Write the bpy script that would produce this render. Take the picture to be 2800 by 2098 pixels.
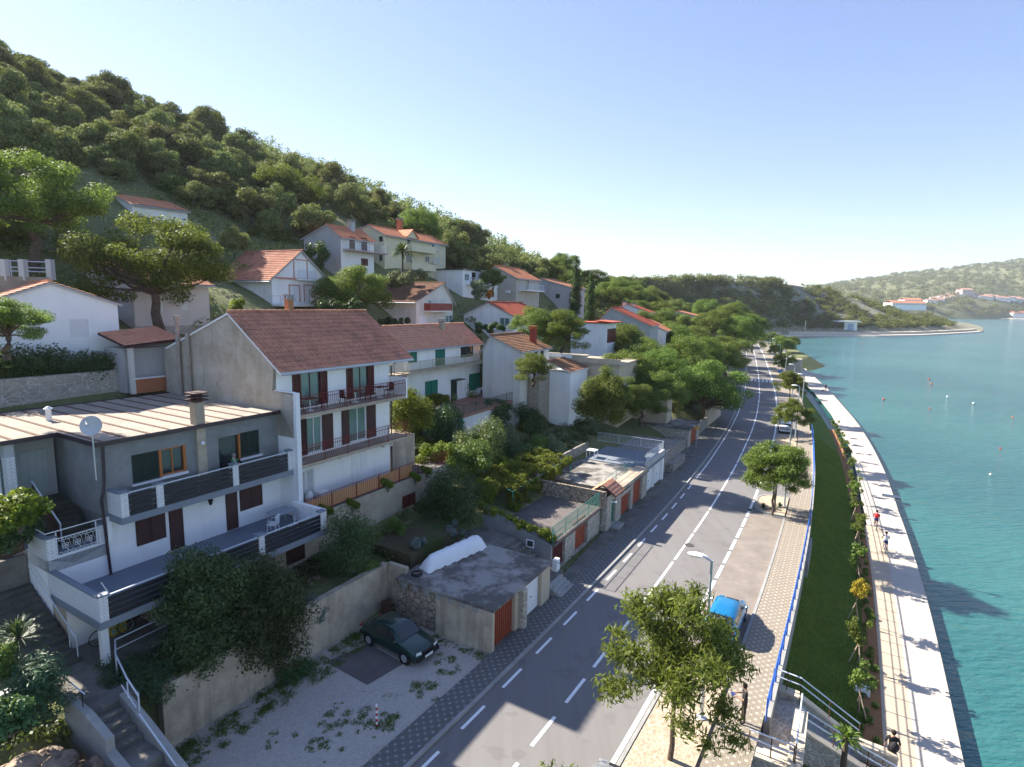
import bpy, math, random
import numpy as np
from mathutils import Vector, Matrix
for o in list(bpy.data.objects): bpy.data.objects.remove(o)
SC = bpy.context.scene; COL = SC.collection
PI = math.pi; R = math.radians
# ---------------------------------------------------------------- camera, sky, sun, exposure
H = 17.0; FPX = 1555.0; PITCH, ROLL = R(8.0), R(1.0)
_f = np.array([0, math.cos(PITCH), -math.sin(PITCH)]); _r = np.array([1., 0, 0]); _u = np.cross(_r, _f)
CR = math.cos(ROLL)*_r + math.sin(ROLL)*_u; CU = -math.sin(ROLL)*_r + math.cos(ROLL)*_u
cam = bpy.data.cameras.new('camera'); co = bpy.data.objects.new('camera', cam); COL.objects.link(co)
cam.sensor_width = 36; cam.lens = FPX/2800*36; cam.clip_start = 0.3; cam.clip_end = 12000
co.matrix_world = Matrix(((CR[0], CU[0], -_f[0], 0), (CR[1], CU[1], -_f[1], 0), (CR[2], CU[2], -_f[2], H), (0, 0, 0, 1)))
SC.camera = co
SUN_AZ, SUN_EL = -57.5, 35.5          # azimuth from +Y towards +X, degrees
w = bpy.data.worlds.new('World'); SC.world = w; w.use_nodes = True
nt = w.node_tree; bg = nt.nodes['Background']; sky = nt.nodes.new('ShaderNodeTexSky')
sky.sky_type = 'NISHITA'; sky.sun_disc = False; sky.sun_elevation = R(SUN_EL); sky.sun_rotation = R(SUN_AZ)
sky.air_density = 0.9; sky.dust_density = 0.1; sky.ozone_density = 1.5; sky.altitude = 0
gm = nt.nodes.new('ShaderNodeGamma'); gm.inputs[1].default_value = .68; hv = nt.nodes.new('ShaderNodeHueSaturation'); hv.inputs['Hue'].default_value = .518; hv.inputs['Saturation'].default_value = 1.28
nt.links.new(sky.outputs[0], gm.inputs[0]); nt.links.new(gm.outputs[0], hv.inputs['Color']); nt.links.new(hv.outputs[0], bg.inputs[0]); bg.inputs[1].default_value = 0.086
sl = bpy.data.lights.new('sun', 'SUN'); so = bpy.data.objects.new('sun', sl); COL.objects.link(so)
sl.energy = 3.6; sl.angle = R(0.5); sl.color = (1, .92, .8)
sd = Vector((math.sin(R(SUN_AZ))*math.cos(R(SUN_EL)), math.cos(R(SUN_AZ))*math.cos(R(SUN_EL)), math.sin(R(SUN_EL))))
so.rotation_euler = sd.to_track_quat('Z', 'Y').to_euler(); so.location = (0, 0, 100)
SC.view_settings.view_transform = 'Standard'; SC.view_settings.look = 'None'; SC.view_settings.gamma = 1
SC.view_settings.exposure = 2.15
# ---------------------------------------------------------------- picture <-> world (photo pixels 2800x2098)
CAMP = np.array([0, 0, H])
def ray(px, py): return (px-1400)/FPX*CR - (py-1049)/FPX*CU + _f
def G(p, z=0.): d = ray(*p); return CAMP + d*((z-H)/d[2])
def at(p, D): d = ray(*p); return CAMP + d*(D/d[1])
class Fr:                                     # a wall-aligned frame: n = out of the facade, s = along it
    def __init__(s, ang, o=(0, 0, 0)):
        a = R(ang); s.a = ang; s.u = np.array([math.sin(a), math.cos(a), 0]); s.n = np.array([math.cos(a), -math.sin(a), 0]); s.o = np.array(o, float)
    def w(s, n, t, z): p = s.o + s.n*n + s.u*t; return np.array([p[0], p[1], s.o[2]+z])
    def c(s, p): q = p-s.o; return (float(q@s.n), float(q@s.u), float(q[2]))
    def hn(s, p, n=0.): d = ray(*p); k = (n-(CAMP-s.o)@s.n)/(d@s.n); return s.c(CAMP+d*k)
    def hs(s, p, t=0.): d = ray(*p); k = (t-(CAMP-s.o)@s.u)/(d@s.u); return s.c(CAMP+d*k)
    def hz(s, p, z=0.): return s.c(G(p, z+s.o[2]))
AF = Fr(30.3)
W = AF.w
def Z(x0, y0, k): return lambda x, y: (x0+x*k, y0+y*k)
z1 = Z(0, 1000, .3621); z2 = Z(0, 1500, .3617); z3 = Z(600, 1400, .4521); z4 = Z(1500, 1400, .5877); z5 = Z(400, 800, .3621); z6 = Z(1000, 800, .3621); z7 = Z(1700, 800, .2716)
y1 = Z(0, 500, .3617); y2 = Z(600, 560, .3617); y3 = Z(1300, 650, .3165); y4 = Z(1900, 650, .4069); y5 = Z(1000, 1100, .4069); y6 = Z(1900, 900, .4225); zb = Z(2200, 1350, .4515)
_rs = [-60, 0, 19, 24, 36, 44, 50, 64, 83, 98, 121, 157, 221, 300, 340]
_rn = [-10.5, -7., -6.1, -5.95, -5.73, -5.7, -5.72, -6.1, -7.13, -8.35, -10.8, -15.6, -24.8, -37, -45]
def RN(s): return float(np.interp(s, _rs, _rn))
# smooth it
_gs = np.arange(-60, 341, 1.0); _gn = np.interp(_gs, _rs, _rn); _k = np.hanning(21); _k /= _k.sum()
_gp = np.concatenate([_gn[:1]+(_gn[0]-_gn[1])*np.arange(10, 0, -1), _gn, _gn[-1]+(_gn[-1]-_gn[-2])*np.arange(1, 11)]); _gm = np.convolve(_gp, _k, 'valid')
def RN(s): return float(np.interp(s, _gs, _gm))
# ---------------------------------------------------------------- materials
MATS = {}
class NT:
    def __init__(s, name):
        s.m = bpy.data.materials.new(name); s.m.use_nodes = True; s.t = s.m.node_tree; s.b = s.t.nodes['Principled BSDF']; s.out = s.t.nodes['Material Output']
        s.tc = s.t.nodes.new('ShaderNodeTexCoord')
    def n(s, typ, **k):
        x = s.t.nodes.new('ShaderNode'+typ)
        for a, b in k.items(): setattr(x, a, b)
        return x
    def l(s, a, b): s.t.links.new(a, b)
    def val(s, x, v):
        if isinstance(v, (int, float)): x.default_value = v
        elif isinstance(v, tuple): x.default_value = v if len(v) != 3 or x.type == 'VECTOR' else (*v, 1)
        else: s.l(v, x)
    def noise(s, sc, det=4, rough=.55, co='Object', vec=None, scl=None):
        x = s.n('TexNoise'); x.inputs['Scale'].default_value = sc; x.inputs['Detail'].default_value = det; x.inputs['Roughness'].default_value = rough
        v = vec or s.tc.outputs[co]
        if scl: m = s.n('Mapping'); m.inputs['Scale'].default_value = scl; s.l(v, m.inputs[0]); v = m.outputs[0]
        s.l(v, x.inputs['Vector']); return x.outputs['Fac']
    def vor(s, sc, feat='F1', co='UV', vec=None, scl=None):
        x = s.n('TexVoronoi', feature=feat); x.inputs['Scale'].default_value = sc
        v = vec or s.tc.outputs[co]
        if scl: m = s.n('Mapping'); m.inputs['Scale'].default_value = scl; s.l(v, m.inputs[0]); v = m.outputs[0]
        s.l(v, x.inputs['Vector']); return x
    def ramp(s, f, *st):
        x = s.n('ValToRGB'); e = x.color_ramp.elements
        while len(e) < len(st): e.new(.5)
        for i, (p, c) in enumerate(st): e[i].position = p; e[i].color = (*c, 1) if len(c) == 3 else c
        s.l(f, x.inputs[0]); return x.outputs[0]
    def mix(s, f, a, b, bt='MIX'):
        x = s.n('Mix', data_type='RGBA', blend_type=bt); s.val(x.inputs[0], f); s.val(x.inputs[6], a); s.val(x.inputs[7], b); return x.outputs[2]
    def math(s, op, a, b=0., c=0.):
        x = s.n('Math', operation=op); s.val(x.inputs[0], a); s.val(x.inputs[1], b); s.val(x.inputs[2], c); return x.outputs[0]
    def sep(s, co='UV'):
        x = s.n('SeparateXYZ'); s.l(s.tc.outputs[co], x.inputs[0]); return x.outputs
    def bump(s, h, st=.3, d=.02):
        x = s.n('Bump'); x.inputs['Strength'].default_value = st; x.inputs['Distance'].default_value = d; s.l(h, x.inputs['Height']); s.l(x.outputs[0], s.b.inputs['Normal'])
    def fin(s, col, rough=.85, spec=.25, metal=0.):
        s.val(s.b.inputs['Base Color'], col); s.val(s.b.inputs['Roughness'], rough); s.b.inputs['Specular IOR Level'].default_value = spec; s.b.inputs['Metallic'].default_value = metal
        MATS[s.m.name] = s.m; return s.m
def sc3(c, k): return tuple(min(1., x*k) for x in c)
def m_paint(name, c, rough=.6, spec=.3, metal=0., var=.12):
    t = NT(name); f = t.noise(3, 3); return t.fin(t.mix(f, sc3(c, 1-var), sc3(c, 1+var)), rough, spec, metal)
def m_plaster(name, c, dirt=.5, dc=(.25, .22, .18)):
    t = NT(name); f = t.noise(1.1, 6, .6); g = t.noise(.9, 5, .6, scl=(1, 1, .18)); k = t.noise(25, 2)
    a = t.mix(f, sc3(c, .93), sc3(c, 1.05)); a = t.mix(t.ramp(g, (.52, (0, 0, 0)), (.8, (dirt,)*3)), a, dc); t.bump(k, .25, .01); return t.fin(a, .9, .15)
def m_conc(name, c, d, sc=.8, streak=.5, lo=.4, hi=.62):
    t = NT(name); f = t.noise(sc, 8, .68); g = t.noise(1.6, 6, .65, scl=(1, 1, .1)); k = t.noise(14, 5, .7)
    a = t.mix(t.ramp(f, (lo, (0, 0, 0)), (hi, (1, 1, 1))), d, c); a = t.mix(t.ramp(g, (.5, (0, 0, 0)), (.72, (streak,)*3)), a, sc3(d, .6)); a = t.mix(.35, a, t.mix(k, sc3(d, .8), sc3(c, 1.15)))
    t.bump(k, .5, .02); return t.fin(a, .93, .15)
def m_roof(name, c1, c2, lich=.4, lc=(.06, .045, .035), tw=.24, th=.36, sc=1.2):
    t = NT(name); x, y, _ = t.sep()
    cx = t.math('FLOOR', t.math('DIVIDE', x, tw)); cy = t.math('FLOOR', t.math('DIVIDE', y, th)); cb = t.n('CombineXYZ'); t.l(cx, cb.inputs[0]); t.l(cy, cb.inputs[1])
    wn = t.n('TexWhiteNoise'); t.l(cb.outputs[0], wn.inputs['Vector']); f = t.noise(sc, 6, .65)
    a = t.mix(wn.outputs['Value'], c1, c2); a = t.mix(t.ramp(f, (.45, (0, 0, 0)), (.75, (lich,)*3)), a, lc)
    pat = t.noise(5, 3, .6); a = t.mix(t.ramp(pat, (.5, (0, 0, 0)), (.8, (lich*.7,)*3)), a, lc)
    fy = t.math('FRACT', t.math('DIVIDE', y, th)); a = t.mix(t.ramp(fy, (0, (.7, .7, .7)), (.12, (0, 0, 0)), (1, (0, 0, 0))), a, sc3(c1, .35)); return t.fin(a, .85, .2)
def m_stone(name, c1, c2, mc, sc=3.2, mw=.05, scl=(1, 1.4, 1), bst=.8):
    t = NT(name); n = t.noise(4, 2, co='UV'); mp = t.n('Mapping'); mp.inputs['Scale'].default_value = scl; t.l(t.tc.outputs['UV'], mp.inputs[0])
    ad = t.n('VectorMath', operation='ADD'); t.l(mp.outputs[0], ad.inputs[0]); sm = t.n('VectorMath', operation='SCALE'); t.l(n, sm.inputs[0]); sm.inputs['Scale'].default_value = .25; t.l(sm.outputs[0], ad.inputs[1])
    e = t.vor(sc, 'DISTANCE_TO_EDGE', vec=ad.outputs[0]).outputs['Distance']; cc = t.vor(sc, 'F1', vec=ad.outputs[0]).outputs['Color']
    sp = t.n('SeparateXYZ'); t.l(cc, sp.inputs[0]); a = t.mix(sp.outputs[0], c1, c2); k = t.noise(9, 4, co='UV'); a = t.mix(.35, a, t.mix(k, sc3(c1, .6), sc3(c2, 1.2)))
    er = t.ramp(e, (mw*.4, (1, 1, 1)), (mw, (0, 0, 0))); a = t.mix(er, a, mc); t.bump(t.ramp(e, (0, (0, 0, 0)), (.15, (1, 1, 1))), bst, .05); return t.fin(a, .9, .2)
def m_brick(name, c1, c2, mc, bw=.3, bh=.075, ms=.008):
    t = NT(name); b = t.n('TexBrick'); t.l(t.tc.outputs['UV'], b.inputs['Vector'])
    for i, v in ((1, c1), (2, c2), (3, mc)): b.inputs[i].default_value = (*v, 1)
    b.inputs['Scale'].default_value = 1; b.inputs['Mortar Size'].default_value = ms; b.inputs['Brick Width'].default_value = bw; b.inputs['Row Height'].default_value = bh
    t.bump(b.outputs['Fac'], -.6, .01); return t.fin(b.outputs['Color'], .85, .2)
def m_leaf(name, c1, c2, c3, tr=.3, rough=.5, br=0.):
    tr += .12
    t = NT(name); g = t.n('NewGeometry'); oi = t.n('ObjectInfo'); f = t.noise(.7, 3)
    a = t.ramp(g.outputs['Random Per Island'], (0, c1), (.6, c2), (1, c3)); hs = t.n('HueSaturation')
    t.l(t.math('MULTIPLY_ADD', oi.outputs['Random'], .05, .475), hs.inputs['Hue']); t.l(t.math('MULTIPLY_ADD', t.math('ADD', oi.outputs['Random'], f), .55, .5), hs.inputs['Value']); t.l(a, hs.inputs['Color'])
    col = hs.outputs[0]
    if br: col = t.mix(t.math('MULTIPLY', t.math('GREATER_THAN', oi.outputs['Random'], 1-br), .6), col, (.12, .06, .03))
    t.fin(col, rough, .25); tb = t.n('BsdfTranslucent'); t.l(t.mix(.5, col, (.16, .22, .02)), tb.inputs[0]); ms = t.n('MixShader'); ms.inputs[0].default_value = tr
    t.l(t.b.outputs[0], ms.inputs[1]); t.l(tb.outputs[0], ms.inputs[2]); t.l(ms.outputs[0], t.out.inputs['Surface']); return t.m
white = m_plaster('white_plaster', (.86, .86, .85), .22)
white2 = m_plaster('old_white_plaster', (.68, .67, .63), .35)
cream = m_plaster('cream_plaster', (.68, .62, .44), .1)
pinkw = m_plaster('pink_white_plaster', (.66, .6, .58), .25)
grey_pl = m_conc('grey_render', (.26, .27, .27), (.19, .2, .2), 1.3, .15)
greyw = m_plaster('grey_white_plaster', (.45, .45, .45), .4)
beige = m_plaster('beige_plaster', (.5, .42, .32), .35)
gable_m = m_conc('weathered_gable_render', (.56, .52, .46), (.3, .26, .19), .75, .45, .36, .66)
conc = m_conc('stained_concrete', (.56, .48, .37), (.3, .25, .19), .9, .95, .35, .6)
conc_w = m_conc('pale_stained_concrete', (.5, .44, .35), (.34, .28, .21), .6, .45)
conc_roof = m_conc('blotchy_concrete_roof', (.36, .34, .31), (.07, .062, .055), .55, .2, .44, .56)
conc_dark = m_conc('dark_concrete_terrace', (.17, .15, .14), (.1, .09, .085), .7, .1)
conc_st = m_conc('step_concrete', (.22, .21, .19), (.11, .105, .09), 1.2, .3)
conc_cap = m_conc('cap_concrete', (.36, .36, .34), (.26, .26, .25), 1., .2)
slabgrey = m_paint('slab_grey', (.2, .23, .27)); floor_gr = m_paint('terrace_grey_blue', (.17, .2, .25), .6)
roofB = m_roof('old_red_tiles', (.6, .27, .17), (.44, .19, .12), .6, sc=.9)
roofC = m_roof('orange_tiles', (.66, .33, .21), (.52, .24, .15), .35, (.15, .1, .07))
roofD = m_roof('brown_tiles', (.36, .19, .1), (.2, .1, .06), .75, (.05, .04, .03))
roofO = m_roof('bright_orange_tiles', (.62, .26, .14), (.5, .2, .11), .15)
roofR = m_roof('red_tiles', (.5, .12, .07), (.36, .09, .05), .3)
roofL = m_roof('brown_faded_tiles', (.3, .16, .1), (.2, .11, .075), .6)
stoneG = m_stone('pale_rubble_stone', (.68, .63, .54), (.4, .36, .3), (.3, .27, .23), 3.6, .07)
stoneW = m_stone('dry_stone', (.52, .49, .44), (.3, .28, .25), (.07, .06, .05), 4.2, .08)
stoneB = m_stone('brown_rubble', (.48, .4, .31), (.27, .22, .17), (.12, .1, .08), 2.6, .07)
stoneP = m_stone('web_stone', (.5, .45, .4), (.36, .32, .27), (.62, .6, .56), 2.6, .06)
stoneC = m_stone('cut_stone', (.5, .44, .35), (.36, .32, .26), (.26, .23, .2), 4, .05, (.6, 1.6, 1))
brickW = m_brick('white_brick', (.78, .78, .78), (.7, .7, .71), (.3, .32, .36)); brickR = m_brick('red_brick', (.5, .17, .07), (.42, .14, .06), (.3, .2, .15), .25, .07)
wood_dk = m_paint('dark_board', (.018, .02, .028), .45, .4, 0, .4); wood_br = m_paint('brown_board', (.085, .045, .032), .6); wood_or = m_paint('orange_wood', (.4, .14, .04), .5)
brown = m_paint('brown_shutter', (.065, .03, .028), .6); brownred = m_paint('dark_red_shutter', (.11, .025, .02), .6); green = m_paint('green_shutter', (.01, .16, .11), .55); green_dk = m_paint('dark_green_shutter', (.015, .035, .03), .5)
whitep = m_paint('white_paint', (.78, .79, .8), .5, .3, 0, .03); rust = m_paint('rust_door', (.3, .07, .035), .6, .3, 0, .3); dkred = m_paint('maroon_door', (.13, .035, .03), .6); redrail = m_paint('red_rail', (.2, .025, .025), .5)
salmon = m_paint('salmon_trim', (.55, .22, .17), .6); steel = m_paint('galvanised_steel', (.5, .52, .54), .4, .5, .5); steel_w = m_paint('pale_rail', (.6, .65, .72), .4, .4, .2); blue = m_paint('blue_rail', (.02, .1, .42), .45, .4)
teal = m_paint('teal_rail', (.04, .2, .17), .5); mattb = m_paint('orange_panel', (.55, .3, .14), .7); black = m_paint('black_rubber', (.015, .015, .017), .7); ironb = m_paint('black_iron', (.02, .02, .022), .5, .4, .3)
gutter = m_paint('brown_gutter', (.035, .02, .03), .4, .5); plast = m_paint('white_plastic', (.8, .8, .8), .35, .5, 0, .03); yel = m_paint('yellow_plastic', (.55, .42, .02), .5); redp = m_paint('red_paint', (.5, .02, .03), .5)
orange = m_paint('orange_float', (.75, .13, .04), .4); glass_curt = m_paint('curtain_green', (.18, .32, .28), .2, .6); glass_dk = m_paint('dark_glass', (.02, .026, .03), .08, .8); rubber = black
def m_glass(name, c):
    t = NT(name); return t.fin(c, .05, 1.)
pane = m_glass('window_pane', (.03, .04, .045)); pane_c = m_glass('curtained_pane', (.13, .22, .2)); cglass = m_glass('car_glass', (.012, .016, .018)); frosted = m_glass('frosted_glass', (.25, .29, .31))
bark = m_conc('pine_bark', (.16, .12, .09), (.07, .055, .045), 6, .3); bark_g = m_conc('grey_bark', (.2, .17, .14), (.12, .1, .085), 6, .3)
leaf_pine = m_leaf('pine_needles', (0.055, 0.094, 0.022), (0.132, 0.198, 0.039), (0.264, 0.319, 0.077), .38, .6)
leaf_far = m_leaf('woodland_leaves', (0.079, 0.113, 0.040), (0.198, 0.224, 0.073), (0.330, 0.330, 0.132), .25, .7, .1)
leaf_sp = m_leaf('spit_leaves', (.07, .1, .035), (.17, .2, .06), (.27, .28, .11), .3, .7)
leaf_st = m_leaf('street_tree_leaves', (.07, .11, .02), (.14, .19, .035), (.25, .29, .08), .4)
leaf_dk = m_leaf('dark_shrub_leaves', (0.029, 0.060, 0.023), (0.058, 0.114, 0.040), (0.114, 0.195, 0.069), .15, .4)
leaf_ro = m_leaf('rosemary_leaves', (0.025, 0.060, 0.030), (0.051, 0.111, 0.051), (0.085, 0.169, 0.075), .15)
leaf_vi = m_leaf('vine_leaves', (0.060, 0.102, 0.012), (0.156, 0.204, 0.022), (0.312, 0.324, 0.048), .35)
leaf_ol = m_leaf('olive_leaves', (0.093, 0.132, 0.070), (0.186, 0.233, 0.124), (0.342, 0.389, 0.217), .2)
leaf_si = m_leaf('silver_leaves', (0.077, 0.110, 0.099), (0.154, 0.198, 0.187), (0.242, 0.286, 0.275), .15); leaf_ye = m_leaf('yellow_leaves', (0.330, 0.242, 0.022), (0.495, 0.352, 0.033), (0.330, 0.330, 0.055), .35); leaf_or = m_leaf('orange_flower', (0.440, 0.110, 0.033), (0.550, 0.176, 0.055), (0.220, 0.165, 0.044), .3)
leaf_cy = m_leaf('cypress_leaves', (0.017, 0.042, 0.011), (0.042, 0.077, 0.020), (0.077, 0.119, 0.028), .15, .7); leaf_ag = m_leaf('yucca_leaves', (0.033, 0.066, 0.039), (0.066, 0.110, 0.066), (0.110, 0.165, 0.099), .15); leaf_gr = m_leaf('weeds', (0.06, 0.12, 0.02), (0.12, 0.2, 0.04), (0.168, 0.182, 0.056), .2)
def m_asph():
    t = NT('asphalt'); f = t.noise(.25, 6, .6); g = t.noise(60, 2); tr = t.n('Mapping'); tr.inputs['Rotation'].default_value = (0, 0, R(30)); tr.inputs['Scale'].default_value = (1.1, .02, 1); t.l(t.tc.outputs['Object'], tr.inputs[0]); ln = t.noise(1.3, 3, .6, vec=tr.outputs[0]); a = t.mix(f, (.15, .147, .147), (.2, .196, .193)); a = t.mix(t.ramp(ln, (.45, (0, 0, 0)), (.7, (.45,)*3)), a, (.11, .1, .098)); a = t.mix(.3, a, t.mix(g, (.11, .1, .095), (.28, .26, .245)))
    p = t.noise(.8, 2, .5, scl=(1, 1, 1)); a = t.mix(t.ramp(p, (.62, (0, 0, 0)), (.64, (.18,)*3)), a, (.07, .065, .06)); t.bump(g, .3, .01); return t.fin(a, .85, .25)
asph = m_asph()
def m_asph2():
    t = NT('bay_asphalt'); f = t.noise(.7, 7, .7); g = t.noise(60, 2); a = t.mix(t.ramp(f, (.35, (0, 0, 0)), (.65, (1, 1, 1))), (.19, .165, .145), (.29, .25, .215)); a = t.mix(.25, a, t.mix(g, (.08, .07, .06), (.22, .2, .18))); return t.fin(a, .85, .25)
asph2 = m_asph2()
def m_paver(name, c, dot):
    t = NT(name); x, y, _ = t.sep()
    def cell(k, off=0.): return t.math('ABSOLUTE', t.math('SUBTRACT', t.math('FRACT', t.math('ADD', t.math('DIVIDE', k, .42), off)), .5))
    dx = cell(x); dy = cell(y); d = t.math('MAXIMUM', dx, dy); dd = t.math('LESS_THAN', d, .13)
    dx2 = cell(x, .5); dy2 = cell(y, .5); d2 = t.math('LESS_THAN', t.math('MAXIMUM', dx2, dy2), .13); fx = t.math('GREATER_THAN', dx, .475); fy = t.math('GREATER_THAN', dy, .475)
    f = t.noise(1.2, 6, .6); a = t.mix(f, sc3(c, .75), sc3(c, 1.2)); a = t.mix(t.math('MAXIMUM', dd, d2), a, dot); a = t.mix(t.math('MULTIPLY', t.math('MAXIMUM', fx, fy), .6), a, sc3(c, .4)); k = t.noise(20, 2); a = t.mix(.2, a, t.mix(k, sc3(c, .6), sc3(c, 1.4))); return t.fin(a, .85, .25)
paver_g = m_paver('grey_paver', (.13, .13, .125), (.3, .3, .29)); paver_b = m_paver('beige_paver', (.25, .215, .17), (.5, .45, .37))
def m_gravel(name, c1, c2, sc=18, gr=None, lo=.55):
    t = NT(name); v_ = t.vor(sc, 'F1', 'Object'); sp = t.n('SeparateXYZ'); t.l(v_.outputs['Color'], sp.inputs[0]); a = t.mix(sp.outputs[0], c1, c2); f = t.noise(.35, 6, .6); a = t.mix(.4, a, t.mix(f, sc3(c1, .8), sc3(c2, 1.1)))
    if gr: g = t.noise(.5, 9, .75); a = t.mix(t.ramp(g, (lo, (0, 0, 0)), (lo+.06, (1, 1, 1))), a, gr)
    t.bump(v_.outputs['Distance'], .5, .03); return t.fin(a, .95, .15)
lot_m = m_gravel('pale_gravel', (.5, .46, .41), (.36, .33, .29), 14, (.09, .11, .05), .6)
pebble = m_gravel('beige_pebbles', (.55, .47, .36), (.3, .23, .16), 9)
soil = m_gravel('orange_soil', (.36, .18, .08), (.24, .12, .06), 12)
hillm = m_gravel('hill_ground', (.2, .19, .1), (.11, .14, .05), 3, (.38, .35, .31), .6)
rockm = m_gravel('limestone_scree', (.36, .33, .28), (.26, .24, .2), .6, (.15, .16, .08), .47)
rock_c = m_conc('broken_rock', (.4, .32, .24), (.14, .1, .075), 2.2, .1)
beach = m_gravel('shore_stones', (.62, .56, .46), (.45, .4, .33), 1.5)
def m_grass():
    t = NT('lawn'); f = t.noise(.5, 6, .65); g = t.noise(14, 3, .7); a = t.ramp(f, (.3, (.07, .13, .03)), (.55, (.12, .19, .045)), (.75, (.19, .21, .07))); a = t.mix(.4, a, t.mix(g, (.02, .045, .008), (.12, .17, .03))); t.bump(g, 1., .06); return t.fin(a, .95, .1)
leaf_blade = m_leaf('grass_blade', (0.135, 0.255, 0.053), (0.225, 0.375, 0.075), (0.375, 0.450, 0.120), .3)
grass = m_grass()
def m_deck():
    t = NT('grooved_deck'); x, y, _ = t.sep(); f = t.noise(1, 5); a = t.mix(f, (.42, .35, .26), (.52, .43, .33)); g = t.math('LESS_THAN', t.math('FRACT', t.math('DIVIDE', x, .2)), .22); a = t.mix(t.math('MULTIPLY', g, .55), a, (.25, .19, .13)); return t.fin(a, .8, .2)
deck = m_deck()
def m_quay():
    t = NT('quay_concrete'); x, y, _ = t.sep(); f = t.noise(.3, 7, .6); a = t.mix(f, (.4, .36, .31), (.52, .47, .41)); g = t.math('LESS_THAN', t.math('FRACT', t.math('DIVIDE', x, 4.6)), .012); a = t.mix(t.math('MULTIPLY', g, .6), a, (.25, .22, .19)); k = t.noise(2.5, 5, .7); a = t.mix(t.ramp(k, (.55, (0, 0, 0)), (.75, (.3,)*3)), a, (.42, .37, .3)); return t.fin(a, .85, .2)
quay = m_quay()
def m_sea():
    t = NT('sea_water'); mp = t.n('Mapping'); mp.inputs['Rotation'].default_value = (0, 0, R(-12)); mp.inputs['Scale'].default_value = (.55, 1.5, 1); t.l(t.tc.outputs['Object'], mp.inputs[0])
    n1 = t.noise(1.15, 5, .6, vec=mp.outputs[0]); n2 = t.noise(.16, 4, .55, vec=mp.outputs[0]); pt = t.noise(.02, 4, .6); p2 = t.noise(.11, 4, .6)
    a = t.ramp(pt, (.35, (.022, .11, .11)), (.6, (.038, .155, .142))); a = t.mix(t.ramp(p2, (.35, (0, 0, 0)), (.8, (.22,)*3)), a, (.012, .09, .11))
    h = t.math('ADD', n1, t.math('MULTIPLY', n2, 1.5)); t.bump(h, .9, .28); return t.fin(a, .12, .5)
sea = m_sea()
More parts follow.
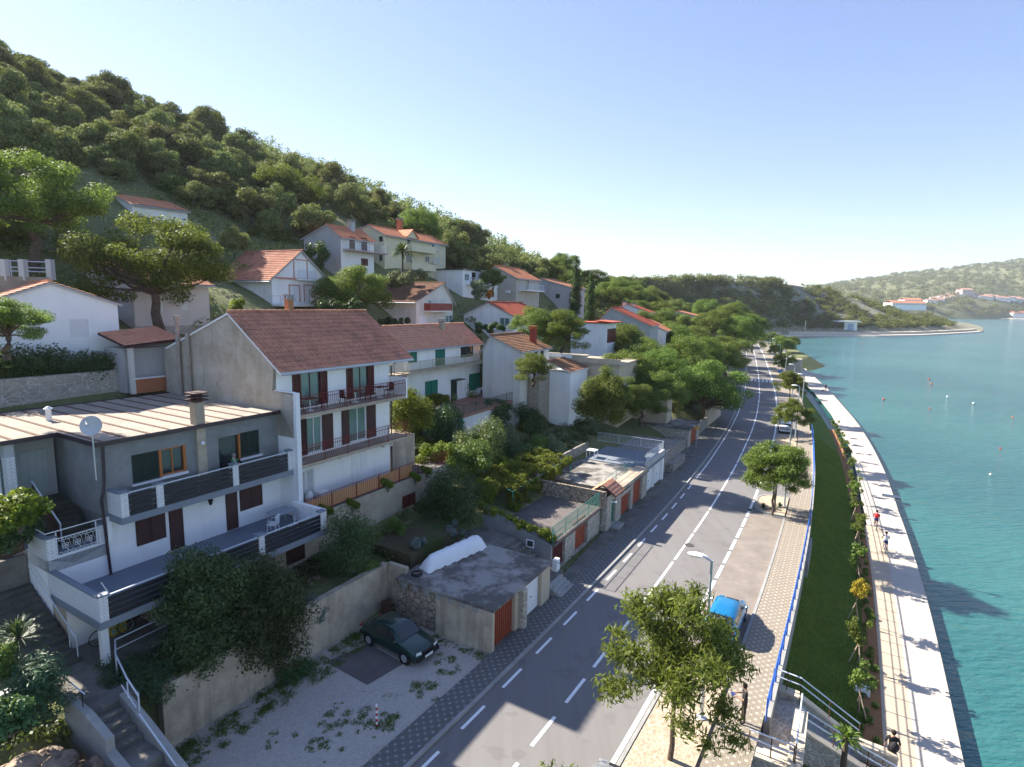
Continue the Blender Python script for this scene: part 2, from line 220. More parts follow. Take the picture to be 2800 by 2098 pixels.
# ---------------------------------------------------------------- mesh helpers
def link(o): COL.objects.link(o); return o
class MB:
    def __init__(s): s.v = []; s.f = []; s.m = []; s.mi = 0
    def add(s, vs, fs):
        k = len(s.v); s.v += [tuple(map(float, p)) for p in vs]; s.f += [tuple(i+k for i in f) for f in fs]; s.m += [s.mi]*len(fs); return s
    def poly(s, ps): return s.add(ps, [tuple(range(len(ps)))])
    def box(s, n0, n1, s0, s1, z0_, z1_, fr=AF):
        p = [fr.w(n, t, z) for z in (z0_, z1_) for n, t in ((n0, s0), (n1, s0), (n1, s1), (n0, s1))]
        return s.hexa(p)
    def hexa(s, p): return s.add(p, [(3, 2, 1, 0), (4, 5, 6, 7), (0, 1, 5, 4), (1, 2, 6, 5), (2, 3, 7, 6), (3, 0, 4, 7)])
    def beam(s, p, q, w_, h_, up=(0, 0, 1)):          # box along p-q, w_ wide, h_ tall, centred
        p, q = Vector(p), Vector(q); d = (q-p).normalized(); sd_ = d.cross(Vector(up)); sd_ = sd_.normalized() if sd_.length > 1e-4 else Vector((1, 0, 0)); u_ = sd_.cross(d)
        c = [(-1, -1), (1, -1), (1, 1), (-1, 1)]; P = [p+sd_*a*w_/2+u_*b*h_/2 for a, b in c]+[q+sd_*a*w_/2+u_*b*h_/2 for a, b in c]
        return s.add(P, [(0, 3, 2, 1), (4, 5, 6, 7), (0, 1, 5, 4), (1, 2, 6, 5), (2, 3, 7, 6), (3, 0, 4, 7)])
    def rod(s, p, q, r, n=5, r2=None): return s.tube([p, q], [r, r if r2 is None else r2], n)
    def tube(s, pts, rs, n=6, cap=True):
        pts = [Vector(p) for p in pts]; V = []; F = []
        if isinstance(rs, (int, float)): rs = [rs]*len(pts)
        ref = Vector((0, 0, 1))
        for i, p in enumerate(pts):
            d = (pts[min(i+1, len(pts)-1)]-pts[max(i-1, 0)]).normalized()
            a = d.cross(ref if abs(d.z) < .95 else Vector((1, 0, 0))).normalized(); b = d.cross(a)
            for j in range(n): t = 2*PI*j/n; V.append(p+(a*math.cos(t)+b*math.sin(t))*rs[i])
        for i in range(len(pts)-1):
            for j in range(n): F.append((i*n+j, i*n+(j+1) % n, (i+1)*n+(j+1) % n, (i+1)*n+j))
        if cap: F.append(tuple(range(n-1, -1, -1))); F.append(tuple((len(pts)-1)*n+j for j in range(n)))
        return s.add(V, F)
    def ring(s, c, ax, r, t, n=20, m=5):              # torus
        c, ax = Vector(c), Vector(ax).normalized(); a = ax.orthogonal().normalized(); b = ax.cross(a)
        pts = [c+(a*math.cos(2*PI*i/n)+b*math.sin(2*PI*i/n))*r for i in range(n+1)]; return s.tube(pts, t, m, False)
    def disc(s, c, ax, r, th, n=16): c, ax = Vector(c), Vector(ax).normalized(); return s.tube([c-ax*th/2, c+ax*th/2], r, n)
    def ball(s, c, r, n=10, m=6, sq=(1, 1, 1)):
        V = []; F = []
        for i in range(m+1):
            for j in range(n): a = PI*i/m; b = 2*PI*j/n; V.append((c[0]+r*sq[0]*math.sin(a)*math.cos(b), c[1]+r*sq[1]*math.sin(a)*math.sin(b), c[2]+r*sq[2]*math.cos(a)))
        for i in range(m):
            for j in range(n): F.append((i*n+j, (i+1)*n+j, (i+1)*n+(j+1) % n, i*n+(j+1) % n))
        return s.add(V, F)
    def build(s, name, mat, parent=None, loc=None, smooth=False, **k):
        o0 = Vector(parent['_o']) if parent else Vector(loc if loc is not None else (0, 0, 0))
        me = bpy.data.meshes.new(name); V = np.array(s.v, dtype=np.float64).reshape(-1, 3)-np.array(o0)
        me.from_pydata(V.tolist(), [], s.f); mats = mat if isinstance(mat, (list, tuple)) else [mat]
        for m_ in mats: me.materials.append(m_)
        if len(mats) > 1: me.polygons.foreach_set('material_index', s.m)
        autouv(me); 
        if smooth: me.polygons.foreach_set('use_smooth', [True]*len(me.polygons))
        me.update(); o = bpy.data.objects.new(name, me); link(o)
        if parent:
            o.parent = parent
            if parent.type == 'MESH': o.location = (0, 0, 0)
            o['_o'] = parent['_o']
        else: o.location = o0; o['_o'] = tuple(o0)
        for a, b in k.items(): o[a] = b
        return o
def autouv(me):
    uv = me.uv_layers.new(name='UVMap'); n = len(me.loops); li = np.empty(n, int); me.loops.foreach_get('vertex_index', li)
    co_ = np.empty(len(me.vertices)*3); me.vertices.foreach_get('co', co_); co_ = co_.reshape(-1, 3)
    npoly = len(me.polygons); nr = np.empty(npoly*3); me.polygons.foreach_get('normal', nr); nr = nr.reshape(-1, 3); tot = np.empty(npoly, int); me.polygons.foreach_get('loop_total', tot)
    N = np.repeat(nr, tot, axis=0); T = np.stack([-N[:, 1], N[:, 0], np.zeros(len(N))], 1); L = np.linalg.norm(T, axis=1); flat = L < .12
    T[flat] = AF.u; T[~flat] /= L[~flat][:, None]; B = np.cross(N, T); B[flat] = AF.n; P = co_[li]
    UV = np.stack([(P*T).sum(1), (P*B).sum(1)], 1); uv.data.foreach_set('uv', UV.ravel())
def tag(o, label, cat, group=None):
    o['label'] = label; o['category'] = cat
    if group: o['group'] = group
    return o
def T(name, label, cat, loc=(0, 0, 0), group=None):
    o = bpy.data.objects.new(name, None); link(o); o.location = loc; o.empty_display_size = .3; o['_o'] = tuple(map(float, loc)); return tag(o, label, cat, group)
def St(mb, name, mat, **k): o = mb.build(name, mat, **k); o['kind'] = 'structure'; return o
def np_mesh(name, V, F, mat):
    me = bpy.data.meshes.new(name); F = np.asarray(F); k = F.shape[1]; me.vertices.add(len(V)); me.vertices.foreach_set('co', np.asarray(V, dtype=np.float32).ravel())
    me.loops.add(F.size); me.loops.foreach_set('vertex_index', F.ravel().astype(np.int32)); me.polygons.add(len(F))
    me.polygons.foreach_set('loop_start', (np.arange(len(F))*k).astype(np.int32)); me.update(calc_edges=True); me.materials.append(mat); return me
def inst(name, me, parent=None, loc=(0, 0, 0), scale=(1, 1, 1), rz=0):
    o = bpy.data.objects.new(name, me); link(o); o.location = loc; o.scale = scale; o.rotation_euler = (0, 0, rz)
    if parent: o.parent = parent
    return o
# ---------------------------------------------------------------- building pieces
def wall(mb, fr, t0, t1, z0_, z1_, c, holes=(), dep=.14, side='n', out=1):
    # vertical wall in plane n=c (side 'n', runs along s) or s=c (side 's', runs along n) with real openings and reveals
    P = (lambda a, z, d=0.: fr.w(c-d*out, a, z)) if side == 'n' else (lambda a, z, d=0.: fr.w(a, c-d*out, z))
    hs_ = [(max(h[0], t0), min(h[1], t1), max(h[2], z0_), min(h[3], z1_)) for h in holes]; hs_ = [h for h in hs_ if h[1] > h[0] and h[3] > h[2]]
    xs = sorted({t0, t1, *[v for h in hs_ for v in h[:2]]}); zs = sorted({z0_, z1_, *[v for h in hs_ for v in h[2:]]})
    flip = (side == 'n') == (out > 0)
    def q(a, b, c_, d): mb.poly([a, b, c_, d] if flip else [d, c_, b, a])
    for i in range(len(xs)-1):
        for j in range(len(zs)-1):
            x, z = (xs[i]+xs[i+1])/2, (zs[j]+zs[j+1])/2
            if any(h[0] < x < h[1] and h[2] < z < h[3] for h in hs_): continue
            q(P(xs[i], zs[j]), P(xs[i+1], zs[j]), P(xs[i+1], zs[j+1]), P(xs[i], zs[j+1]))
    for a, b, e, g in hs_:
        q(P(a, e), P(a, e, dep), P(a, g, dep), P(a, g)); q(P(b, e, dep), P(b, e), P(b, g), P(b, g, dep))
        q(P(a, g), P(a, g, dep), P(b, g, dep), P(b, g)); q(P(a, e, dep), P(a, e), P(b, e), P(b, e, dep))
def opening(par, fr, c, side, h, kind, dep=.12, out=1):
    """window / door assembly inside hole h=(a0,a1,z0,z1): kind letters pick the look"""
    a0, a1, e, g = h
    def bx(mb, a, b, z0_, z1_, d0, d1):
        lo, hi = sorted((c-d0*out, c-d1*out))
        mb.box(lo, hi, a, b, z0_, z1_, fr) if side == 'n' else mb.box(a, b, lo, hi, z0_, z1_, fr)
    k = kind; wd = a1-a0
    fm = {'w': whitep, 'b': brown, 'g': green, 'o': wood_or, 's': salmon, 'r': brownred, 'k': green_dk, 'd': brown}.get(k[0], whitep)
    typ = k[1:]
    if typ in ('win', 'curt', 'door'):
        f = MB(); t = .06; bx(f, a0, a1, e, e+t, .03, .1); bx(f, a0, a1, g-t, g, .03, .1); bx(f, a0, a0+t, e+t, g-t, .03, .1); bx(f, a1-t, a1, e+t, g-t, .03, .1)
        if wd > .7: m_ = (a0+a1)/2; bx(f, m_-t/2, m_+t/2, e+t, g-t, .03, .1)
        if typ == 'door': bx(f, a0+t, a1-t, e+t, e+.8*(g-e)*.4, .05, .08)
        w_ = f.build('door' if typ == 'door' else 'window', fm, par); p = MB(); bx(p, a0+.01, a1-.01, e+.01, g-.01, .075, .09); p.build('pane', pane_c if typ == 'curt' else pane, w_)
    elif typ in ('shut', 'slat', 'board'):
        nm = 'door' if g-e > 1.75 else 'shutter'; f = MB(); m_ = (a0+a1)/2
        prs = [(a0+.02, m_-.012), (m_+.012, a1-.02)] if wd > .95 or typ == 'slat' and wd > .8 else [(a0+.02, a1-.02)]
        for a, b in prs:
            if typ == 'board':
                n = max(2, int((b-a)/.16))
                for i in range(n): bx(f, a+(b-a)*i/n+.006, a+(b-a)*(i+1)/n-.006, e+.02, g-.02, .02+.006*(i % 2), .07)
            else:
                st = .055; bx(f, a, a+st, e+.02, g-.02, .0, .06); bx(f, b-st, b, e+.02, g-.02, .0, .06); bx(f, a+st, b-st, e+.02, e+.02+st, .0, .06); bx(f, a+st, b-st, g-.02-st, g-.02, .0, .06)
                if typ == 'slat':
                    n = max(4, int((g-e)/.09))
                    for i in range(n): z = e+.08+(g-e-.16)*i/n; bx(f, a+st, b-st, z, z+.05, .015, .045)
                else: bx(f, a+st, b-st, e+.05, g-.05, .02, .05); bx(f, a+st, b-st, (e+g)/2-.03, (e+g)/2+.03, .005, .055)
        f.build(nm, fm, par)
        if typ == 'slat': p = MB(); bx(p, a0+.01, a1-.01, e+.01, g-.01, .09, .1); p.build('backing', glass_dk, par)
    elif typ == 'roll':
        f = MB(); n = int((g-e)/.12)+1
        for i in range(n): z = e+(g-e)*i/n; bx(f, a0+.01, a1-.01, z, z+(g-e)/n-.015, .02, .06)
        f.build('shutter', fm, par)
    elif typ == 'dark': f = MB(); bx(f, a0+.005, a1-.005, e+.005, g-.005, dep-.02, dep-.005); f.build('opening', glass_dk, par)
def tiles(mb, A, B, C, D, tw=.24, th=.36, amp=.035, step=.04, sub=4):
    # A-B eave, D-C ridge: corrugated stepped tile surface, 'up' from normal
    A, B, C, D = map(Vector, (A, B, C, D)); L = (B-A).length; Hh = ((D-A).length+(C-B).length)/2; nr = (B-A).cross(D-A).normalized()
    if nr.z < 0: nr = -nr
    nu = max(2, int(L/tw)*sub); nv = max(2, int(round(Hh/th))); u = np.linspace(0, 1, nu+1); V = []; F = []
    A_, B_, C_, D_ = map(np.array, (A, B, C, D)); N_ = np.array(nr); wv = amp*np.abs(np.sin(u*L/tw*PI)); k = 0
    for j in range(nv):
        for q, v_ in ((0, j/nv), (1, (j+1)/nv)):
            row = (A_[None]*(1-u[:, None])+B_[None]*u[:, None])*(1-v_)+(D_[None]*(1-u[:, None])+C_[None]*u[:, None])*v_+N_[None]*(wv+(step if q == 0 else 0)+.02)[:, None]; V.append(row)
        a = j*2*(nu+1)
        for i in range(nu): F.append((a+i, a+i+1, a+nu+1+i+1, a+nu+1+i))
        if j:
            p = a-(nu+1)
            for i in range(nu): F.append((p+i, p+i+1, a+i+1, a+i))
    mb.add(np.concatenate(V).tolist(), F)
def slab(mb, ps, th):                                  # polygon thickened downwards
    ps = [Vector(p) for p in ps]; n = len(ps); V = ps+[p-Vector((0, 0, th)) for p in ps]
    mb.add(V, [tuple(range(n)), tuple(range(2*n-1, n-1, -1))]+[(i, i+n, (i+1) % n+n, (i+1) % n) for i in range(n)])
def roof_gable(par, fr, n0, n1, s0, s1, zf, zb, zr, nr_, mat, along='s', over=.3, det=True, ridge_mat=None, chim=None, eave_m=None, tw=.24, th=.36):
    """ridge along s at n=nr_ (or along n at s=nr_ when along='n': then zf is the s0 side eave, zb the s1 side)"""
    P = fr.w if along == 's' else (lambda a, b, z: fr.w(b, a, z))
    a0, a1 = (n1, n0) if along == 's' else (s0, s1)   # a0 = front/near eave
    b0, b1 = (s0, s1) if along == 's' else (n0, n1)
    sg = 1 if a0 > nr_ else -1; b0 -= over*.6; b1 += over*.6
    def ext(a, z): k = over/abs(a-nr_); return a+(a-nr_)*k, z+(z-zr)*k
    fa, fz = ext(a0, zf); ga, gz = ext(a1, zb)
    m = MB(); slab(m, [P(fa, b0, fz), P(fa, b1, fz), P(nr_, b1, zr), P(nr_, b0, zr)], .12); slab(m, [P(ga, b0, gz), P(ga, b1, gz), P(nr_, b1, zr), P(nr_, b0, zr)], .12)
    o = m.build('roof', eave_m or greyw, par); m = MB()
    if det: tiles(m, P(fa, b0, fz), P(fa, b1, fz), P(nr_, b1, zr), P(nr_, b0, zr), tw, th); tiles(m, P(ga, b0, gz), P(ga, b1, gz), P(nr_, b1, zr), P(nr_, b0, zr), tw, th, sub=2)
    else:
        for aa, zz in ((fa, fz), (ga, gz)): slab(m, [p+np.array([0, 0, .06]) for p in (P(aa, b0, zz), P(aa, b1, zz), P(nr_, b1, zr), P(nr_, b0, zr))], .05)
    m.build('tiling', mat, o); m = MB(); L = b1-b0; n = max(3, int(L/.4))
    for i in range(n): p, q = P(nr_, b0+L*i/n, zr+.05), P(nr_, b0+L*(i+1.12)/n, zr+.09); m.rod(p, q, .1, 6, .12)
    m.build('ridge_tiles', ridge_mat or mat, o); g = MB(); g.rod(P(fa+.06*sg, b0, fz-.08), P(fa+.06*sg, b1, fz-.08), .06, 6); g.build('gutter', steel, o)
    return o
def chimney(par, fr, n, s, z0_, z1_, w_=.45, mat=white2, cap=conc_cap, pots=0):
    m = MB(); m.box(n-w_/2, n+w_/2, s-w_/2, s+w_/2, z0_, z1_, fr); c = m.build('chimney', mat, par); k = MB(); k.box(n-w_*.7, n+w_*.7, s-w_*.7, s+w_*.7, z1_, z1_+.07, fr)
    for a in (-1, 1):
        for b in (-1, 1): k.box(n+a*w_*.4-.05, n+a*w_*.4+.05, s+b*w_*.4-.05, s+b*w_*.4+.05, z1_+.07, z1_+.25, fr)
    k.box(n-w_*.65, n+w_*.65, s-w_*.65, s+w_*.65, z1_+.25, z1_+.32, fr); k.build('cap', cap, c); return c
def railing(par, P0, P1, h, mat, bars=.13, r=.014, posts=1.6, rails=(1.,), bot=.08, name='railing', rr=.022, curl=False):
    """bar railing between two floor points"""
    P0, P1 = Vector(P0), Vector(P1); L = (P1-P0).length; d = (P1-P0)/L; m = MB(); up = Vector((0, 0, 1)); outv = d.cross(up)
    for q in (*rails, bot/h if bot else None):
        if q is not None: m.rod(P0+up*h*q, P1+up*h*q, rr, 5)
    for i in range(max(1, int(L/posts))+1): p = P0+d*L*i/max(1, int(L/posts)); m.rod(p, p+up*h, rr*1.1, 5)
    if bars:
        for i in range(1, int(L/bars)):
            p = P0+d*L*i/int(L/bars)
            if curl: m.tube([p+up*bot, p+up*h*.35+outv*.12, p+up*h*.6, p+up*h*.98], r, 4, False)
            else: m.rod(p+up*bot, p+up*h*.98, r, 4)
    return m.build(name, mat, par)
def steps(mb, pts_fn, n, z0_, z1_, t0, t1, a0, a1, base=None, fr=AF, along='n'):
    """n steps between t0 (z0) and t1 (z1), width a0..a1"""
    for i in range(n):
        u0, u1 = t0+(t1-t0)*i/n, t0+(t1-t0)*(i+1)/n; z = z0_+(z1_-z0_)*(i+1)/n; lo = (min(z0_, z1_)-.3) if base is None else base; x0, x1 = sorted((u0, u1))
        mb.box(x0, x1, a0, a1, lo, z, fr) if along == 'n' else mb.box(a0, a1, x0, x1, lo, z, fr)
# ---------------------------------------------------------------- foliage
def leaf_np(cent, rad, n, size, asp=.55, up=.35, droop=0., seed=1, shell=.5, cone=None):
    g = np.random.default_rng(seed); cent = np.asarray(cent, float); rad = np.asarray(rad, float)
    if rad.ndim == 1: rad = np.repeat(rad[:, None], 3, 1)
    vol = (rad.prod(1))**(2/3); pr = vol/vol.sum(); idx = g.choice(len(cent), n, p=pr); d = g.normal(size=(n, 3)); d /= np.linalg.norm(d, axis=1)[:, None]
    rr = g.random(n)**shell; P = cent[idx]+d*rad[idx]*rr[:, None]
    N = d+g.normal(size=(n, 3))*.65+np.array([0, 0, up]); N /= np.linalg.norm(N, axis=1)[:, None]
    A = np.cross(N, g.normal(size=(n, 3))); A /= np.linalg.norm(A, axis=1)[:, None]; A[:, 2] -= droop; A /= np.linalg.norm(A, axis=1)[:, None]; B = np.cross(N, A); B /= np.linalg.norm(B, axis=1)[:, None]+1e-9
    s = size*(.6+.8*g.random(n)); a = A*s[:, None]/2; b = B*(s*asp)[:, None]/2
    V = np.stack([P-a, P+b, P+a, P-b], 1).reshape(-1, 3); F = np.arange(4*n).reshape(-1, 4); return V, F
def leaf_mesh(name, mat, *a, **k): V, F = leaf_np(*a, **k); return np_mesh(name, V, F, mat)
def limbs(mb, base, fork, tips, r0, seed=0, wig=.12):
    g = random.Random(seed); base, fork = Vector(base), Vector(fork); n = 5; pts = []
    for i in range(n+1): t = i/n; pts.append(base.lerp(fork, t)+Vector((g.uniform(-1, 1), g.uniform(-1, 1), 0))*wig*(fork-base).length*.3*math.sin(PI*t))
    mb.tube(pts, [r0*(1-.38*i/n) for i in range(n+1)], 8)
    for tp in tips:
        tp = Vector(tp); k = .62*r0*.62*g.uniform(.6, 1); mid = fork.lerp(tp, .5)+Vector((g.uniform(-1, 1)*.2, g.uniform(-1, 1)*.2, g.uniform(-.25, .1)))*(tp-fork).length*.4
        mb.tube([fork-Vector((0, 0, r0*.3)), fork.lerp(mid, .5)+Vector((0, 0, .05)), mid, tp], [k*1.2, k, k*.7, k*.2], 5)
TM = {}
def tree_data(kind, var):
    key = (kind, var)
    if key in TM: return TM[key]
    g = random.Random(hash(kind) % 1 + var*17+len(kind)*101); m = MB(); sd_ = var*31+len(kind)
    if kind == 'pine':       # unit tree about 8 m tall, 8 m wide, umbrella of needle clumps
        c = []; r = []
        for i in range(58):
            a = g.uniform(0, 2*PI); q = math.sqrt(g.random()); rr = 3.4*q*(1+.15*math.sin(3*a+var)); top = 7.1-2.*q*q-(g.random()**1.4)*2.9; c.append((rr*math.cos(a), rr*math.sin(a), top)); k = g.uniform(.6, 1.3); r.append((k, k, k*.62))
        cr = leaf_mesh('pine_crown', leaf_pine, c, r, 34000, .2, asp=.33, up=.6, seed=sd_, shell=.33); limbs(m, (0, 0, 0), (.3, .1, 3.0), [p for p in c[::3]], .33, var, .3)
    elif kind == 'scrub':    # 5 m round bushy tree
        c = []; r = []
        for i in range(16):
            a = g.uniform(0, 2*PI); q = math.sqrt(g.random()); c.append((2*q*math.cos(a), 2*q*math.sin(a), 1.6+g.random()*2.6*(1-.4*q))); k = g.uniform(.7, 1.3); r.append((k, k, k*.85))
        cr = leaf_mesh('scrub_crown', leaf_far, c, r, 6500, .3, asp=.6, up=.3, seed=sd_, shell=.35); limbs(m, (0, 0, 0), (.1, .1, 1.3), c[::3], .14, var)
    elif kind == 'farpine':  # woodland pine, light
        c = []; r = []
        for i in range(26):
            a = g.uniform(0, 2*PI); q = math.sqrt(g.random()); c.append((2.8*q*math.cos(a), 2.6*q*math.sin(a), 6.6-2.*q*q-g.random()*2.6)); k = g.uniform(.8, 1.4); r.append((k, k, k*.66))
        cr = leaf_mesh('woodland_crown', leaf_far, c, r, 8000, .33, asp=.5, up=.45, seed=sd_, shell=.33); limbs(m, (0, 0, 0), (.2, .1, 3.), c[::3], .2, var, .3)
    elif kind == 'cypress':
        c = [(g.uniform(-.25, .25), g.uniform(-.25, .25), .8+i*.42) for i in range(22)]; r = [(.95*(1-(i/23.)**2.2)+.12,)*2+(.6,) for i in range(22)]
        cr = leaf_mesh('cypress_crown', leaf_cy, c, r, 7000, .26, asp=.4, up=.6, seed=sd_, shell=.3); limbs(m, (0, 0, 0), (0, 0, 8), [], .16, var)
    elif kind == 'street':   # young street tree with feathery hanging leaves, 5.2 m
        c = []; r = []
        for i in range(70):
            a = g.uniform(0, 2*PI); q = math.sqrt(g.random()); ra = 1.85*(1+.22*math.sin(3*a+var)+.1*math.sin(7*a)); c.append((ra*q*math.cos(a), ra*q*math.sin(a), 4.9-1.2*q*q-g.random()*1.9)); k = g.uniform(.4, .7); r.append((k, k, k*.6))
        cr = leaf_mesh('street_crown', leaf_st, c, r, 20000, .2, asp=.22, up=.3, droop=.7, seed=sd_, shell=.8); limbs(m, (0, 0, 0), (.05, 0, 2.3), c[::5], .085, var, .1)
    elif kind == 'sapling':  # 2.6 m
        c = [(g.uniform(-.45, .45), g.uniform(-.45, .45), 1.5+g.random()*1.1) for i in range(12)]; r = [g.uniform(.14, .3) for i in range(12)]
        cr = leaf_mesh('sapling_crown', leaf_st, c, r, 900, .12, asp=.7, up=.3, seed=sd_, shell=.5); limbs(m, (0, 0, 0), (0, 0, 1.5), c[::2], .03, var)
    elif kind == 'olive':
        c = [(g.uniform(-1, 1), g.uniform(-1, 1), 1.2+g.random()*1.6) for i in range(18)]; r = [g.uniform(.35, .65) for i in range(18)]
        cr = leaf_mesh('olive_crown', leaf_ol, c, r, 7000, .13, asp=.35, up=.2, seed=sd_, shell=.45); limbs(m, (0, 0, 0), (.1, 0, .9), c[::2], .12, var, .3)
    tk = m.build('_t', bark, loc=(0, 0, 0)); tm = tk.data; tm.name = kind+'_trunk'; bpy.data.objects.remove(tk); TM[key] = (tm, cr); return TM[key]
def tree(name, kind, var, loc, sc, label, cat, group=None, rz=None, crown_mat=None, zs=1.):
    tm, cr = tree_data(kind, var); o = T(name, label, cat, tuple(loc), group); o.scale = (sc, sc, sc*zs); o.rotation_euler = (0, 0, rz if rz is not None else (var*2.1+loc[0]*.7))
    if crown_mat: cr = cr.copy(); cr.materials.clear(); cr.materials.append(crown_mat)
    a = inst('trunk', tm, o); b = inst('crown', cr, o); return o
def bush(name, mat, cents, rads, n, size, label, cat, group=None, **k):
    """one shrub: leaf clumps round given world centres, on a few stems"""
    cents = [tuple(map(float, c)) for c in cents]; o0 = np.array([np.mean([c[0] for c in cents]), np.mean([c[1] for c in cents]), min(c[2] for c in cents)-.4])
    root = T(name, label, cat, tuple(o0), group); V, F = leaf_np(np.array(cents)-o0, rads, n, size, **k); inst('foliage', np_mesh('foliage', V, F, mat), root)
    m = MB()
    for c in cents[:8]: m.rod(o0, c, .03, 4, .012)
    m.build('stem', bark_g, root); return root
def blob(g, c, rx, ry, rz_, n, k=.45):
    cs = []; rs = []
    for i in range(n):
        d = Vector((g.gauss(0, 1), g.gauss(0, 1), g.gauss(0, 1))).normalized()*g.random()**.4; cs.append((c[0]+d.x*rx, c[1]+d.y*ry, c[2]+d.z*rz_)); q = min(rx, ry, rz_)*k*g.uniform(.7, 1.2)+.08; rs.append((q, q, q))
    return cs, rs
# ---------------------------------------------------------------- terrain, road, quay, sea
D1 = ([-5, 0, 7.2, 7.6, 12, 14, 17, 24, 28, 40, 60, 100], [-.1, -.1, -.1, 2.3, 2.7, 4.2, 6, 9.6, 12.6, 17, 26, 44])
D2 = ([-5, 0, 4.5, 5.5, 7, 12, 18.3, 21, 30, 42, 60, 100], [-.1, -.1, -.1, 1.6, 2.3, 3.2, 4.0, 5.3, 11.5, 19, 28, 47])
D3 = ([-5, 2.5, 4, 6, 15, 20, 30, 37, 45, 60, 100], [-.1, -.1, 1.2, 2.0, 4.2, 6, 12, 17.5, 22, 29, 46])
D4 = ([-5, 0, 10, 30, 50, 70, 100, 160], [-.1, -.1, 3, 12, 21, 27, 34, 44])
CAPS = ([-200, 0, 57, 90, 117, 135, 172, 230, 300, 360, 420], [75, 72, 64, 65, 61, 54, 47, 41, 35, 18, 6])
def tz(d, tab): return float(np.interp(d, *tab)) + max(0, d-tab[0][-1])*.44
def GZ(n, s):
    d = RN(min(s, 340))-7.5-n
    if s < 32: z = tz(d, D1) if s < 22.5 else tz(d, D1)*(32-s)/9.5+tz(d, D2)*(s-22.5)/9.5 if d > 6 or s > 28 else tz(d, D2)
    elif s < 72: k = max(0, s-54)/18.; z = tz(d, D2)*(1-k)+tz(d, D3)*k
    elif s < 120: z = tz(d, D3)
    elif s < 200: k = (s-120)/80.; z = tz(d, D3)*(1-k)+tz(d, D4)*k
    else: z = tz(d, D4)
    cap = float(np.interp(s, *CAPS))
    if z > cap-14: z = cap-14+14*(1-math.exp(-(z-cap+14)/14))
    return z
def GW(x, y): q = np.array([x, y, 0]); return GZ(float(q@AF.n), float(q@AF.u))
def onground(p, tries=60):                 # walk along the camera ray of picture point p down to the slope
    d = ray(*p); k = 15.
    while k < 900:
        q = CAMP+d*k
        if q[2] <= GW(q[0], q[1]): return q
        k *= 1.004
    return CAMP+d*200
def grid(name, ns, ss, fn, mat, kind='structure'):
    V = []; F = []; a = len(ss)
    for n in ns:
        for s in ss: p = W(n, s, 0); V.append((p[0], p[1], fn(n, s)))
    for i in range(len(ns)-1):
        for j in range(a-1): F.append((i*a+j, i*a+j+1, (i+1)*a+j+1, (i+1)*a+j))
    m = MB(); m.add(V, F); return St(m, name, mat, smooth=True)
rg = random.Random(5)
def relief(n, s): return GZ(n, s) + (0 if n > -46 else 1.3*math.sin(n*.11+s*.05)*math.cos(s*.083)+.5*math.sin(n*.4)*math.sin(s*.31))
_ns = [-13.6-i*.8 for i in range(-26, 60)]; _ns = sorted(_ns+[-62-i*4 for i in range(1, 80)])
_ss = [-40+i*8 for i in range(5)]+[i*1. for i in range(0, 80)]+[80+i*4 for i in range(60)]
_ss = sorted(set(_ss))
def ground_fn(n, s):
    r_ = RN(min(s, 340))
    if n > r_-7.6:
        if s > 215: 
            e = r_+float(np.interp(s, [215, 235, 300, 340], [9, 16, 13, 6]));  return -.12 if n < e else max(-7, -.3-(n-e)*.6)
        return -.12 if n < r_+4.2 else -7
    return relief(n, s)
grid('ground', sorted(set(_ns+[-37-i*2 for i in range(20)]+[i*1.5-13 for i in range(24)])), _ss, ground_fn, hillm)
def strip(mb, o0, o1, z, s0, s1, zb=None, st=1.5, z1_=None):
    k = max(1, int((s1-s0)/st)); ss = [s0+(s1-s0)*i/k for i in range(k+1)]
    for a, b in zip(ss, ss[1:]):
        zz = z if z1_ is None else z1_
        P = [W(RN(a)+o0, a, z), W(RN(a)+o1, a, zz), W(RN(b)+o1, b, zz), W(RN(b)+o0, b, z)]
        mb.poly(P)
        if zb is not None:
            Q = [p-np.array([0, 0, p[2]-zb]) for p in P]; mb.poly([Q[1], Q[2], P[2], P[1]]); mb.poly([Q[3], Q[0], P[0], P[3]])
            if a == ss[0]: mb.poly([Q[0], Q[1], P[1], P[0]])
            if b == ss[-1]: mb.poly([Q[2], Q[3], P[3], P[2]])
m = MB(); strip(m, -6.2, 4.3, 0, -40, 330); St(m, 'road', asph)
m = MB(); strip(m, .1, 2.6, .004, 26, 49.5); St(m, 'parking_bay', asph2)
def lines():
    m = MB(); w2 = .06
    def dash(o, s, e, ww=.07): strip(m, o-ww, o+ww, .008, s, e, st=2)
    s = 8.
    while s < 56: dash(-5.8, s, s+1.6); s += 3.
    dash(-5.8, 57, 300, .06)
    s = 9.
    while s < 32: dash(-3., s, s+1.9, .075); s += 2.9
    s = 31.6
    while s < 300: dash(-3., s, s+5.2, .075); s += 5.6
    dash(-.05, 5, 25, .09); s = 26.
    while s < 50: dash(-.05, s, s+2.1, .1); s += 2.5
    s = 50.
    while s < 76: dash(-.05, s, s+3., .1); s += 3.5
    dash(-.05, 77, 300, .09)
    for i in range(7): o = -5.6+i*.82; strip(m, o, o+.45, .009, 142.5, 146.5)
    St(m, 'road_marking', whitep)
lines()
m = MB(); strip(m, -6.35, -6.2, .11, -40, 330, 0); strip(m, 2.6, 2.75, .12, 26, 49.5, 0); strip(m, .12, .27, .12, 78, 110, 0); strip(m, .12, .27, .12, 118, 300, 0); St(m, 'kerb', conc_cap)
m = MB(); strip(m, -7.6, -6.36, .1, -40, 330, 0); St(m, 'pavement', paver_g)
m = MB(); strip(m, 2.76, 4.35, .1, -12, 330, -.1); strip(m, .3, 2.75, .098, 118, 300, -.1); St(m, 'sidewalk', paver_b)
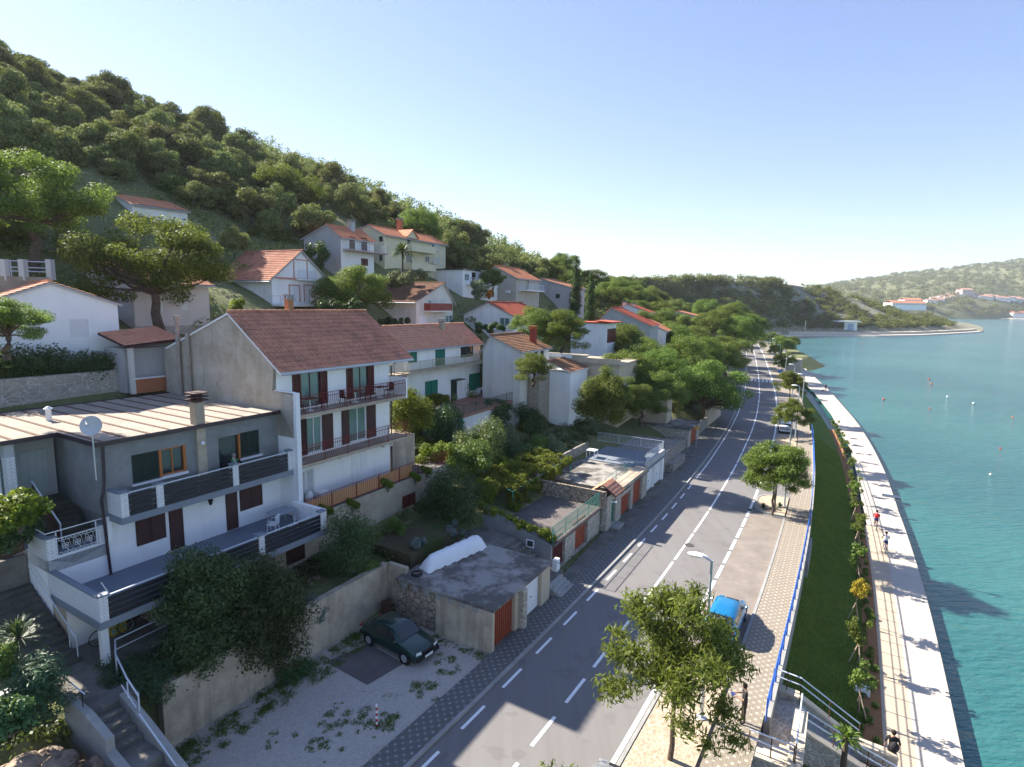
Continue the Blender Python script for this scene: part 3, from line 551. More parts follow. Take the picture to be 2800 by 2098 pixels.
# garages apron along the wall
m = MB(); m.poly([W(-13.7, 20.6, .06), W(-12.9, 20.6, .06), W(-13.0, 57, .06), W(-15.4, 57, .06)]); m.poly([W(-15.3, 57, .055), W(-13.1, 57, .055), W(RN(100)-7.5, 100, .055), W(RN(100)-9.4, 100, .055)]); St(m, 'forecourt', conc_m2 if False else conc_st)
m = MB(); m.poly([W(-20.8, -10, .02), W(-13.35, -10, .02), W(-13.35, 21.6, .02), W(-20.8, 22.3, .02)]); St(m, 'gravel_lot', lot_m)
m = MB(); pd = [AF.hz(z3(*q), 0) for q in [(640, 910), (895, 1050), (1115, 920), (900, 800)]]; m.poly([W(a, b, .03) for a, b, _ in pd]); St(m, 'concrete_pad', conc_dark)
# islands with kerb ring and pebbles
def island(s0, s1, o0=.15, o1=2.65, rnd=1.6):
    def outl(k, z):
        L = []
        for i in range(9): t = PI/2*i/8; L.append((o0+k+rnd*(1-math.cos(t)), s1-k-rnd*(1-math.sin(t))))
        L += [(o1, s1-k), (o1, s0+k)]
        for i in range(9): t = PI/2*i/8; L.append((o0+k+rnd*(1-math.sin(t)), s0+k+rnd*(1-math.cos(t))))
        return [W(RN(b)+a, b, z) for a, b in L]
    m = MB(); A_ = outl(0, .13); B_ = outl(.14, .13); n = len(A_)
    for i in range(n): j = (i+1) % n; m.poly([A_[i], A_[j], B_[j], B_[i]]); m.poly([A_[i]-np.array([0, 0, .13]), A_[j]-np.array([0, 0, .13]), A_[j], A_[i]])
    St(m, 'kerb', conc_cap); m = MB(); m.poly(outl(.13, .1)); St(m, 'pebble_bed', pebble)
island(15., 25.9); island(50., 55.5); island(76.5, 84); island(108, 116)
# embankment and quay
m = MB(); 
ks = [(a, float(np.interp(a, [20, 24, 60, 80, 100, 215], [-1.25, -1.25, -1.1, -.5, -.05, 0]))) for a in range(20, 216, 3)]
for (a, za), (b, zb_) in zip(ks, ks[1:]):
    wa = float(np.interp(a, [0, 110, 150, 190, 215], [8.15, 8.15, 7.3, 6.3, 5.2])); wb = float(np.interp(b, [0, 110, 150, 190, 215], [8.15, 8.15, 7.3, 6.3, 5.2]))
    for i in range(5):
        f0, f1 = i/5, (i+1)/5; sag = lambda f: .25*math.sin(PI*f)
        m.poly([W(RN(a)+4.5+(wa-4.5)*f0, a, za+(-2.95-za)*f0-sag(f0)), W(RN(a)+4.5+(wa-4.5)*f1, a, za+(-2.95-za)*f1-sag(f1)), W(RN(b)+4.5+(wb-4.5)*f1, b, zb_+(-2.95-zb_)*f1-sag(f1)), W(RN(b)+4.5+(wb-4.5)*f0, b, zb_+(-2.95-zb_)*f0-sag(f0))])
St(m, 'grass_bank', grass, smooth=True)
m = MB(); strip(m, 8.1, 8.95, -2.98, 16, 108, -3.6); St(m, 'planting_bed', soil)
QA = lambda s: float(np.interp(s, [0, 30, 45, 67, 80, 114, 163, 213], [12.05, 12.0, 12.15, 12.3, 12.7, 13.4, 13.6, 13.0]))
QI = lambda s: float(np.interp(s, [0, 29, 48, 61, 69, 96, 123, 157, 215], [9.2, 8.95, 8.95, 9.2, 9.25, 9.9, 10.2, 9.9, 6]))
m = MB(); mq = MB(); ss = [-5+i*2. for i in range(111)]
for a, b in zip(ss, ss[1:]):
    ia, ib = (QI(a), QI(b)); qa, qb = QA(a), QA(b)
    if a < 108: da, db = ia+.02, ib+.02
    m_ = 1.25
    if a < 60:
        m.poly([W(RN(a)+ia-.9, a, -3.0+.001), W(RN(a)+ia+m_, a, -3.), W(RN(b)+ib+m_, b, -3.), W(RN(b)+ib-.9, b, -3.0+.001)]); i0, i1 = ia+m_, ib+m_
    else: i0, i1 = ia-.3 if a > 100 else ia, ib-.3 if b > 100 else ib
    mq.poly([W(RN(a)+i0, a, -3.), W(RN(a)+qa, a, -3.), W(RN(b)+qb, b, -3.), W(RN(b)+i1, b, -3.)]); mq.poly([W(RN(a)+qa, a, -7), W(RN(b)+qb, b, -7), W(RN(b)+qb, b, -3.), W(RN(a)+qa, a, -3.)])
mq.poly([W(RN(215)+5.6, 215, -3), W(RN(215)+5.6, 215, -7), W(RN(215)+13, 215, -7), W(RN(215)+13, 215, -3)])
St(m, 'boardwalk', deck); St(mq, 'promenade', quay)
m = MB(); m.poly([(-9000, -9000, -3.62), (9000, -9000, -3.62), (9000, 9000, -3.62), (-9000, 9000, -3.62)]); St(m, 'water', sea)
# far shores: lofted land, each column = (photo x, shore y or (dist), ridge dist, ridge photo y)
def land(name, cols, mat, back=1.5, seed=3, amp=.06, nv=26, prof=.8, bank=1.2):
    g = random.Random(seed); m = MB(); V = []; k = 0; cx = [c[0] for c in cols]; nu = 90; xs = np.linspace(cx[0], cx[-1], nu)
    P3 = []
    for x in xs:
        y0 = float(np.interp(x, cx, [c[1] for c in cols])); D = float(np.interp(x, cx, [c[2] for c in cols])); yr = float(np.interp(x, cx, [c[3] for c in cols]))
        p0 = G((x, y0), -3.7); p1 = at((x, yr), max(D, p0[1]*1.04)); col = []
        for j in range(nv+1):
            t = j/nv
            if t <= .8: q = t/.8; xy = p0[:2]*(1-q)+p1[:2]*q; z = -3.7+(p1[2]+3.7)*(q**prof)+(bank if 0 < q else 0)*(1-q); z += amp*(p1[2]+4)*math.sin(q*PI)*math.sin(x*.031+q*9+math.sin(x*.011)*3)*1.1
            else: q = (t-.8)/.2; xy = p1[:2]*(1+q*(back-1)); z = p1[2]*(1-q*.3)-q*3
            col.append((xy[0], xy[1], z))
        P3.append(col)
    for c in P3: V += c
    F = [(i*(nv+1)+j, (i+1)*(nv+1)+j, (i+1)*(nv+1)+j+1, i*(nv+1)+j+1) for i in range(nu-1) for j in range(nv)]
    m.add(V, F); St(m, name, mat, smooth=True); return P3
SPIT = land('hill', [(1500, 925, 360, 772), (1760, 925, 380, 770), (1880, 925, 420, 766), (2000, 925, 450, 765), (2120, 921, 480, 770), (2180, 918, 520, 778), (2270, 919, 560, 796), (2400, 920, 590, 838), (2520, 918, 610, 868), (2600, 914, 620, 886), (2655, 911, 622, 899), (2688, 908, 610, 904)], rockm, 1.6, 3)
FAR = land('far_hill', [(1700, 880, 2600, 800), (2200, 876, 2700, 790), (2300, 873, 2800, 772), (2450, 871, 2900, 748), (2600, 872, 2900, 733), (2800, 873, 3000, 706), (3100, 876, 3000, 670)], hillm, 1.3, 8, .03)
def onland(P3, p):
    best = None
    for c in P3:
        for a, b in zip(c, c[1:]):
            qa, qb = np.array(a)-CAMP, np.array(b)-CAMP; xa = 1400+FPX*(qa@CR)/(qa@_f); ya = 1049-FPX*(qa@CU)/(qa@_f); yb = 1049-FPX*(qb@CU)/(qb@_f)
            if abs(xa-p[0]) < 14 and yb <= p[1] <= ya and (best is None or abs(xa-p[0]) < best[0]): t = (ya-p[1])/max(ya-yb, 1e-6); best = (abs(xa-p[0]), np.array(a)*(1-t)+np.array(b)*t)
    return best[1] if best else at(p, 1800)
# beach / mole rim of the spit
m = MB()
rim = [G(p, -3.4) for p in [(2080, 927), (2160, 920), (2200, 919), (2270, 920), (2400, 921), (2520, 919), (2600, 915), (2650, 912), (2690, 909)]]
for a, b in zip(rim, rim[1:]):
    k = np.array([0, 9, 0]); m.poly([a+(0, 0, -.4), b+(0, 0, -.4), b+(0, 1.5, .9), a+(0, 1.5, .9)]); m.poly([a+(0, 1.5, .9), b+(0, 1.5, .9), b+k+(0, 0, 1.2), a+k+(0, 0, 1.2)]); m.poly([a+k+(0, 0, 1.2), b+k+(0, 0, 1.2), b+k+(0, .5, 2.9), a+k+(0, .5, 2.9)]); m.poly([a+k+(0, .5, 2.9), b+k+(0, .5, 2.9), b+k+(0, 6, 3), a+k+(0, 6, 3)])
St(m, 'beach', beach)
m = MB(); rim = [G(p, -3.4) for p in [(2380, 866), (2500, 868), (2600, 870), (2700, 872), (2850, 874)]]
for a, b in zip(rim, rim[1:]): m.poly([a, b, b+(0, 30, 4), a+(0, 30, 4)])
St(m, 'far_beach', beach)
# ---------------------------------------------------------------- house A: flat roofed house above the parking lot
def HH(fn, a, b, n, side='n', fr=AF):                      # hole from two photo corners on a wall plane
    if side == 'n': p, q = fr.hn(a, n), fr.hn(b, n); return (min(p[1], q[1]), max(p[1], q[1]), min(p[2], q[2]), max(p[2], q[2]))
    p, q = fr.hs(a, n), fr.hs(b, n); return (min(p[0], q[0]), max(p[0], q[0]), min(p[2], q[2]), max(p[2], q[2]))
A = T('flat_roofed_house', 'white and grey flat roofed terraced house with dark board balconies above the gravel lot', 'house', tuple(W(-27, 12, 2.6)))
NA = -26.86
up = [(12.63, 13.78, 8.73, 10.04), (13.84, 14.96, 8.78, 10.04), (16.7, 17.8, 7.75, 10.02), (17.85, 19.0, 8.72, 10.06)]
lo = [(12.58, 13.89, 5.8, 7.11), (14.04, 14.71, 5.03, 7.13), (16.9, 17.56, 5.03, 7.16), (17.69, 19.04, 5.84, 7.2)]
m = MB(); wall(m, AF, 11.42, 20.2, 7.6, 10.72, NA, up); wall(m, AF, -30.1, NA, 7.6, 10.72, 11.42, [], side='s', out=-1)
m.box(-37.4, -27.2, 11.6, 20.18, 2.5, 10.72)
# back wing with the veranda
m.build('upper_wall', grey_pl, A)
m = MB(); wall(m, AF, 11.42, 20.2, 4.98, 7.6, NA, lo); wall(m, AF, 9.3, 11.42, 4.98, 6.46, NA); m.box(-30.3, -27.1, 9.32, 20.1, 2.3, 6.35); m.poly([W(-30.3, 9.3, 2.3), W(NA, 9.3, 2.3), W(NA, 9.3, 6.5), W(-30.3, 9.3, 6.5)])
wall(m, AF, NA, -25.5, 4.98, 11.0, 20.2, [], side='s', out=-1); m.box(-26.85, -26.7, 11.42, 11.6, 6.5, 7.6)
m.box(NA-.18, NA-.02, 9.3, 11.42, 5.0, 6.46); m.build('lower_wall', white, A)
opening(A, AF, NA, 'n', up[0], 'kslat'); opening(A, AF, NA, 'n', up[1], 'owin'); opening(A, AF, NA, 'n', up[2], 'odark'); opening(A, AF, NA, 'n', up[3], 'kslat')
for q in ((13.78, 13.9, 8.75), (14.9, 15.02, 8.75), (17.77, 17.86, 8.5)): m = MB(); m.box(NA-.08, NA+.05, *q, 10.04); m.build('window_frame', wood_or, A)
for q in ((12.55, 13.8, 8.65, 8.72), (13.82, 15.05, 8.65, 8.76), (17.8, 19.1, 8.62, 8.7)): m = MB(); m.box(NA, NA+.14, *q); m.build('window_sill', whitep, A)
for h, k in zip(lo, ('bshut', 'bshut', 'bshut', 'bshut')): opening(A, AF, NA+.05, 'n', h, k)
# roof
m = MB(); out = [(-26.6, 11.2), (-26.6, 20.25), (-37.5, 20.25), (-37.5, 9.0), (-30.0, 9.0), (-30.0, 11.2)][::1]
P = [W(a, b, 10.9) for a, b in out]; slab(m, P, .16); ro = m.build('roof', conc_roof2 if False else m_conc('pale_membrane_roof', (.4, .345, .29), (.29, .25, .21), .8, .1), A)
m = MB(); s = 9.6
while s < 20: m.box(-37.3, -26.75 if s > 11.3 else -30.1, s-.07, s+.07, 10.9, 10.925); s += .95
m.build('roof_seam', m_conc('seam_brown', (.2, .13, .1), (.12, .09, .07), 3, 0), ro)
m = MB()
for (a, b), (c, d) in zip(out, out[1:]+out[:1]): m.beam(W(a, b, 10.85), W(c, d, 10.85), .06, .2)
m.build('fascia', gutter, ro)
m = MB(); m.box(-27.2, -26.72, 15.55, 16.0, 7.65, 12.0); ch = m.build('chimney', conc_w, A); k = MB()
for i in range(3): k.box(-27.35, -26.57, 15.4, 16.15, 12.08+i*.17, 12.14+i*.17)
k.box(-27.15, -26.77, 15.6, 15.95, 12.0, 12.5); k.build('cap', brown, ch)
m = MB(); m.rod(W(-33.5, 12.2, 10.9), W(-33.5, 12.2, 11.5), .12, 8); m.rod(W(-33.5, 12.2, 11.5), W(-33.5, 12.2, 11.62), .2, 8, .03); m.build('vent_pipe', whitep, A)
# downpipe, wall light, hooks
m = MB(); m.tube([W(-26.7, 11.5, 10.7), W(-26.75, 11.46, 9.2), W(-26.68, 11.35, 8.7), W(-26.76, 11.3, 8.4), W(-26.76, 11.42, 5.0)], .055, 6); m.build('downpipe', gutter, A)
m = MB(); m.ball(W(-26.6, 15.75, 10.0), .1); m.build('globe_lamp', whitep, A)
m = MB(); c = W(-26.7, 15.9, 7.05); m.tube([c, c+(0, 0, .28), c+AF.n*.2+(0, 0, .28)], .015, 4); m.rod(c+AF.n*.2+(0, 0, -.2), c+AF.n*.2+(0, 0, .03), .06, 6, .12); m.rod(c+AF.n*.2+(0, 0, .03), c+AF.n*.2+(0, 0, .14), .14, 6, .02); m.build('lantern', ironb, A)
# boarded balconies
def boarded(par, n, s0, s1, zf, piers, depth, zc=1.2, zr=.0, slab_n=None):
    m = MB(); m.box(NA, n+.03, s0, s1, zf-.26, zf); o = m.build('balcony' if zf > 6 else 'terrace', [floor_gr], par)
    e = MB(); e.beam(W(n+.05, s0, zf-.13), W(n+.05, s1, zf-.13), .05, .3); e.beam(W(n+.05, s0-.02, zf-.13), W(NA, s0-.02, zf-.13), .05, .3); e.build('slab_edge', slabgrey, o)
    for a in piers: p = MB(); p.box(n-.22, n+.06, a, a+.3, zf, zf+zc); p.build('brick_pier', brickW, o); c = MB(); c.box(n-.27, n+.11, a-.05, a+.35, zf+zc, zf+zc+.06); c.build('coping', slabgrey, o)
    p = MB(); p.box(NA, n-.2, s0, s0+.16, zf, zf+zc-.06); p.build('brick_parapet', brickW, o); c = MB(); c.box(NA, n-.2, s0-.03, s0+.2, zf+zc-.06, zf+zc); c.build('coping', slabgrey, o)
    for a, a2 in zip(piers, piers[1:]):
        b = MB(); rl = MB(); x0, x1 = a+.31, a2-.01; hgt = (zc-.12)/4
        for i in range(4): b.box(n-.02, n+.02, x0, x1, zf+.02+i*hgt, zf+.02+(i+.84)*hgt)
        rl.beam(W(n, x0, zf+zc-.04), W(n, x1, zf+zc-.04), .06, .04)
        k = max(1, int((x1-x0)/1.6))
        for i in range(k+1): q = x0+.1+(x1-x0-.2)*i/k; rl.beam(W(n-.05, q, zf), W(n-.05, q, zf+zc-.04), .04, .04)
        b.build('board_panel', wood_dk, o); rl.build('handrail', steel_w, o)
    return o
boarded(A, -25.75, 11.55, 20.2, 7.72, [11.55, 13.0, 16.65, 19.9], .9, 1.08)
te = boarded(A, -22.95, 9.3, 20.1, 5.0, [9.3, 12.75, 15.95, 19.6], 3.9, 1.0)
m = MB(); m.box(-25.5, -23.1, 19.9, 20.15, 4.7, 6.0); m.build('end_parapet', white, te)
for a in (9.7, 12.6):
    m = MB(); m.rod(W(-22.95, a, 5.95), W(-23.0, a-.22, 6.5), .02, 4); m.build('pole_stub', steel_w, te)
for a in (16.9, 19.7):
    m = MB(); m.rod(W(-25.75, a, 8.8), W(-25.75, a-.2, 9.2), .018, 4); m.build('pole_stub', steel_w, te)
# basement storey with porch
dr = (11.35, 12.0, 3.02, 4.65); bw = HH(0, z3(400, 215), z3(520, 280), -24.6)
m = MB(); wall(m, AF, 9.32, 12.1, 2.9, 4.76, -25.7, [dr]); wall(m, AF, 12.6, 21.5, 1.5, 4.76, -24.6, [bw]); m.box(-25.7, -24.5, 12.05, 12.6, 2.9, 4.76); m.box(-27, -25.75, 9.32, 11.2, 2.5, 4.7); m.build('basement_wall', conc_w, A)
opening(A, AF, -25.7, 'n', dr, 'dboard'); opening(A, AF, -24.6, 'n', bw, 'bslat')
m = MB(); m.box(-25.72, -25.66, 9.32, 11.3, 3.0, 4.75); m.build('porch_wall', white, A)
m = MB(); m.box(-23.55, -23.3, 9.45, 9.7, 3.0, 4.76); m.build('column', whitep, A)
m = MB(); m.box(-26.9, -23.1, 9.0, 12.6, 2.4, 3.0); m.box(-23.1, -20.9, 8.0, 9.5, 2.4, 2.99); m.box(-24.6, -23.1, 8.0, 9.0, 2.4, 2.985); m.build('porch_floor', conc_st, A)
# number plate 73
m = MB(); a, b, c = AF.hn(z2(1185, 497), -24.6); m.box(-24.6, -24.57, b-.17, b+.17, c-.1, c+.1); pl = m.build('number_plate', m_paint('plate_navy', (.02, .03, .15)), A)
def text(par, body, loc, size, nrm, mat, name='lettering', ext=.004):
    cu = bpy.data.curves.new('_x', 'FONT'); cu.body = body; cu.size = size; cu.extrude = ext; cu.align_x = 'CENTER'; cu.align_y = 'CENTER'
    o = bpy.data.objects.new('_x', cu); link(o); dg = bpy.context.evaluated_depsgraph_get(); me = bpy.data.meshes.new_from_object(o.evaluated_get(dg)); bpy.data.objects.remove(o); me.materials.clear(); me.materials.append(mat)
    q = bpy.data.objects.new(name, me); link(q); z = Vector(nrm).normalized(); y = Vector((0, 0, 1)); x = y.cross(z)
    q.matrix_world = Matrix(((x.x, y.x, z.x, 0), (x.y, y.y, z.y, 0), (x.z, y.z, z.z, 0), (0, 0, 0, 1))); 
    if par: q.parent = par; q.location = Vector(loc)-Vector(par['_o'])
    return q
text(pl, '73', W(-24.56, b, c), .2, AF.n, whitep)
# landing rail, outside stairs and veranda wing
LZ = 6.42
m = MB(); m.box(-30.2, NA, 9.3, 11.42, 5.9, LZ); m.build('landing', slabgrey, A)
m = MB(); m.box(NA-.2, NA+.02, 9.28, 9.62, LZ, 7.32); m.box(-28.6, NA-.2, 9.28, 9.44, LZ, 7.3); pr = m.build('brick_pier', brickW, A); m = MB(); m.box(NA-.2, NA+.02, 11.12, 11.42, LZ, 7.3); pr2 = m.build('brick_pier', brickW, A)
m = MB(); m.box(NA-.25, NA+.06, 9.24, 9.66, 7.32, 7.37); m.box(-28.65, NA-.2, 9.24, 9.48, 7.3, 7.35); m.build('coping', slabgrey, pr); m = MB(); m.box(NA-.25, NA+.06, 11.08, 11.42, 7.3, 7.35); m.build('coping', slabgrey, pr2)
m = MB()
for z in (LZ+.07, 7.22): m.beam(W(NA-.06, 9.64, z), W(NA-.06, 11.1, z), .03, .03)
m.rod(W(NA-.06, 9.3, 7.55), W(NA-.06, 11.4, 7.55), .022, 5); m.rod(W(NA-.06, 9.3, 7.55), W(-28.5, 9.36, 7.55), .022, 5); m.rod(W(-28.5, 9.36, 7.35), W(-28.5, 9.36, 7.55), .02, 4)
for a in (9.65, 11.08): m.beam(W(NA-.06, a, LZ), W(NA-.06, a, 7.5), .035, .035)
for i in range(9):
    for z in (LZ+.13, 7.15): m.ring(W(NA-.06, 9.78+i*.148, z), AF.n, .058, .011, 10, 4)
for i in range(3):
    c0 = 9.95+i*.43
    for dx, dz in ((-.055, .05), (.055, .05), (-.055, -.06), (.055, -.06)): m.ring(W(NA-.06, c0+dx, 6.85+dz), AF.n, .05, .011, 10, 4)
    m.rod(W(NA-.06, c0-.02, 6.98), W(NA-.06, c0-.1, 7.1), .01, 4); m.rod(W(NA-.06, c0+.02, 6.74), W(NA-.06, c0+.1, 6.6), .01, 4)
    m.tube([W(NA-.06, c0+.12, 7.12), W(NA-.06, c0+.23, 6.56), W(NA-.06, c0+.31, 7.12)], .01, 4)
m.build('ornamental_railing', whitep, A)
m = MB(); steps(m, 0, 8, LZ, 7.85, -27.9, -30.1, 10.25, 11.4, 6.2); m.box(-31.2, -30.1, 9.95, 11.45, 6, 7.85); m.build('stairs', m_conc('mossy_step', (.1, .1, .085), (.055, .06, .045), 2, .1), A)
m = MB()
for i in range(4): m.beam(W(-27.8, 10.15, LZ+.2+i*.22), W(-30.2, 10.15, 7.85+.2+i*.22), .03, .18)
st_ = m.build('stair_panel', wood_br, A); m = MB(); m.beam(W(-27.75, 10.15, LZ+1.08), W(-30.2, 10.15, 8.95), .05, .05); m.beam(W(-27.78, 10.15, LZ), W(-27.78, 10.15, LZ+1.06), .04, .04); m.build('handrail', steel_w, st_)
m = MB()
for i in range(4): m.beam(W(-28.75, 9.2, LZ+.15+i*.22), W(-30.2, 8.2, LZ-.75+i*.22), .03, .18)
m.build('stair_panel', wood_br, A)
m = MB(); steps(m, 0, 6, LZ, LZ-1., -28.8, -30.2, 8.3, 9.25, 4.5); m.build('stairs', conc_st, A)
# wing
hd = (-31.6, -30.15, 7.85, 10.0)
m = MB(); m.box(-37.4, -31.35, 9.3, 11.5, 5.8, 10.74); m.box(-31.35, -30.15, 9.3, 9.65, 7.9, 10.74); m.build('veranda_wall', greyw, A)
m = MB(); m.box(-30.4, -30.05, 9.28, 9.62, 5.9, 10.2); m.build('brick_pier', brickW, A); m = MB(); m.box(-37, -30.4, 9.18, 9.3, 5, 8.5); m.build('brick_wall', brickW, A)
m = MB(); m.box(-36.6, -30.5, 9.2, 9.28, 8.55, 10.1); m.build('pane', pane_c, A); m = MB()
for a in (-36.6, -34.5, -32.5, -30.5): m.beam(W(a, 9.17, 8.5), W(a, 9.17, 10.2), .07, .07)
for z in (8.55, 9.7, 10.15): m.beam(W(-36.6, 9.17, z), W(-30.5, 9.17, z), .07, .07)
m.build('window_frame', whitep, A)
m = MB()
for i in range(10): m.box(-31.34, -31.30+.03*(i % 2), 9.75+i*.14, 9.75+(i+1)*.14, 8.0, 10.05)
m.build('door_curtain', m_paint('striped_curtain', (.42, .47, .46), .8), A)
for b_ in (9.6, 11.3): pass
# satellite dish on its mast
D = T('satellite_dish', 'pale round satellite dish on a mast at the corner of the flat grey roof', 'satellite dish', tuple(W(-26.5, 11.1, 9.2)))
m = MB(); m.rod(W(-26.45, 11.05, 9.4), W(-26.45, 11.05, 12.1), .03, 6); m.rod(W(-26.85, 11.42, 10.2), W(-26.45, 11.05, 10.2), .02, 5); m.build('mast', steel, D)
m = MB(); c = Vector(W(-26.3, 11.0, 11.75)); ax = Vector((.25, -.93, .28)).normalized(); a = ax.orthogonal().normalized(); b = ax.cross(a); V = [tuple(c)]; F = []; nr_ = 24
for k in range(1, 5):
    for j in range(nr_): t = 2*PI*j/nr_; V.append(tuple(c+(a*math.cos(t)+b*math.sin(t))*.4*k/4+ax*.12*(k/4)**2))
F = [(0, 1+j, 1+(j+1) % nr_) for j in range(nr_)]+[(1+(k-1)*nr_+j, 1+k*nr_+j, 1+k*nr_+(j+1) % nr_, 1+(k-1)*nr_+(j+1) % nr_) for k in range(1, 4) for j in range(nr_)]
m.add(V, F); m.add([tuple(Vector(p)-ax*.03) for p in V], [f[::-1] for f in F]); m.build('reflector', m_paint('dish_grey', (.5, .52, .54)), D, smooth=True)
m = MB(); m.rod(c-b*.4, c+ax*.45, .015, 4); m.ball(c+ax*.45, .06); m.build('receiver_arm', steel, D)
# ---------------------------------------------------------------- house B: tall house with the red tiled roof
B = T('tiled_house', 'tall three storey white house with a large dull red tiled roof and weathered bare gable', 'house', tuple(W(-27, 24, 2.6)))
top = [(21.25, 23.8, 10.8, 12.9), (25.3, 27.75, 10.8, 12.9)]; mid = [(22.1, 23.25, 7.98, 10.15), (25.45, 26.95, 7.98, 10.2)]; bot = [(21.35, 22.6, 5.1, 7.0)]
m = MB(); wall(m, AF, 20.22, 29.2, 2.4, 13.2, NA, top+mid+bot, .16); m.box(-37.8, -27.1, 20.4, 29.15, 2.4, 12.9); m.poly([W(-37.8, 29.2, 2.4), W(NA, 29.2, 2.4), W(NA, 29.2, 13.2), W(-30.85, 29.2, 16.), W(-37.8, 29.2, 13.7)][::-1]); m.build('wall', white, B)
m = MB(); gp = [W(-37.8, 20.2, 9.5), W(-25.52, 20.2, 9.5), W(-25.52, 20.2, 11.9), W(-27.2, 20.2, 11.98), W(-27.0, 20.2, 13.45), W(-30.85, 20.2, 16.02), W(-37.8, 20.2, 13.75)]; gq = [p+AF.u*.24 for p in gp]; n = len(gp); m.add(gp+gq, [tuple(range(n-1, -1, -1))[::-1], tuple(range(2*n-1, n-1, -1))]+[(i, (i+1) % n, (i+1) % n+n, i+n) for i in range(n)]); m.build('gable_wall', gable_m, B)
m = MB(); m.box(-25.5, -25.3, 20.2, 20.48, 5.0, 12.0); m.box(-27.1, -25.5, 20.22, 20.42, 11.98, 12.03); m.build('white_edge', whitep, B)
def tri(): pass
rb = roof_gable(B, AF, -37.3, -26.55, 20.25, 31.0, 13.15, 13.9, 16.2, -30.85, roofB, over=.2, tw=.27, th=.42, eave_m=whitep)
chimney(B, AF, -31.1, 24.6, 15.8, 17.0, .4, m_plaster('orange_stack', (.42, .2, .1), .4)) 
flue = m_conc('flue', (.4, .36, .32), (.26, .23, .2), 3, .2)
m = MB(); m.rod(W(-35.9, 20.05, 10.5), W(-35.9, 20.05, 15.6), .13, 8); m.rod(W(-35.9, 20.05, 15.6), W(-35.9, 20.05, 15.9), .17, 8); m.build('flue_pipe', flue, B)
m = MB(); m.rod(W(-34.8, 20.02, 10.6), W(-34.8, 20.02, 14.9), .12, 8); m.build('flue_pipe', flue, B)
# top floor windows with dark red shutters
def french(par, h, fm, sh, kind, slat_first=False):
    a0, a1, e, g = h; opening(par, AF, NA, 'n', (a0+(.0 if kind == 't' else 0), a1, e, g), fm, .16)
for i, h in enumerate(top):
    a0, a1, e, g = h; w_ = (a1-a0); s_ = w_*.23
    opening(B, AF, NA, 'n', (a0+s_, a1-s_, e, g), 'dcurt'); 
    for q in ((a0, a0+s_), (a1-s_, a1)): opening(B, AF, NA+.04, 'n', (q[0], q[1], e, g), 'rslat')
for i, h in enumerate(mid):
    opening(B, AF, NA, 'n', h, 'wcurt')
    m = MB(); m.box(NA+.01, NA+.07, h[1]+.03, h[1]+.85, h[2], h[3]); m.build('shutter', brown, B)
    if i: m = MB(); m.box(NA+.01, NA+.07, h[0]-.62, h[0]-.02, h[2], h[3]); m.build('shutter', brown, B)
    else: opening(B, AF, NA+.15, 'n', (h[0]-.72, h[0]-.02, h[2], h[3]), 'bslat')
opening(B, AF, NA, 'n', bot[0], 'wslat')
for a in (25.6, 26.35): 
    m = MB(); m.box(NA+.005, NA+.03, a, a+.6, 5.05 if a < 26 else 5.9, 7.2); m.build('door' if a < 26 else 'shutter', whitep, B)
# balconies
for zf, n0 in ((10.7, -25.5), (7.85, -25.5)):
    m = MB(); m.box(NA, n0, 20.45, 29.3 if zf > 9 else 29.75, zf-.2, zf); o = m.build('balcony', conc_w, B)
    P0, P1 = W(n0+.02, 20.5, zf-.05), W(n0+.02, 29.3, zf-.05); railing(o, P0, P1, 1.12, redrail, .14, .012, 1.75, (1., .82), .1, rr=.018, curl=True)
    if zf > 9:
        m = MB(); m.box(NA, n0+.05, 29.3, 29.45, zf-.2, zf+1.2); m.build('side_wall', white, o); railing(o, W(NA, 29.4, zf+1.2), W(n0, 29.4, zf+1.2), .25, redrail, 0, posts=1.3)
    else: railing(o, W(NA+.1, 29.7, zf), W(n0, 29.7, zf), 1.0, redrail, .14, .012, rr=.018)
m = MB(); m.tube([W(-26.5, 29.6, 12.9), W(-26.8, 29.35, 12.6), W(-26.8, 29.3, 5.0)], .05, 6); m.build('downpipe', gutter, B)
# terrace of the tall house
m = MB(); m.box(NA, -25.05, 20.2, 34., 4.7, 5.0); tb = m.build('terrace', conc_st, B)
bs = HH(0, z5(1935, 1545), z5(2040, 1630), -25.0); 
m = MB(); wall(m, AF, 20.1, 34, 1.2, 4.98, -25.04, [bs]); m.build('terrace_wall', conc_w, tb); opening(tb, AF, -25.04, 'n', bs, 'rboard')
railing(tb, W(-25.1, 20.4, 5.0), W(-25.1, 34, 5.0), 1.0, redrail, .16, .012, 1.8, (1.,), .1)
m = MB(); m.box(-25.16, -25.14, 20.4, 29.5, 5.08, 5.85); m.build('backing_panel', mattb, tb)
m = MB(); m.box(-26.8, -25.3, 20.9, 20.94, 5.05, 5.75); m.build('glass_panel', frosted, tb)
m = MB(); m.box(-29.5, -26.9, 29.5, 31.9, 4, 7.4); m.build('shed', conc_dark2 if False else conc, B)
m = MB(); m.box(NA, NA+.35, 28.3, 29.1, 7.1, 7.5); ac = m.build('air_conditioner', whitep, B); m = MB(); m.disc(W(NA+.36, 28.9, 7.3), AF.n, .15, .02, 14); m.build('fan', greyw, ac)
m = MB(); c = W(NA+.08, 24.5, 7.35); m.tube([c+AF.u*-.22, c+(0, 0, -.14), c+AF.u*.22], [.02, .09, .02], 6); m.build('lamp_shade', m_paint('clay', (.4, .2, .12)), B)
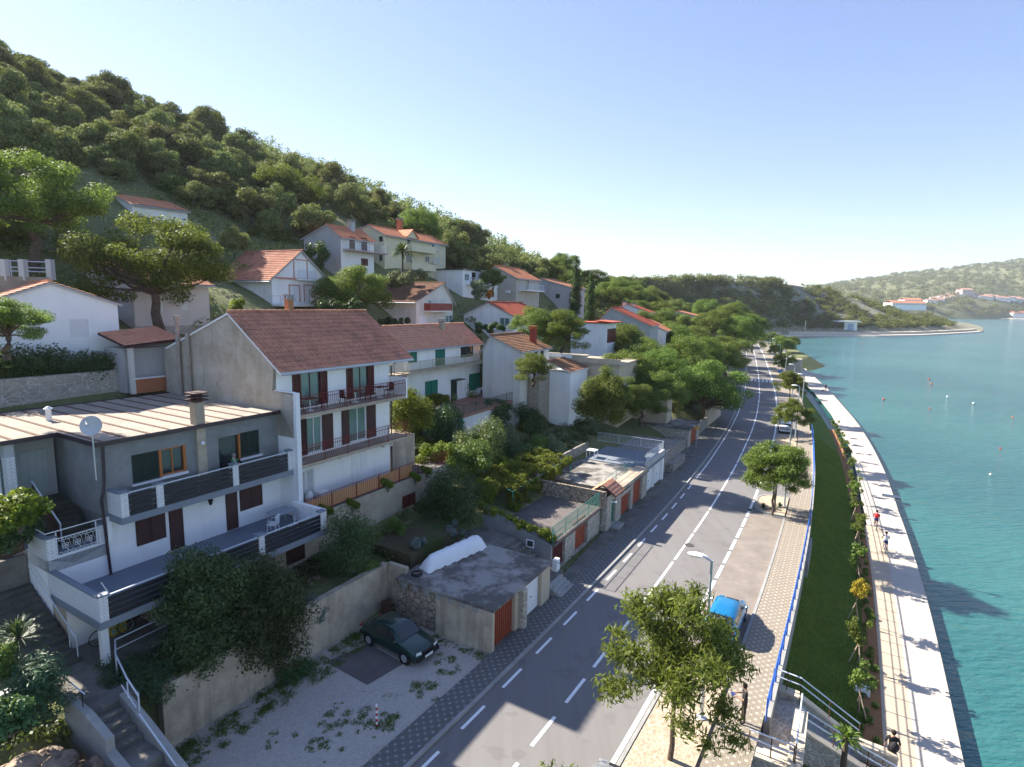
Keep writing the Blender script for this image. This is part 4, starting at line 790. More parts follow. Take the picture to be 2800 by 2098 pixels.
# annex with tiled lean-to behind
X = T('roofed_porch', 'small brick and tile roofed porch behind the weathered gable of the tall house', 'porch', tuple(W(-39, 18.5, 11)))
for q in ((18.2, 18.45), (20.9, 21.2)): m = MB(); m.box(-38.2, -37.95, *q, 11, 14); m.build('pillar', white2, X)
m = MB(); m.box(-38.15, -38.0, 18.4, 21, 11, 11.9); m.build('brick_wall', brickR, X)
m = MB(); m.box(-38.2, -37.9, 18.3, 21, 11.9, 11.98); m.build('coping', whitep, X); m = MB(); m.box(-41, -38.6, 18.2, 21, 11.0, 13.8); m.build('wall', greyw, X)
m = MB(); slab(m, [W(-37.7, 17.9, 14.0), W(-37.7, 21.4, 14.3), W(-41, 21.4, 15), W(-41, 17.9, 14.7)], .12); o = m.build('roof', brown, X); m = MB(); tiles(m, W(-37.7, 17.9, 14.), W(-37.7, 21.4, 14.3), W(-41, 21.4, 15), W(-41, 17.9, 14.7)); m.build('tiling', roofC, o)
# ---------------------------------------------------------------- walls, steps and garages along the pavement
def one(mb, name, label, cat, mat, loc=None, **k):
    o = mb.build(name, mat, loc=tuple(loc) if loc is not None else (0, 0, 0), **k); return tag(o, label, cat)
m = MB(); m.box(-21.15, -20.8, 10.2, 22.35, -.2, 2.66); one(m, 'retaining_wall', 'tall stained concrete retaining wall behind the parked dark green car', 'wall', conc, W(-20.8, 16, 0))
m = MB(); m.box(-20.8, -19.5, 22.3, 22.55, -.2, 2.7); one(m, 'corner_wall', 'short dark streaked concrete wall linking the retaining wall to the garage', 'wall', conc, W(-20, 22.4, 0))
# entrance steps bottom left
m = MB(); steps(m, 0, 4, 2.99, 2.3, -20.95, -19.45, 7.95, 8.85, -.3); m.box(-19.45, -18.2, 7.95, 8.85, -.3, 2.13); steps(m, 0, 12, 1.96, 0, -18.2, -14, 7.95, 8.85, -.5)
s_ = one(m, 'entrance_steps', 'worn concrete steps descending from the porch landing at bottom left', 'steps', conc_st, W(-19, 8.4, 2))
m = MB(); m.add([W(a, b, c) for c_ in (0, 1) for a, b, c in []] or [], [])
def slopewall(mb, n0, n1, s0, s1, za, zb_, base=-.3):
    mb.hexa([W(n0, s0, base), W(n1, s0, base), W(n1, s1, base), W(n0, s1, base), W(n0, s0, za), W(n1, s0, zb_), W(n1, s1, zb_), W(n0, s1, za)])
m = MB(); slopewall(m, -20.9, -19.4, 8.86, 9.12, 3.2, 2.7); slopewall(m, -19.4, -14, 8.86, 9.12, 2.7, .6); one(m, 'step_wall', 'pale concrete side wall with pipe rail right of the entrance steps', 'wall', conc_cap, W(-19, 9, 1))
m = MB(); slopewall(m, -22.2, -20.6, 7.7, 7.94, 3.35, 3.3); slopewall(m, -20.6, -19.3, 7.68, 7.94, 3.3, 2.95); slopewall(m, -19.3, -16, 7.66, 7.94, 2.5, 1.6); one(m, 'step_wall', 'pale stepped concrete side wall left of the entrance steps above broken rock', 'wall', conc_cap, W(-20, 7.8, 1))
hr = T('pipe_handrail', 'pale tubular handrail running down the right side of the entrance steps', 'handrail', tuple(W(-21, 9, 3))); m = MB()
m.tube([W(-23.2, 9.85, 3.95), W(-22.2, 9.4, 3.95), W(-20.6, 9.0, 3.85), W(-19.9, 9.0, 3.45)], .03, 6); m.tube([W(-20.9, 8.95, 3.5), W(-20.0, 8.95, 3.0)], .022, 5); m.tube([W(-19.6, 8.85, 3.0), W(-17.5, 8.85, 2.0)], .025, 5); m.build('rail', steel_w, hr)
for q in ((-22.2, 9.4, 3.0), (-20.6, 9.0, 3.0), (-19.9, 9.0, 2.85)): m = MB(); m.rod(W(*q), W(q[0], q[1], q[2]+(.95 if q[0] < -22 else .7)), .025, 5); m.build('post', steel_w, hr)
h2 = T('porch_railing', 'short pale tubular railing at the edge of the covered porch with the bicycle', 'railing', tuple(W(-23.3, 11, 3))); m = MB(); m.rod(W(-23.3, 9.9, 3.9), W(-23.4, 12.2, 3.9), .03, 6); m.rod(W(-23.3, 9.9, 3.5), W(-23.4, 12.2, 3.5), .022, 6); m.build('rail', steel_w, h2)
m = MB(); m.rod(W(-23.4, 12.1, 3), W(-23.4, 12.1, 3.9), .03, 5); m.build('post', steel_w, h2)
h3 = T('pipe_handrail', 'thin grey handrail beside the upper flight along the blue-grey side wall', 'handrail', tuple(W(-26, 9, 3))); m = MB(); m.rod(W(-24.6, 9.15, 3.95), W(-28.4, 9.15, 5.9), .025, 6); m.build('rail', steel_w, h3)
for a, z in ((-24.6, 3.0), (-25.2, 3.3)): m = MB(); m.rod(W(a, 9.15, z), W(a, 9.15, z+.98), .025, 5); m.build('post', steel_w, h3)
h4 = T('pipe_handrail', 'short pale handrail stub by the bushes left of the landing', 'handrail', tuple(W(-22, 7.9, 3))); m = MB(); m.rod(W(-22.6, 7.85, 3.9), W(-20.9, 7.85, 3.85), .025, 6); m.build('rail', steel_w, h4); m = MB(); m.rod(W(-21.1, 7.85, 3.2), W(-21.1, 7.85, 3.85), .02, 5); m.build('post', ironb, h4)
m = MB(); steps(m, 0, 12, 3.0, 5.0, -24.5, -28.8, 7.9, 9.2, 2.2); one(m, 'upper_steps', 'mossy dark steps climbing past the porch towards the wooden gate', 'steps', m_conc('mossy_step2', (.13, .125, .11), (.07, .072, .06), 1.5, .1), W(-26, 8.5, 3))
wg = T('wooden_gate', 'brown board gate in a steel frame at the top of the left steps', 'gate', tuple(W(-28.9, 8, 5))); m = MB()
for i in range(5): m.box(-28.92, -28.88, 7.0, 9.1, 5.05+i*.22, 5.25+i*.22)
m.build('board_panel', wood_br, wg); m = MB(); m.beam(W(-28.9, 7, 6.2), W(-28.9, 9.15, 6.2), .05, .05); m.beam(W(-28.9, 9.15, 5), W(-28.9, 9.15, 6.25), .06, .06); m.beam(W(-28.9, 7, 5.03), W(-28.9, 9.15, 5.03), .05, .05); m.build('frame', steel_w, wg)
m = MB(); m.box(-24.2, -23.9, 6.3, 7.7, 2.5, 3.4); one(m, 'planter_wall', 'low whitewashed planter wall under the spiky yucca', 'wall', whitep, W(-24, 7, 3))
def rockpile(name, label, c, rx, ry, rz_, n, mat, seed):
    g = random.Random(seed); m = MB()
    for i in range(n):
        k = g.uniform(.2, .55); p = (c[0]+g.uniform(-rx, rx), c[1]+g.uniform(-ry, ry), c[2]+g.uniform(-rz_, rz_)); b = len(m.v); m.ball(p, k, 9, 7, (g.uniform(.8, 1.4), g.uniform(.8, 1.4), g.uniform(.6, 1)))
        for j in range(b, len(m.v)): v = m.v[j]; h_ = (math.sin(v[0]*7.3+v[1]*5.1+v[2]*9.7)*.22+g.uniform(-.1, .1))*k; m.v[j] = (v[0]+h_, v[1]-h_, v[2]+h_*.7)
    return one(m, name, label, 'rock', mat, c)
rockpile('rock_outcrop', 'brown broken rock outcrop below the bushes in the bottom left corner', W(-19.6, 6.0, 1.2), 1.9, 1.8, 1.1, 130, rock_c, 3)
rockpile('rock_outcrop', 'rough rock exposed at the foot of the wall below the tall house', W(-23.6, 19.4, 2.2), .4, 1.0, .3, 8, rock_c, 6)
def garage(name, label, fr_n, s0, s1, back, zt, facade, roofm, doors, side_mat=None, slab_t=.18, over=.12, roof_z=None):
    o = T(name, label, 'garage', tuple(W(fr_n, s0, 0))); hs_ = []
    for px0, px1, k in doors:
        h = HH(0, px0, px1, fr_n); hs_.append((h[0], h[1], .02, h[3]))
    m = MB(); wall(m, AF, s0, s1, -.1, zt-slab_t, fr_n, hs_, .3); m.box(back, fr_n-.6, s0+.3, s1-.3, -.1, zt-slab_t-.01); m.poly([W(fr_n, s1, -.1), W(back, s1, -.1), W(back, s1, zt-slab_t), W(fr_n, s1, zt-slab_t)]); m.build('wall', facade, o)
    m = MB(); m.poly([W(back, s0, -.1), W(fr_n, s0, -.1), W(fr_n, s0, zt-slab_t), W(back, s0, zt-slab_t)]); m.build('side_wall', side_mat or facade, o)
    m = MB(); m.box(back, fr_n+over, s0-over*.5, s1+.02, zt-slab_t, zt); m.build('roof', roofm, o)
    for h, (a, b, k) in zip(hs_, doors):
        m = MB(); n0 = fr_n-.22
        if k[0] == 'c':       # corrugated double door
            n = int((h[1]-h[0])/.09)
            for i in range(n): x = h[0]+(h[1]-h[0])*i/n; m.box(n0-.05, n0+.035*(i % 2), x+.004, x+(h[1]-h[0])/n-.004, .04, h[3]-.03)
            m.box(n0, n0+.05, (h[0]+h[1])/2-.025, (h[0]+h[1])/2+.025, .04, h[3]-.03)
        elif k[0] == 'p':
            m.box(n0-.05, n0, h[0]+.02, h[1]-.02, .04, h[3]-.02)
            for i in range(5): x = h[0]+.08+(h[1]-h[0]-.16)*i/5; m.box(n0, n0+.008, x, x+(h[1]-h[0]-.16)/5-.05, .12, h[3]-.1)
        else:
            m.box(n0-.05, n0, h[0]+.02, h[1]-.02, .04, h[3]-.02)
            for q in (0, 1): x0 = h[0]+.08+q*(h[1]-h[0]-.08)/2; m.box(n0, n0+.02, x0, x0+(h[1]-h[0])/2-.14, .14, h[3]*.48); m.box(n0, n0+.02, x0, x0+(h[1]-h[0])/2-.14, h[3]*.54, h[3]-.12)
        d = m.build('garage_door', {'r': rust, 'w': whitep, 'm': dkred}[k[1]], o); m = MB(); m.rod(W(n0, (h[0]+h[1])/2+.1, 1.), W(n0+.07, (h[0]+h[1])/2+.1, 1.), .03, 6); m.build('handle', ironb, d)
    return o
g1 = garage('garage', 'near concrete double garage with one rust red and one white door and blotchy flat roof', -13.6, 21.8, 28.0, -19.7, 2.35, m_plaster('garage_plaster', (.5, .43, .33), .4), conc_roof, [(z3(1665, 600), z3(1785, 700), 'cr'), (z3(1845, 450), z3(1945, 530), 'pw')], stoneB, .14)
m = MB(); m.box(-17.0, -13.58, 21.72, 21.79, -.1, 2.2); m.build('render_patch', conc, g1)
for i in range(7): m = MB(); m.box(-19.2+i*.75, -18.9+i*.75, 21.66, 21.74, 2.0, 2.2); m.build('vent_block', conc_cap, g1)
m = MB(); m.box(-13.6, -13.3, 24.35, 24.75, 0, 2.2); m.build('stone_pier', stoneG, g1)
# tarpaulin heap on the roof
TP = [(-19.4, 23.2), (-18.5, 22.9), (-17.6, 27.5), (-18.6, 28.0)]; gr = np.random.default_rng(4); V = []; F = []; nu, nv = 26, 12
for i in range(nu+1):
    for j in range(nv+1):
        a, b = i/nu, j/nv; p = np.array(TP[0])*(1-a)*(1-b)+np.array(TP[1])*(1-a)*b+np.array(TP[2])*a*b+np.array(TP[3])*a*(1-b); z = 2.37+.75*math.sin(PI*b)**.6*(min(1, a*8, (1-a)*8))**.5+.05*math.sin(i*1.7+j*2.3)+.04*gr.random(); V.append(W(p[0]+.05*gr.random(), p[1]+.05*gr.random(), z))
for i in range(nu):
    for j in range(nv): F.append((i*(nv+1)+j, (i+1)*(nv+1)+j, (i+1)*(nv+1)+j+1, i*(nv+1)+j+1))
m = MB(); m.add(V, F); one(m, 'tarpaulin', 'white tarpaulin covering a long heap on the near garage roof', 'tarpaulin', whitep, W(-18.5, 25, 2.4), smooth=True)
m = MB(); [m.ring(W(-18.95, 22.55, 2.42+i*.04), (0, 0, 1), .3-.02*i, .03, 16, 4) for i in range(3)]; one(m, 'hose_coil', 'coil of black hose lying on the near garage roof beside the tarpaulin', 'hose', black, W(-18.95, 22.55, 2.4))
m = MB(); m.rod(W(-20.3, 21.6, 0), W(-20.3, 21.6, .85), .28, 12, .26); one(m, 'rusty_barrel', 'dark brown rusty barrel in the corner behind the green car', 'barrel', wood_br, W(-20.3, 21.6, 0))
# passage steps between garages
ps = T('passage_steps', 'grey concrete steps between the two garages rising from the street', 'steps', tuple(W(-15, 29, 0))); m = MB(); steps(m, 0, 7, .6, 2.0, -15.2, -17.6, 28.6, 30.6, 0); m.box(-15.2, -14.0, 28.1, 30.7, 0, .6); m.box(-21, -17.6, 28.1, 30.7, 0, 2.02); m.build('step', conc_st, ps)
m = MB(); steps(m, 0, 4, .05, .6, -13.0, -13.95, 28.3, 30.1, 0); m.build('step', conc_cap, ps); m = MB(); m.tube([W(-13.3, 30.2, 0), W(-13.3, 30.2, 1.0), W(-14.4, 30.2, 1.3), W(-14.4, 30.2, .5)], .02, 5); m.build('handrail', teal, ps)
m = MB(); m.box(-14.5, -14.2, 30.15, 30.6, .05, 1.35); one(m, 'meter_box', 'white meter box standing at the foot of the passage steps', 'box', whitep, W(-14.3, 30.3, 0))
m = MB(); m.hexa([W(-20, 30.75, 0), W(-14.9, 30.75, 0), W(-14.9, 31.0, 0), W(-20, 31.0, 0), W(-20, 30.75, 3.5), W(-14.9, 30.75, 1.9), W(-14.9, 31.0, 1.9), W(-20, 31.0, 3.5)]); sw = one(m, 'sloping_wall', 'sloping grey concrete wall with a tiny white framed window beside the passage steps', 'wall', grey_pl, W(-17, 30.8, 0))
q = AF.hs(y5(1105, 950), 30.74); m = MB()
for a, b, c, d in ((-.28, .28, .2, .26), (-.28, .28, -.26, -.2), (-.28, -.22, -.2, .2), (.22, .28, -.2, .2)): m.box(q[0]+a, q[0]+b, 30.7, 30.76, q[2]+c, q[2]+d)
wn_ = m.build('window', whitep, sw); m = MB(); m.box(q[0]-.22, q[0]+.22, 30.73, 30.755, q[2]-.2, q[2]+.2); m.build('pane', pane, wn_)
g2 = garage('garage', 'pale stone garage with two maroon and brown doors under a roof terrace with teal railing', -14.87, 30.95, 38.9, -22.4, 1.98, stoneG, conc_dark, [(y5(1258, 945), y5(1335, 1080), 'cm'), (y5(1410, 825), y5(1488, 960), 'pr')], grey_pl)
railing(g2, W(-14.95, 31.0, 1.98), W(-14.95, 38.8, 1.98), 1.1, teal, .12, .01, 1.9, (1., .55), .1)
m = MB(); m.box(-22.4, -14.5, 38.95, 39.15, 1.9, 3.15); m.box(-22.6, -22.4, 31.2, 39.1, 1.9, 2.75); one(m, 'terrace_wall', 'rubble stone wall enclosing the dark roof terrace behind the gateway', 'wall', stoneB, W(-20, 39, 2))
gt = T('gateway', 'stone gateway with green arched door and small red tiled roof between the garages', 'gateway', tuple(W(-14.4, 40.6, 0)))
gd = HH(0, y5(1620, 650), y5(1650, 815), -14.4); gd = (40.1, 41.0, .25, 2.15)
m = MB(); wall(m, AF, 39.1, 42.0, 0, 2.75, -14.4, [gd], .35); m.box(-15.4, -14.8, 39.1, 42, 0, 2.7); m.poly([W(-15.4, 39.1, 0), W(-14.4, 39.1, 0), W(-14.4, 39.1, 2.75), W(-15.4, 39.1, 2.75)]); m.build('wall', stoneG, gt); opening(gt, AF, -14.55, 'n', gd, 'gboard')
m = MB(); slab(m, [W(-13.95, 39.6, 2.75), W(-13.95, 41.6, 2.75), W(-15.0, 41.6, 3.45), W(-15.0, 39.6, 3.45)], .08); slab(m, [W(-16.0, 39.6, 2.75), W(-16.0, 41.6, 2.75), W(-15.0, 41.6, 3.45), W(-15.0, 39.6, 3.45)], .08); ro = m.build('roof', brown, gt); m = MB(); tiles(m, W(-13.95, 39.6, 2.75), W(-13.95, 41.6, 2.75), W(-15.0, 41.6, 3.45), W(-15.0, 39.6, 3.45)); tiles(m, W(-16, 39.6, 2.75), W(-16, 41.6, 2.75), W(-15.0, 41.6, 3.45), W(-15.0, 39.6, 3.45)); m.build('tiling', roofC, ro)
m = MB(); m.box(-14.4, -13.7, 39.9, 41.2, 0, .22); m.build('step', conc_cap, gt); m = MB(); m.tube([W(-14.3, 39.5, 2.3), W(-13.8, 39.5, 2.35)], .05, 6); m.build('wall_lamp', whitep, gt)
g3 = garage('garage', 'stone faced garage with two rust red doors beyond the gateway', -14.4, 42.0, 49.1, -21.5, 2.42, stoneG, conc_roof, [(y5(1718, 640), y5(1775, 740), 'pr'), (y5(1800, 540), y5(1853, 650), 'pr')])
m = MB(); m.box(-15.5, -14.3, 42.0, 49.1, 2.42, 2.6); m.box(-14.5, -14.3, 42.0, 49.1, 2.6, 2.68); m.build('parapet', conc_w, g3); railing(g3, W(-15.5, 41.5, 2.5), W(-15.5, 48.8, 2.5), .9, teal, .0, .01, 2.3, (1., .5), 0)
g4 = garage('garage', 'white double garage with two white doors under a railed terrace', -14.48, 49.15, 54.8, -20.5, 2.5, white, slabgrey, [(y5(1885, 455), y5(1935, 575), 'pw'), (y5(1942, 400), y5(1988, 525), 'pw')])
m = MB(); m.box(-14.7, -14.45, 49.15, 54.8, 2.5, 3.05); m.build('parapet', greyw, g4)
railing(g4, W(-14.58, 49.3, 2.9), W(-14.58, 54.8, 2.9), .95, steel_w, .14, .012, 2.2, rr=.02); railing(g4, W(-14.58, 54.8, 2.9), W(-21.5, 54.8, 2.9), .95, steel_w, .14, .012, 2.2, rr=.02)
m = MB(); m.box(-21.6, -21.4, 41.0, 52, 2.2, 3.4); one(m, 'dry_stone_wall', 'low pale dry stone wall behind the garage roofs with creeper', 'wall', stoneW, W(-21.5, 46, 2.4))
# white table on the terrace
tb2 = T('garden_table', 'small square white table on the terrace behind the rust red garage doors', 'table', tuple(W(-20.5, 44.6, 2.45))); a, b, _ = AF.hz(y5(1520, 370), 2.45); m = MB(); m.box(a-.45, a+.45, b-.45, b+.45, 3.15, 3.2); m.build('table_top', whitep, tb2)
for q in ((-.4, -.4), (.4, -.4), (.4, .4), (-.4, .4)): m = MB(); m.box(a+q[0]-.03, a+q[0]+.03, b+q[1]-.03, b+q[1]+.03, 2.44, 3.15); m.build('leg', whitep, tb2)
# stone terraces beyond the white garages
m = MB(); m.box(-20, -15.0, 55.2, 63.5, 0, 2.1); m.box(-15.0, -14.2, 57.5, 62.5, 0, .9); one(m, 'stone_terrace', 'stepped pale dry stone terrace wall beyond the white garages', 'wall', stoneW, W(-17, 59, 0))
g5 = garage('garage', 'far stone garage with one orange red door half hidden by trees', -15.4, 68.8, 74.5, -21, 2.4, stoneG, conc_roof, [(z7(700, 1380), z7(757, 1500), 'pr')])
m = MB(); m.box(-17, -15.6, 63.6, 68.6, 0, 1.2); one(m, 'stone_terrace', 'low dry stone wall before the far orange garage door', 'wall', stoneW, W(-16, 66, 0))
for i, (a, b, h_, mt_, lb) in enumerate(((83, 93, 2.4, beige, 'tall beige rendered garden wall where the road bends'), (93.4, 101, 2.7, cream, 'cream rendered garden wall behind the tall beige one'), (76.5, 82.5, 1.5, stoneW, 'low white stone wall at the foot of the ivy covered pine'), (101.5, 128, 2.0, white2, 'long pale garden wall shaded by pines beside the far road'))):
    m = MB(); m.box(RN((a+b)/2)-8.9-i*.25, RN((a+b)/2)-8.5-i*.25, a, b, -.1, h_); one(m, 'garden_wall', lb, 'wall', mt_, W(RN(a)-8.7, a, 0))
# planting bed wall behind near garage
m = MB(); m.box(-23, -19.9, 23.2, 28.4, 2.2, 3.0); one(m, 'raised_bed', 'raised earth bed with lavender behind the white tarpaulin', 'bed', m_gravel('dark_soil', (.1, .085, .05), (.06, .055, .03), 6, (.05, .07, .02), .5), W(-21, 26, 2.5))
m = MB(); m.box(-40, -39.6, 3, 21.5, 9.5, 12.4); one(m, 'rubble_wall', 'long rubble stone wall with a dark hedge behind the flat grey roof', 'wall', stoneP, W(-39.8, 12, 9.5))
# ---------------------------------------------------------------- sea side: blue railing, wall, stone stairs
bm = MB()
rw = T('sea_wall', 'long pale concrete wall carrying the blue railing above the grass bank', 'wall', tuple(W(-1.5, 40, -1))); m = MB()
strip(m, 4.36, 4.62, .22, 24.0, 88, -1.6); m.build('wall', conc_cap, rw)
br = T('blue_railing', 'long blue tubular railing on the sea wall beside the sidewalk', 'railing', tuple(W(-1.5, 40, .2)))
for zz, r_ in ((1.02, .032), (.72, .02), (.46, .02)):
    m = MB(); m.tube([W(RN(s)+4.48, s, .2+zz) for s in np.arange(23.7, 88, 1.4)], r_, 5); m.build('rail', blue, br)
s = 23.7
while s < 88: m = MB(); c = RN(s)+4.48; m.beam(W(c, s, .2), W(c, s, 1.2), .06, .035); m.build('post', blue, br); s += 1.45
bx_ = AF.hz(z4(1213, 85), -.8); m = MB(); m.box(bx_[0]-.1, bx_[0]+.35, 42.2, 46.8, -1.5, -.1); one(m, 'wall_buttress', 'white box shaped block against the sea wall halfway along the grass', 'block', conc_cap, W(bx_[0], 44, -1))
SS = T('stone_stairway', 'cream stone stairway with rubble walls leading from the sidewalk down to the promenade', 'stairway', tuple(W(-1, 21, -1)))
lime = m_conc('cream_limestone', (.6, .53, .42), (.46, .39, .3), 1., .1)
def SP(p, z): return AF.hz(p, z)
def wseg(mb, a, b, th, base, dz=0.):
    a, b = np.array(a), np.array(b); d = (b-a)[:2]/np.hypot(*(b-a)[:2]); q = np.array([-d[1], d[0]])*th/2
    C4 = [a[:2]-q, b[:2]-q, b[:2]+q, a[:2]+q]; zz = [a[2], b[2], b[2], a[2]]; P = [W(c[0], c[1], base if base is not None else z_+dz-.1) for c, z_ in zip(C4, zz)]+[W(c[0], c[1], z_+dz) for c, z_ in zip(C4, zz)]
    cr = (C4[1][0]-C4[0][0])*(C4[3][1]-C4[0][1])-(C4[1][1]-C4[0][1])*(C4[3][0]-C4[0][0])
    if cr < 0: P = [P[3], P[2], P[1], P[0], P[7], P[6], P[5], P[4]]
    mb.hexa(P)
m = MB(); m.box(-1.55, -.25, 23.9, 26.9, -3.2, -.6); m.build('landing', stoneP, SS)
m = MB(); steps(m, 0, 4, .1, -.58, 22.2, 23.9, -1.95, -.5, -2, along='s'); m.build('step', lime, SS)
m = MB(); m.box(-2.0, -.1, 21.7, 22.15, -3.2, -.02); m.build('rubble_wall', stoneP, SS); m = MB(); m.box(-2.05, -.05, 21.65, 22.2, -.02, .08); m.build('coping', lime, SS)
m = MB(); m.box(-.5, -.1, 21.7, 25.1, -3.2, .16); m.build('parapet', stoneP, SS); m = MB(); m.box(-.55, -.03, 21.6, 25.15, .16, .26); m.build('coping', lime, SS)
A1 = [(-1.55, 27.05, -.32), (-.42, 26.95, -.35), (2.0, 27.85, -2.2), (3.5, 28.05, -2.4)]; A2 = [(-.3, 25.15, -.6), (2.3, 26.35, -2.3), (3.4, 26.8, -2.9)]
for PL in (A1, A2):
    for a, b in zip(PL, PL[1:]): m = MB(); wseg(m, a, b, .36, -3.4); m.build('rubble_wall', stoneP, SS); m = MB(); wseg(m, a, b, .48, None, .1); m.build('coping', lime, SS)
m = MB()
for i in range(12): f0, f1 = i/12, (i+1)/12; a0, a1, b0, b1 = [(1-f)*np.array(p)+f*np.array(q) for p, q, f in (((-.25, 26.8), (2.3, 27.8), f0), ((-.25, 26.8), (2.3, 27.8), f1), ((-.25, 25.3), (2.5, 26.5), f0), ((-.25, 25.3), (2.5, 26.5), f1))]; z = -.62-2.3*f1; m.hexa([W(*b0, -3.3), W(*b1, -3.3), W(*a1, -3.3), W(*a0, -3.3), W(*b0, z), W(*b1, z), W(*a1, z), W(*a0, z)])
m.build('step', conc_cap, SS)
for lb, PL, e in (('galvanised double railing on the grass side wall of the stone stairway', A1[:3], .1), ('galvanised double railing on the inner wall of the stone stairway', A2, .1), ('galvanised railing on the cream parapet of the stone stairway', [(-.3, 21.8, .2), (-.3, 25.0, .2)], .06), ('galvanised handrail across the near edge of the stone stairway', [(-1.9, 21.9, .02), (-.35, 21.9, .02)], .06)):
    rl = T('stair_railing', lb, 'railing', tuple(W(*PL[0]))); 
    for q in (.82, .48): m = MB(); m.tube([W(a, b, c+e+q) for a, b, c in PL], .03, 6); m.build('rail', steel_w, rl)
    for a, b in zip(PL, PL[1:]):
        for f in (0, .5, 1): p = (np.array(a)*(1-f)+np.array(b)*f); m = MB(); m.rod(W(p[0], p[1], p[2]), W(p[0], p[1], p[2]+e+.82), .024, 5); m.build('post', wood_br, rl)
# ---------------------------------------------------------------- houses up the slope
def fh(name, label, corner, D, ang, far=None, L=None, eave=None, ze=None, ridge=None, depth=None, back=None, zr=None, along='s', wm=white, rm=roofO, over=.35, base=-3.5, front=(), side=(), nr=None, det=True, flat=False, cat='house', srf=None, zeb=None, tw=.24, th=.36):
    fr = Fr(ang, at(corner, D)); o = T(name, label, cat, tuple(fr.o)); 
    if L is None: L = fr.hn(far)[1]
    if ze is None: ze = fr.hn(eave)[2]
    if back is not None: depth = -fr.hs(back)[0]
    if ridge is not None:
        if along == 's': q = fr.hs(ridge); nr = q[0] if nr is None else nr; zr = q[2] if zr is None else zr
        else: q = fr.hn(ridge); nr = q[1] if nr is None else nr; zr = q[2] if zr is None else zr
    if depth is None: depth = -2*nr if along == 's' and nr else 8
    if zr is None: zr = ze+1.8
    if nr is None: nr = -depth/2 if along == 's' else L/2
    zeb = ze if zeb is None else zeb
    fo = []; so_ = []
    for k, a, b in front: h = HH(0, a, b, 0, 'n', fr); fo.append((k, h))
    for k, a, b in side: h = HH(0, a, b, 0, 's', fr); so_.append((k, h))
    for t_, n_ in ((0, 0), (L, 0), (0, -depth), (L, -depth)): q_ = fr.w(n_, t_, 0); base = min(base, GW(q_[0], q_[1])-fr.o[2]-.5)
    m = MB(); tz_ = ze if not flat else ze
    wall(m, fr, 0, L, base, tz_, 0, [h for k, h in fo]); wall(m, fr, -depth, 0, base, min(ze, zeb), 0, [h for k, h in so_], side='s', out=-1)
    m.box(-depth, -.3, .3, L-.05, base, min(ze, zeb)-.02, fr); w_ = fr.w
    m.poly([w_(0, L, base), w_(-depth, L, base), w_(-depth, L, zeb), w_(0, L, ze)]); m.poly([w_(-depth, 0, base), w_(-depth, 0, zeb), w_(-depth, L, zeb), w_(-depth, L, base)])
    if not flat:
        if along == 's':
            for t in (0, L): m.poly([w_(0, t, min(ze, zeb)), w_(0, t, ze), w_(nr, t, zr-.05), w_(-depth, t, zeb), w_(-depth, t, min(ze, zeb))])
        else:
            for t in (0, -depth): m.poly([w_(t, 0, ze), w_(t, nr, zr-.05), w_(t, L, zeb)])
            m.poly([w_(0, L, ze), w_(-depth, L, ze), w_(-depth, L, zeb), w_(0, L, zeb)]) if abs(ze-zeb) > .01 else None
    m.build('wall', wm, o)
    for k, h in fo: opening(o, fr, 0, 'n', h, k)
    for k, h in so_: opening(o, fr, 0, 's', h, k, out=-1)
    if flat:
        m = MB(); m.box(-depth-.2, .25, -.2, L+.2, ze, ze+.2, fr); m.build('roof', rm, o)
    elif along == 's': roof_gable(o, fr, -depth, 0, 0, L, ze, zeb, zr, nr, rm, over=over, det=det, tw=tw, th=th)
    else: roof_gable(o, fr, -depth, 0, 0, L, ze, zeb, zr, nr, rm, along='n', over=over, det=det, tw=tw, th=th)
    return o, fr, L, depth, ze, zr
def balc(o, fr, s0, s1, z, out=1.1, h=1., mat=steel_w, slab_=greyw, solid=False, bars=.14, n0=0, name='balcony', th_=.18, solid_mat=None, ends=True):
    m = MB(); m.box(n0, out, s0, s1, z-th_, z, fr); b = m.build(name, slab_, o)
    if solid: m = MB(); m.box(out-.1, out, s0, s1, z, z+h, fr); m.box(n0, out-.1, s0, s0+.1, z, z+h, fr); m.box(n0, out-.1, s1-.1, s1, z, z+h, fr); m.build('parapet', solid_mat or slab_, b)
    else:
        railing(b, fr.w(out-.05, s0, z), fr.w(out-.05, s1, z), h, mat, bars, .012, 1.8)
        if ends: railing(b, fr.w(n0, s0, z), fr.w(out-.05, s0, z), h, mat, bars, .012, 1.8); railing(b, fr.w(n0, s1, z), fr.w(out-.05, s1, z), h, mat, bars, .012, 1.8)
    return b
C_, fr, L, dp, ze, zr = fh('green_shuttered_house', 'white two storey house with green shutters and orange tiled roof above a railed terrace', z6(290, 845), 52.5, 28.3, far=z6(865, 380), eave=z6(290, 424), ridge=z6(130, 262), depth=7.4, rm=roofC, over=.3, base=-3.2,
    front=[('gshut', z6(320, 432), z6(388, 528)), ('gshut', z6(525, 410), z6(600, 548)), ('gwin', z6(717, 392), z6(812, 482)), ('gshut', z6(447, 674), z6(545, 795)), ('kboard', z6(643, 662), z6(690, 818)), ('gshut', z6(780, 618), z6(862, 728))])
zf = fr.hn(z6(660, 818))[2]; zb2 = fr.hn(z6(560, 548))[2]-.1
b = balc(C_, fr, fr.hz(z6(370, 640), zb2)[1], L+.6, zb2, 1.2, .95, m_paint('pale_gold_rail', (.42, .36, .2)), conc_w, bars=.12)
fe = fr.hz(z6(900, 880), zf)[0]; te2 = balc(C_, fr, 2.2, fr.hz(z6(1190, 790), zf)[1], zf, fe, .95, m_paint('dark_green_rail', (.02, .08, .05)), m_paint('terracotta_floor', (.34, .17, .12)), bars=.14, name='terrace', th_=.25)
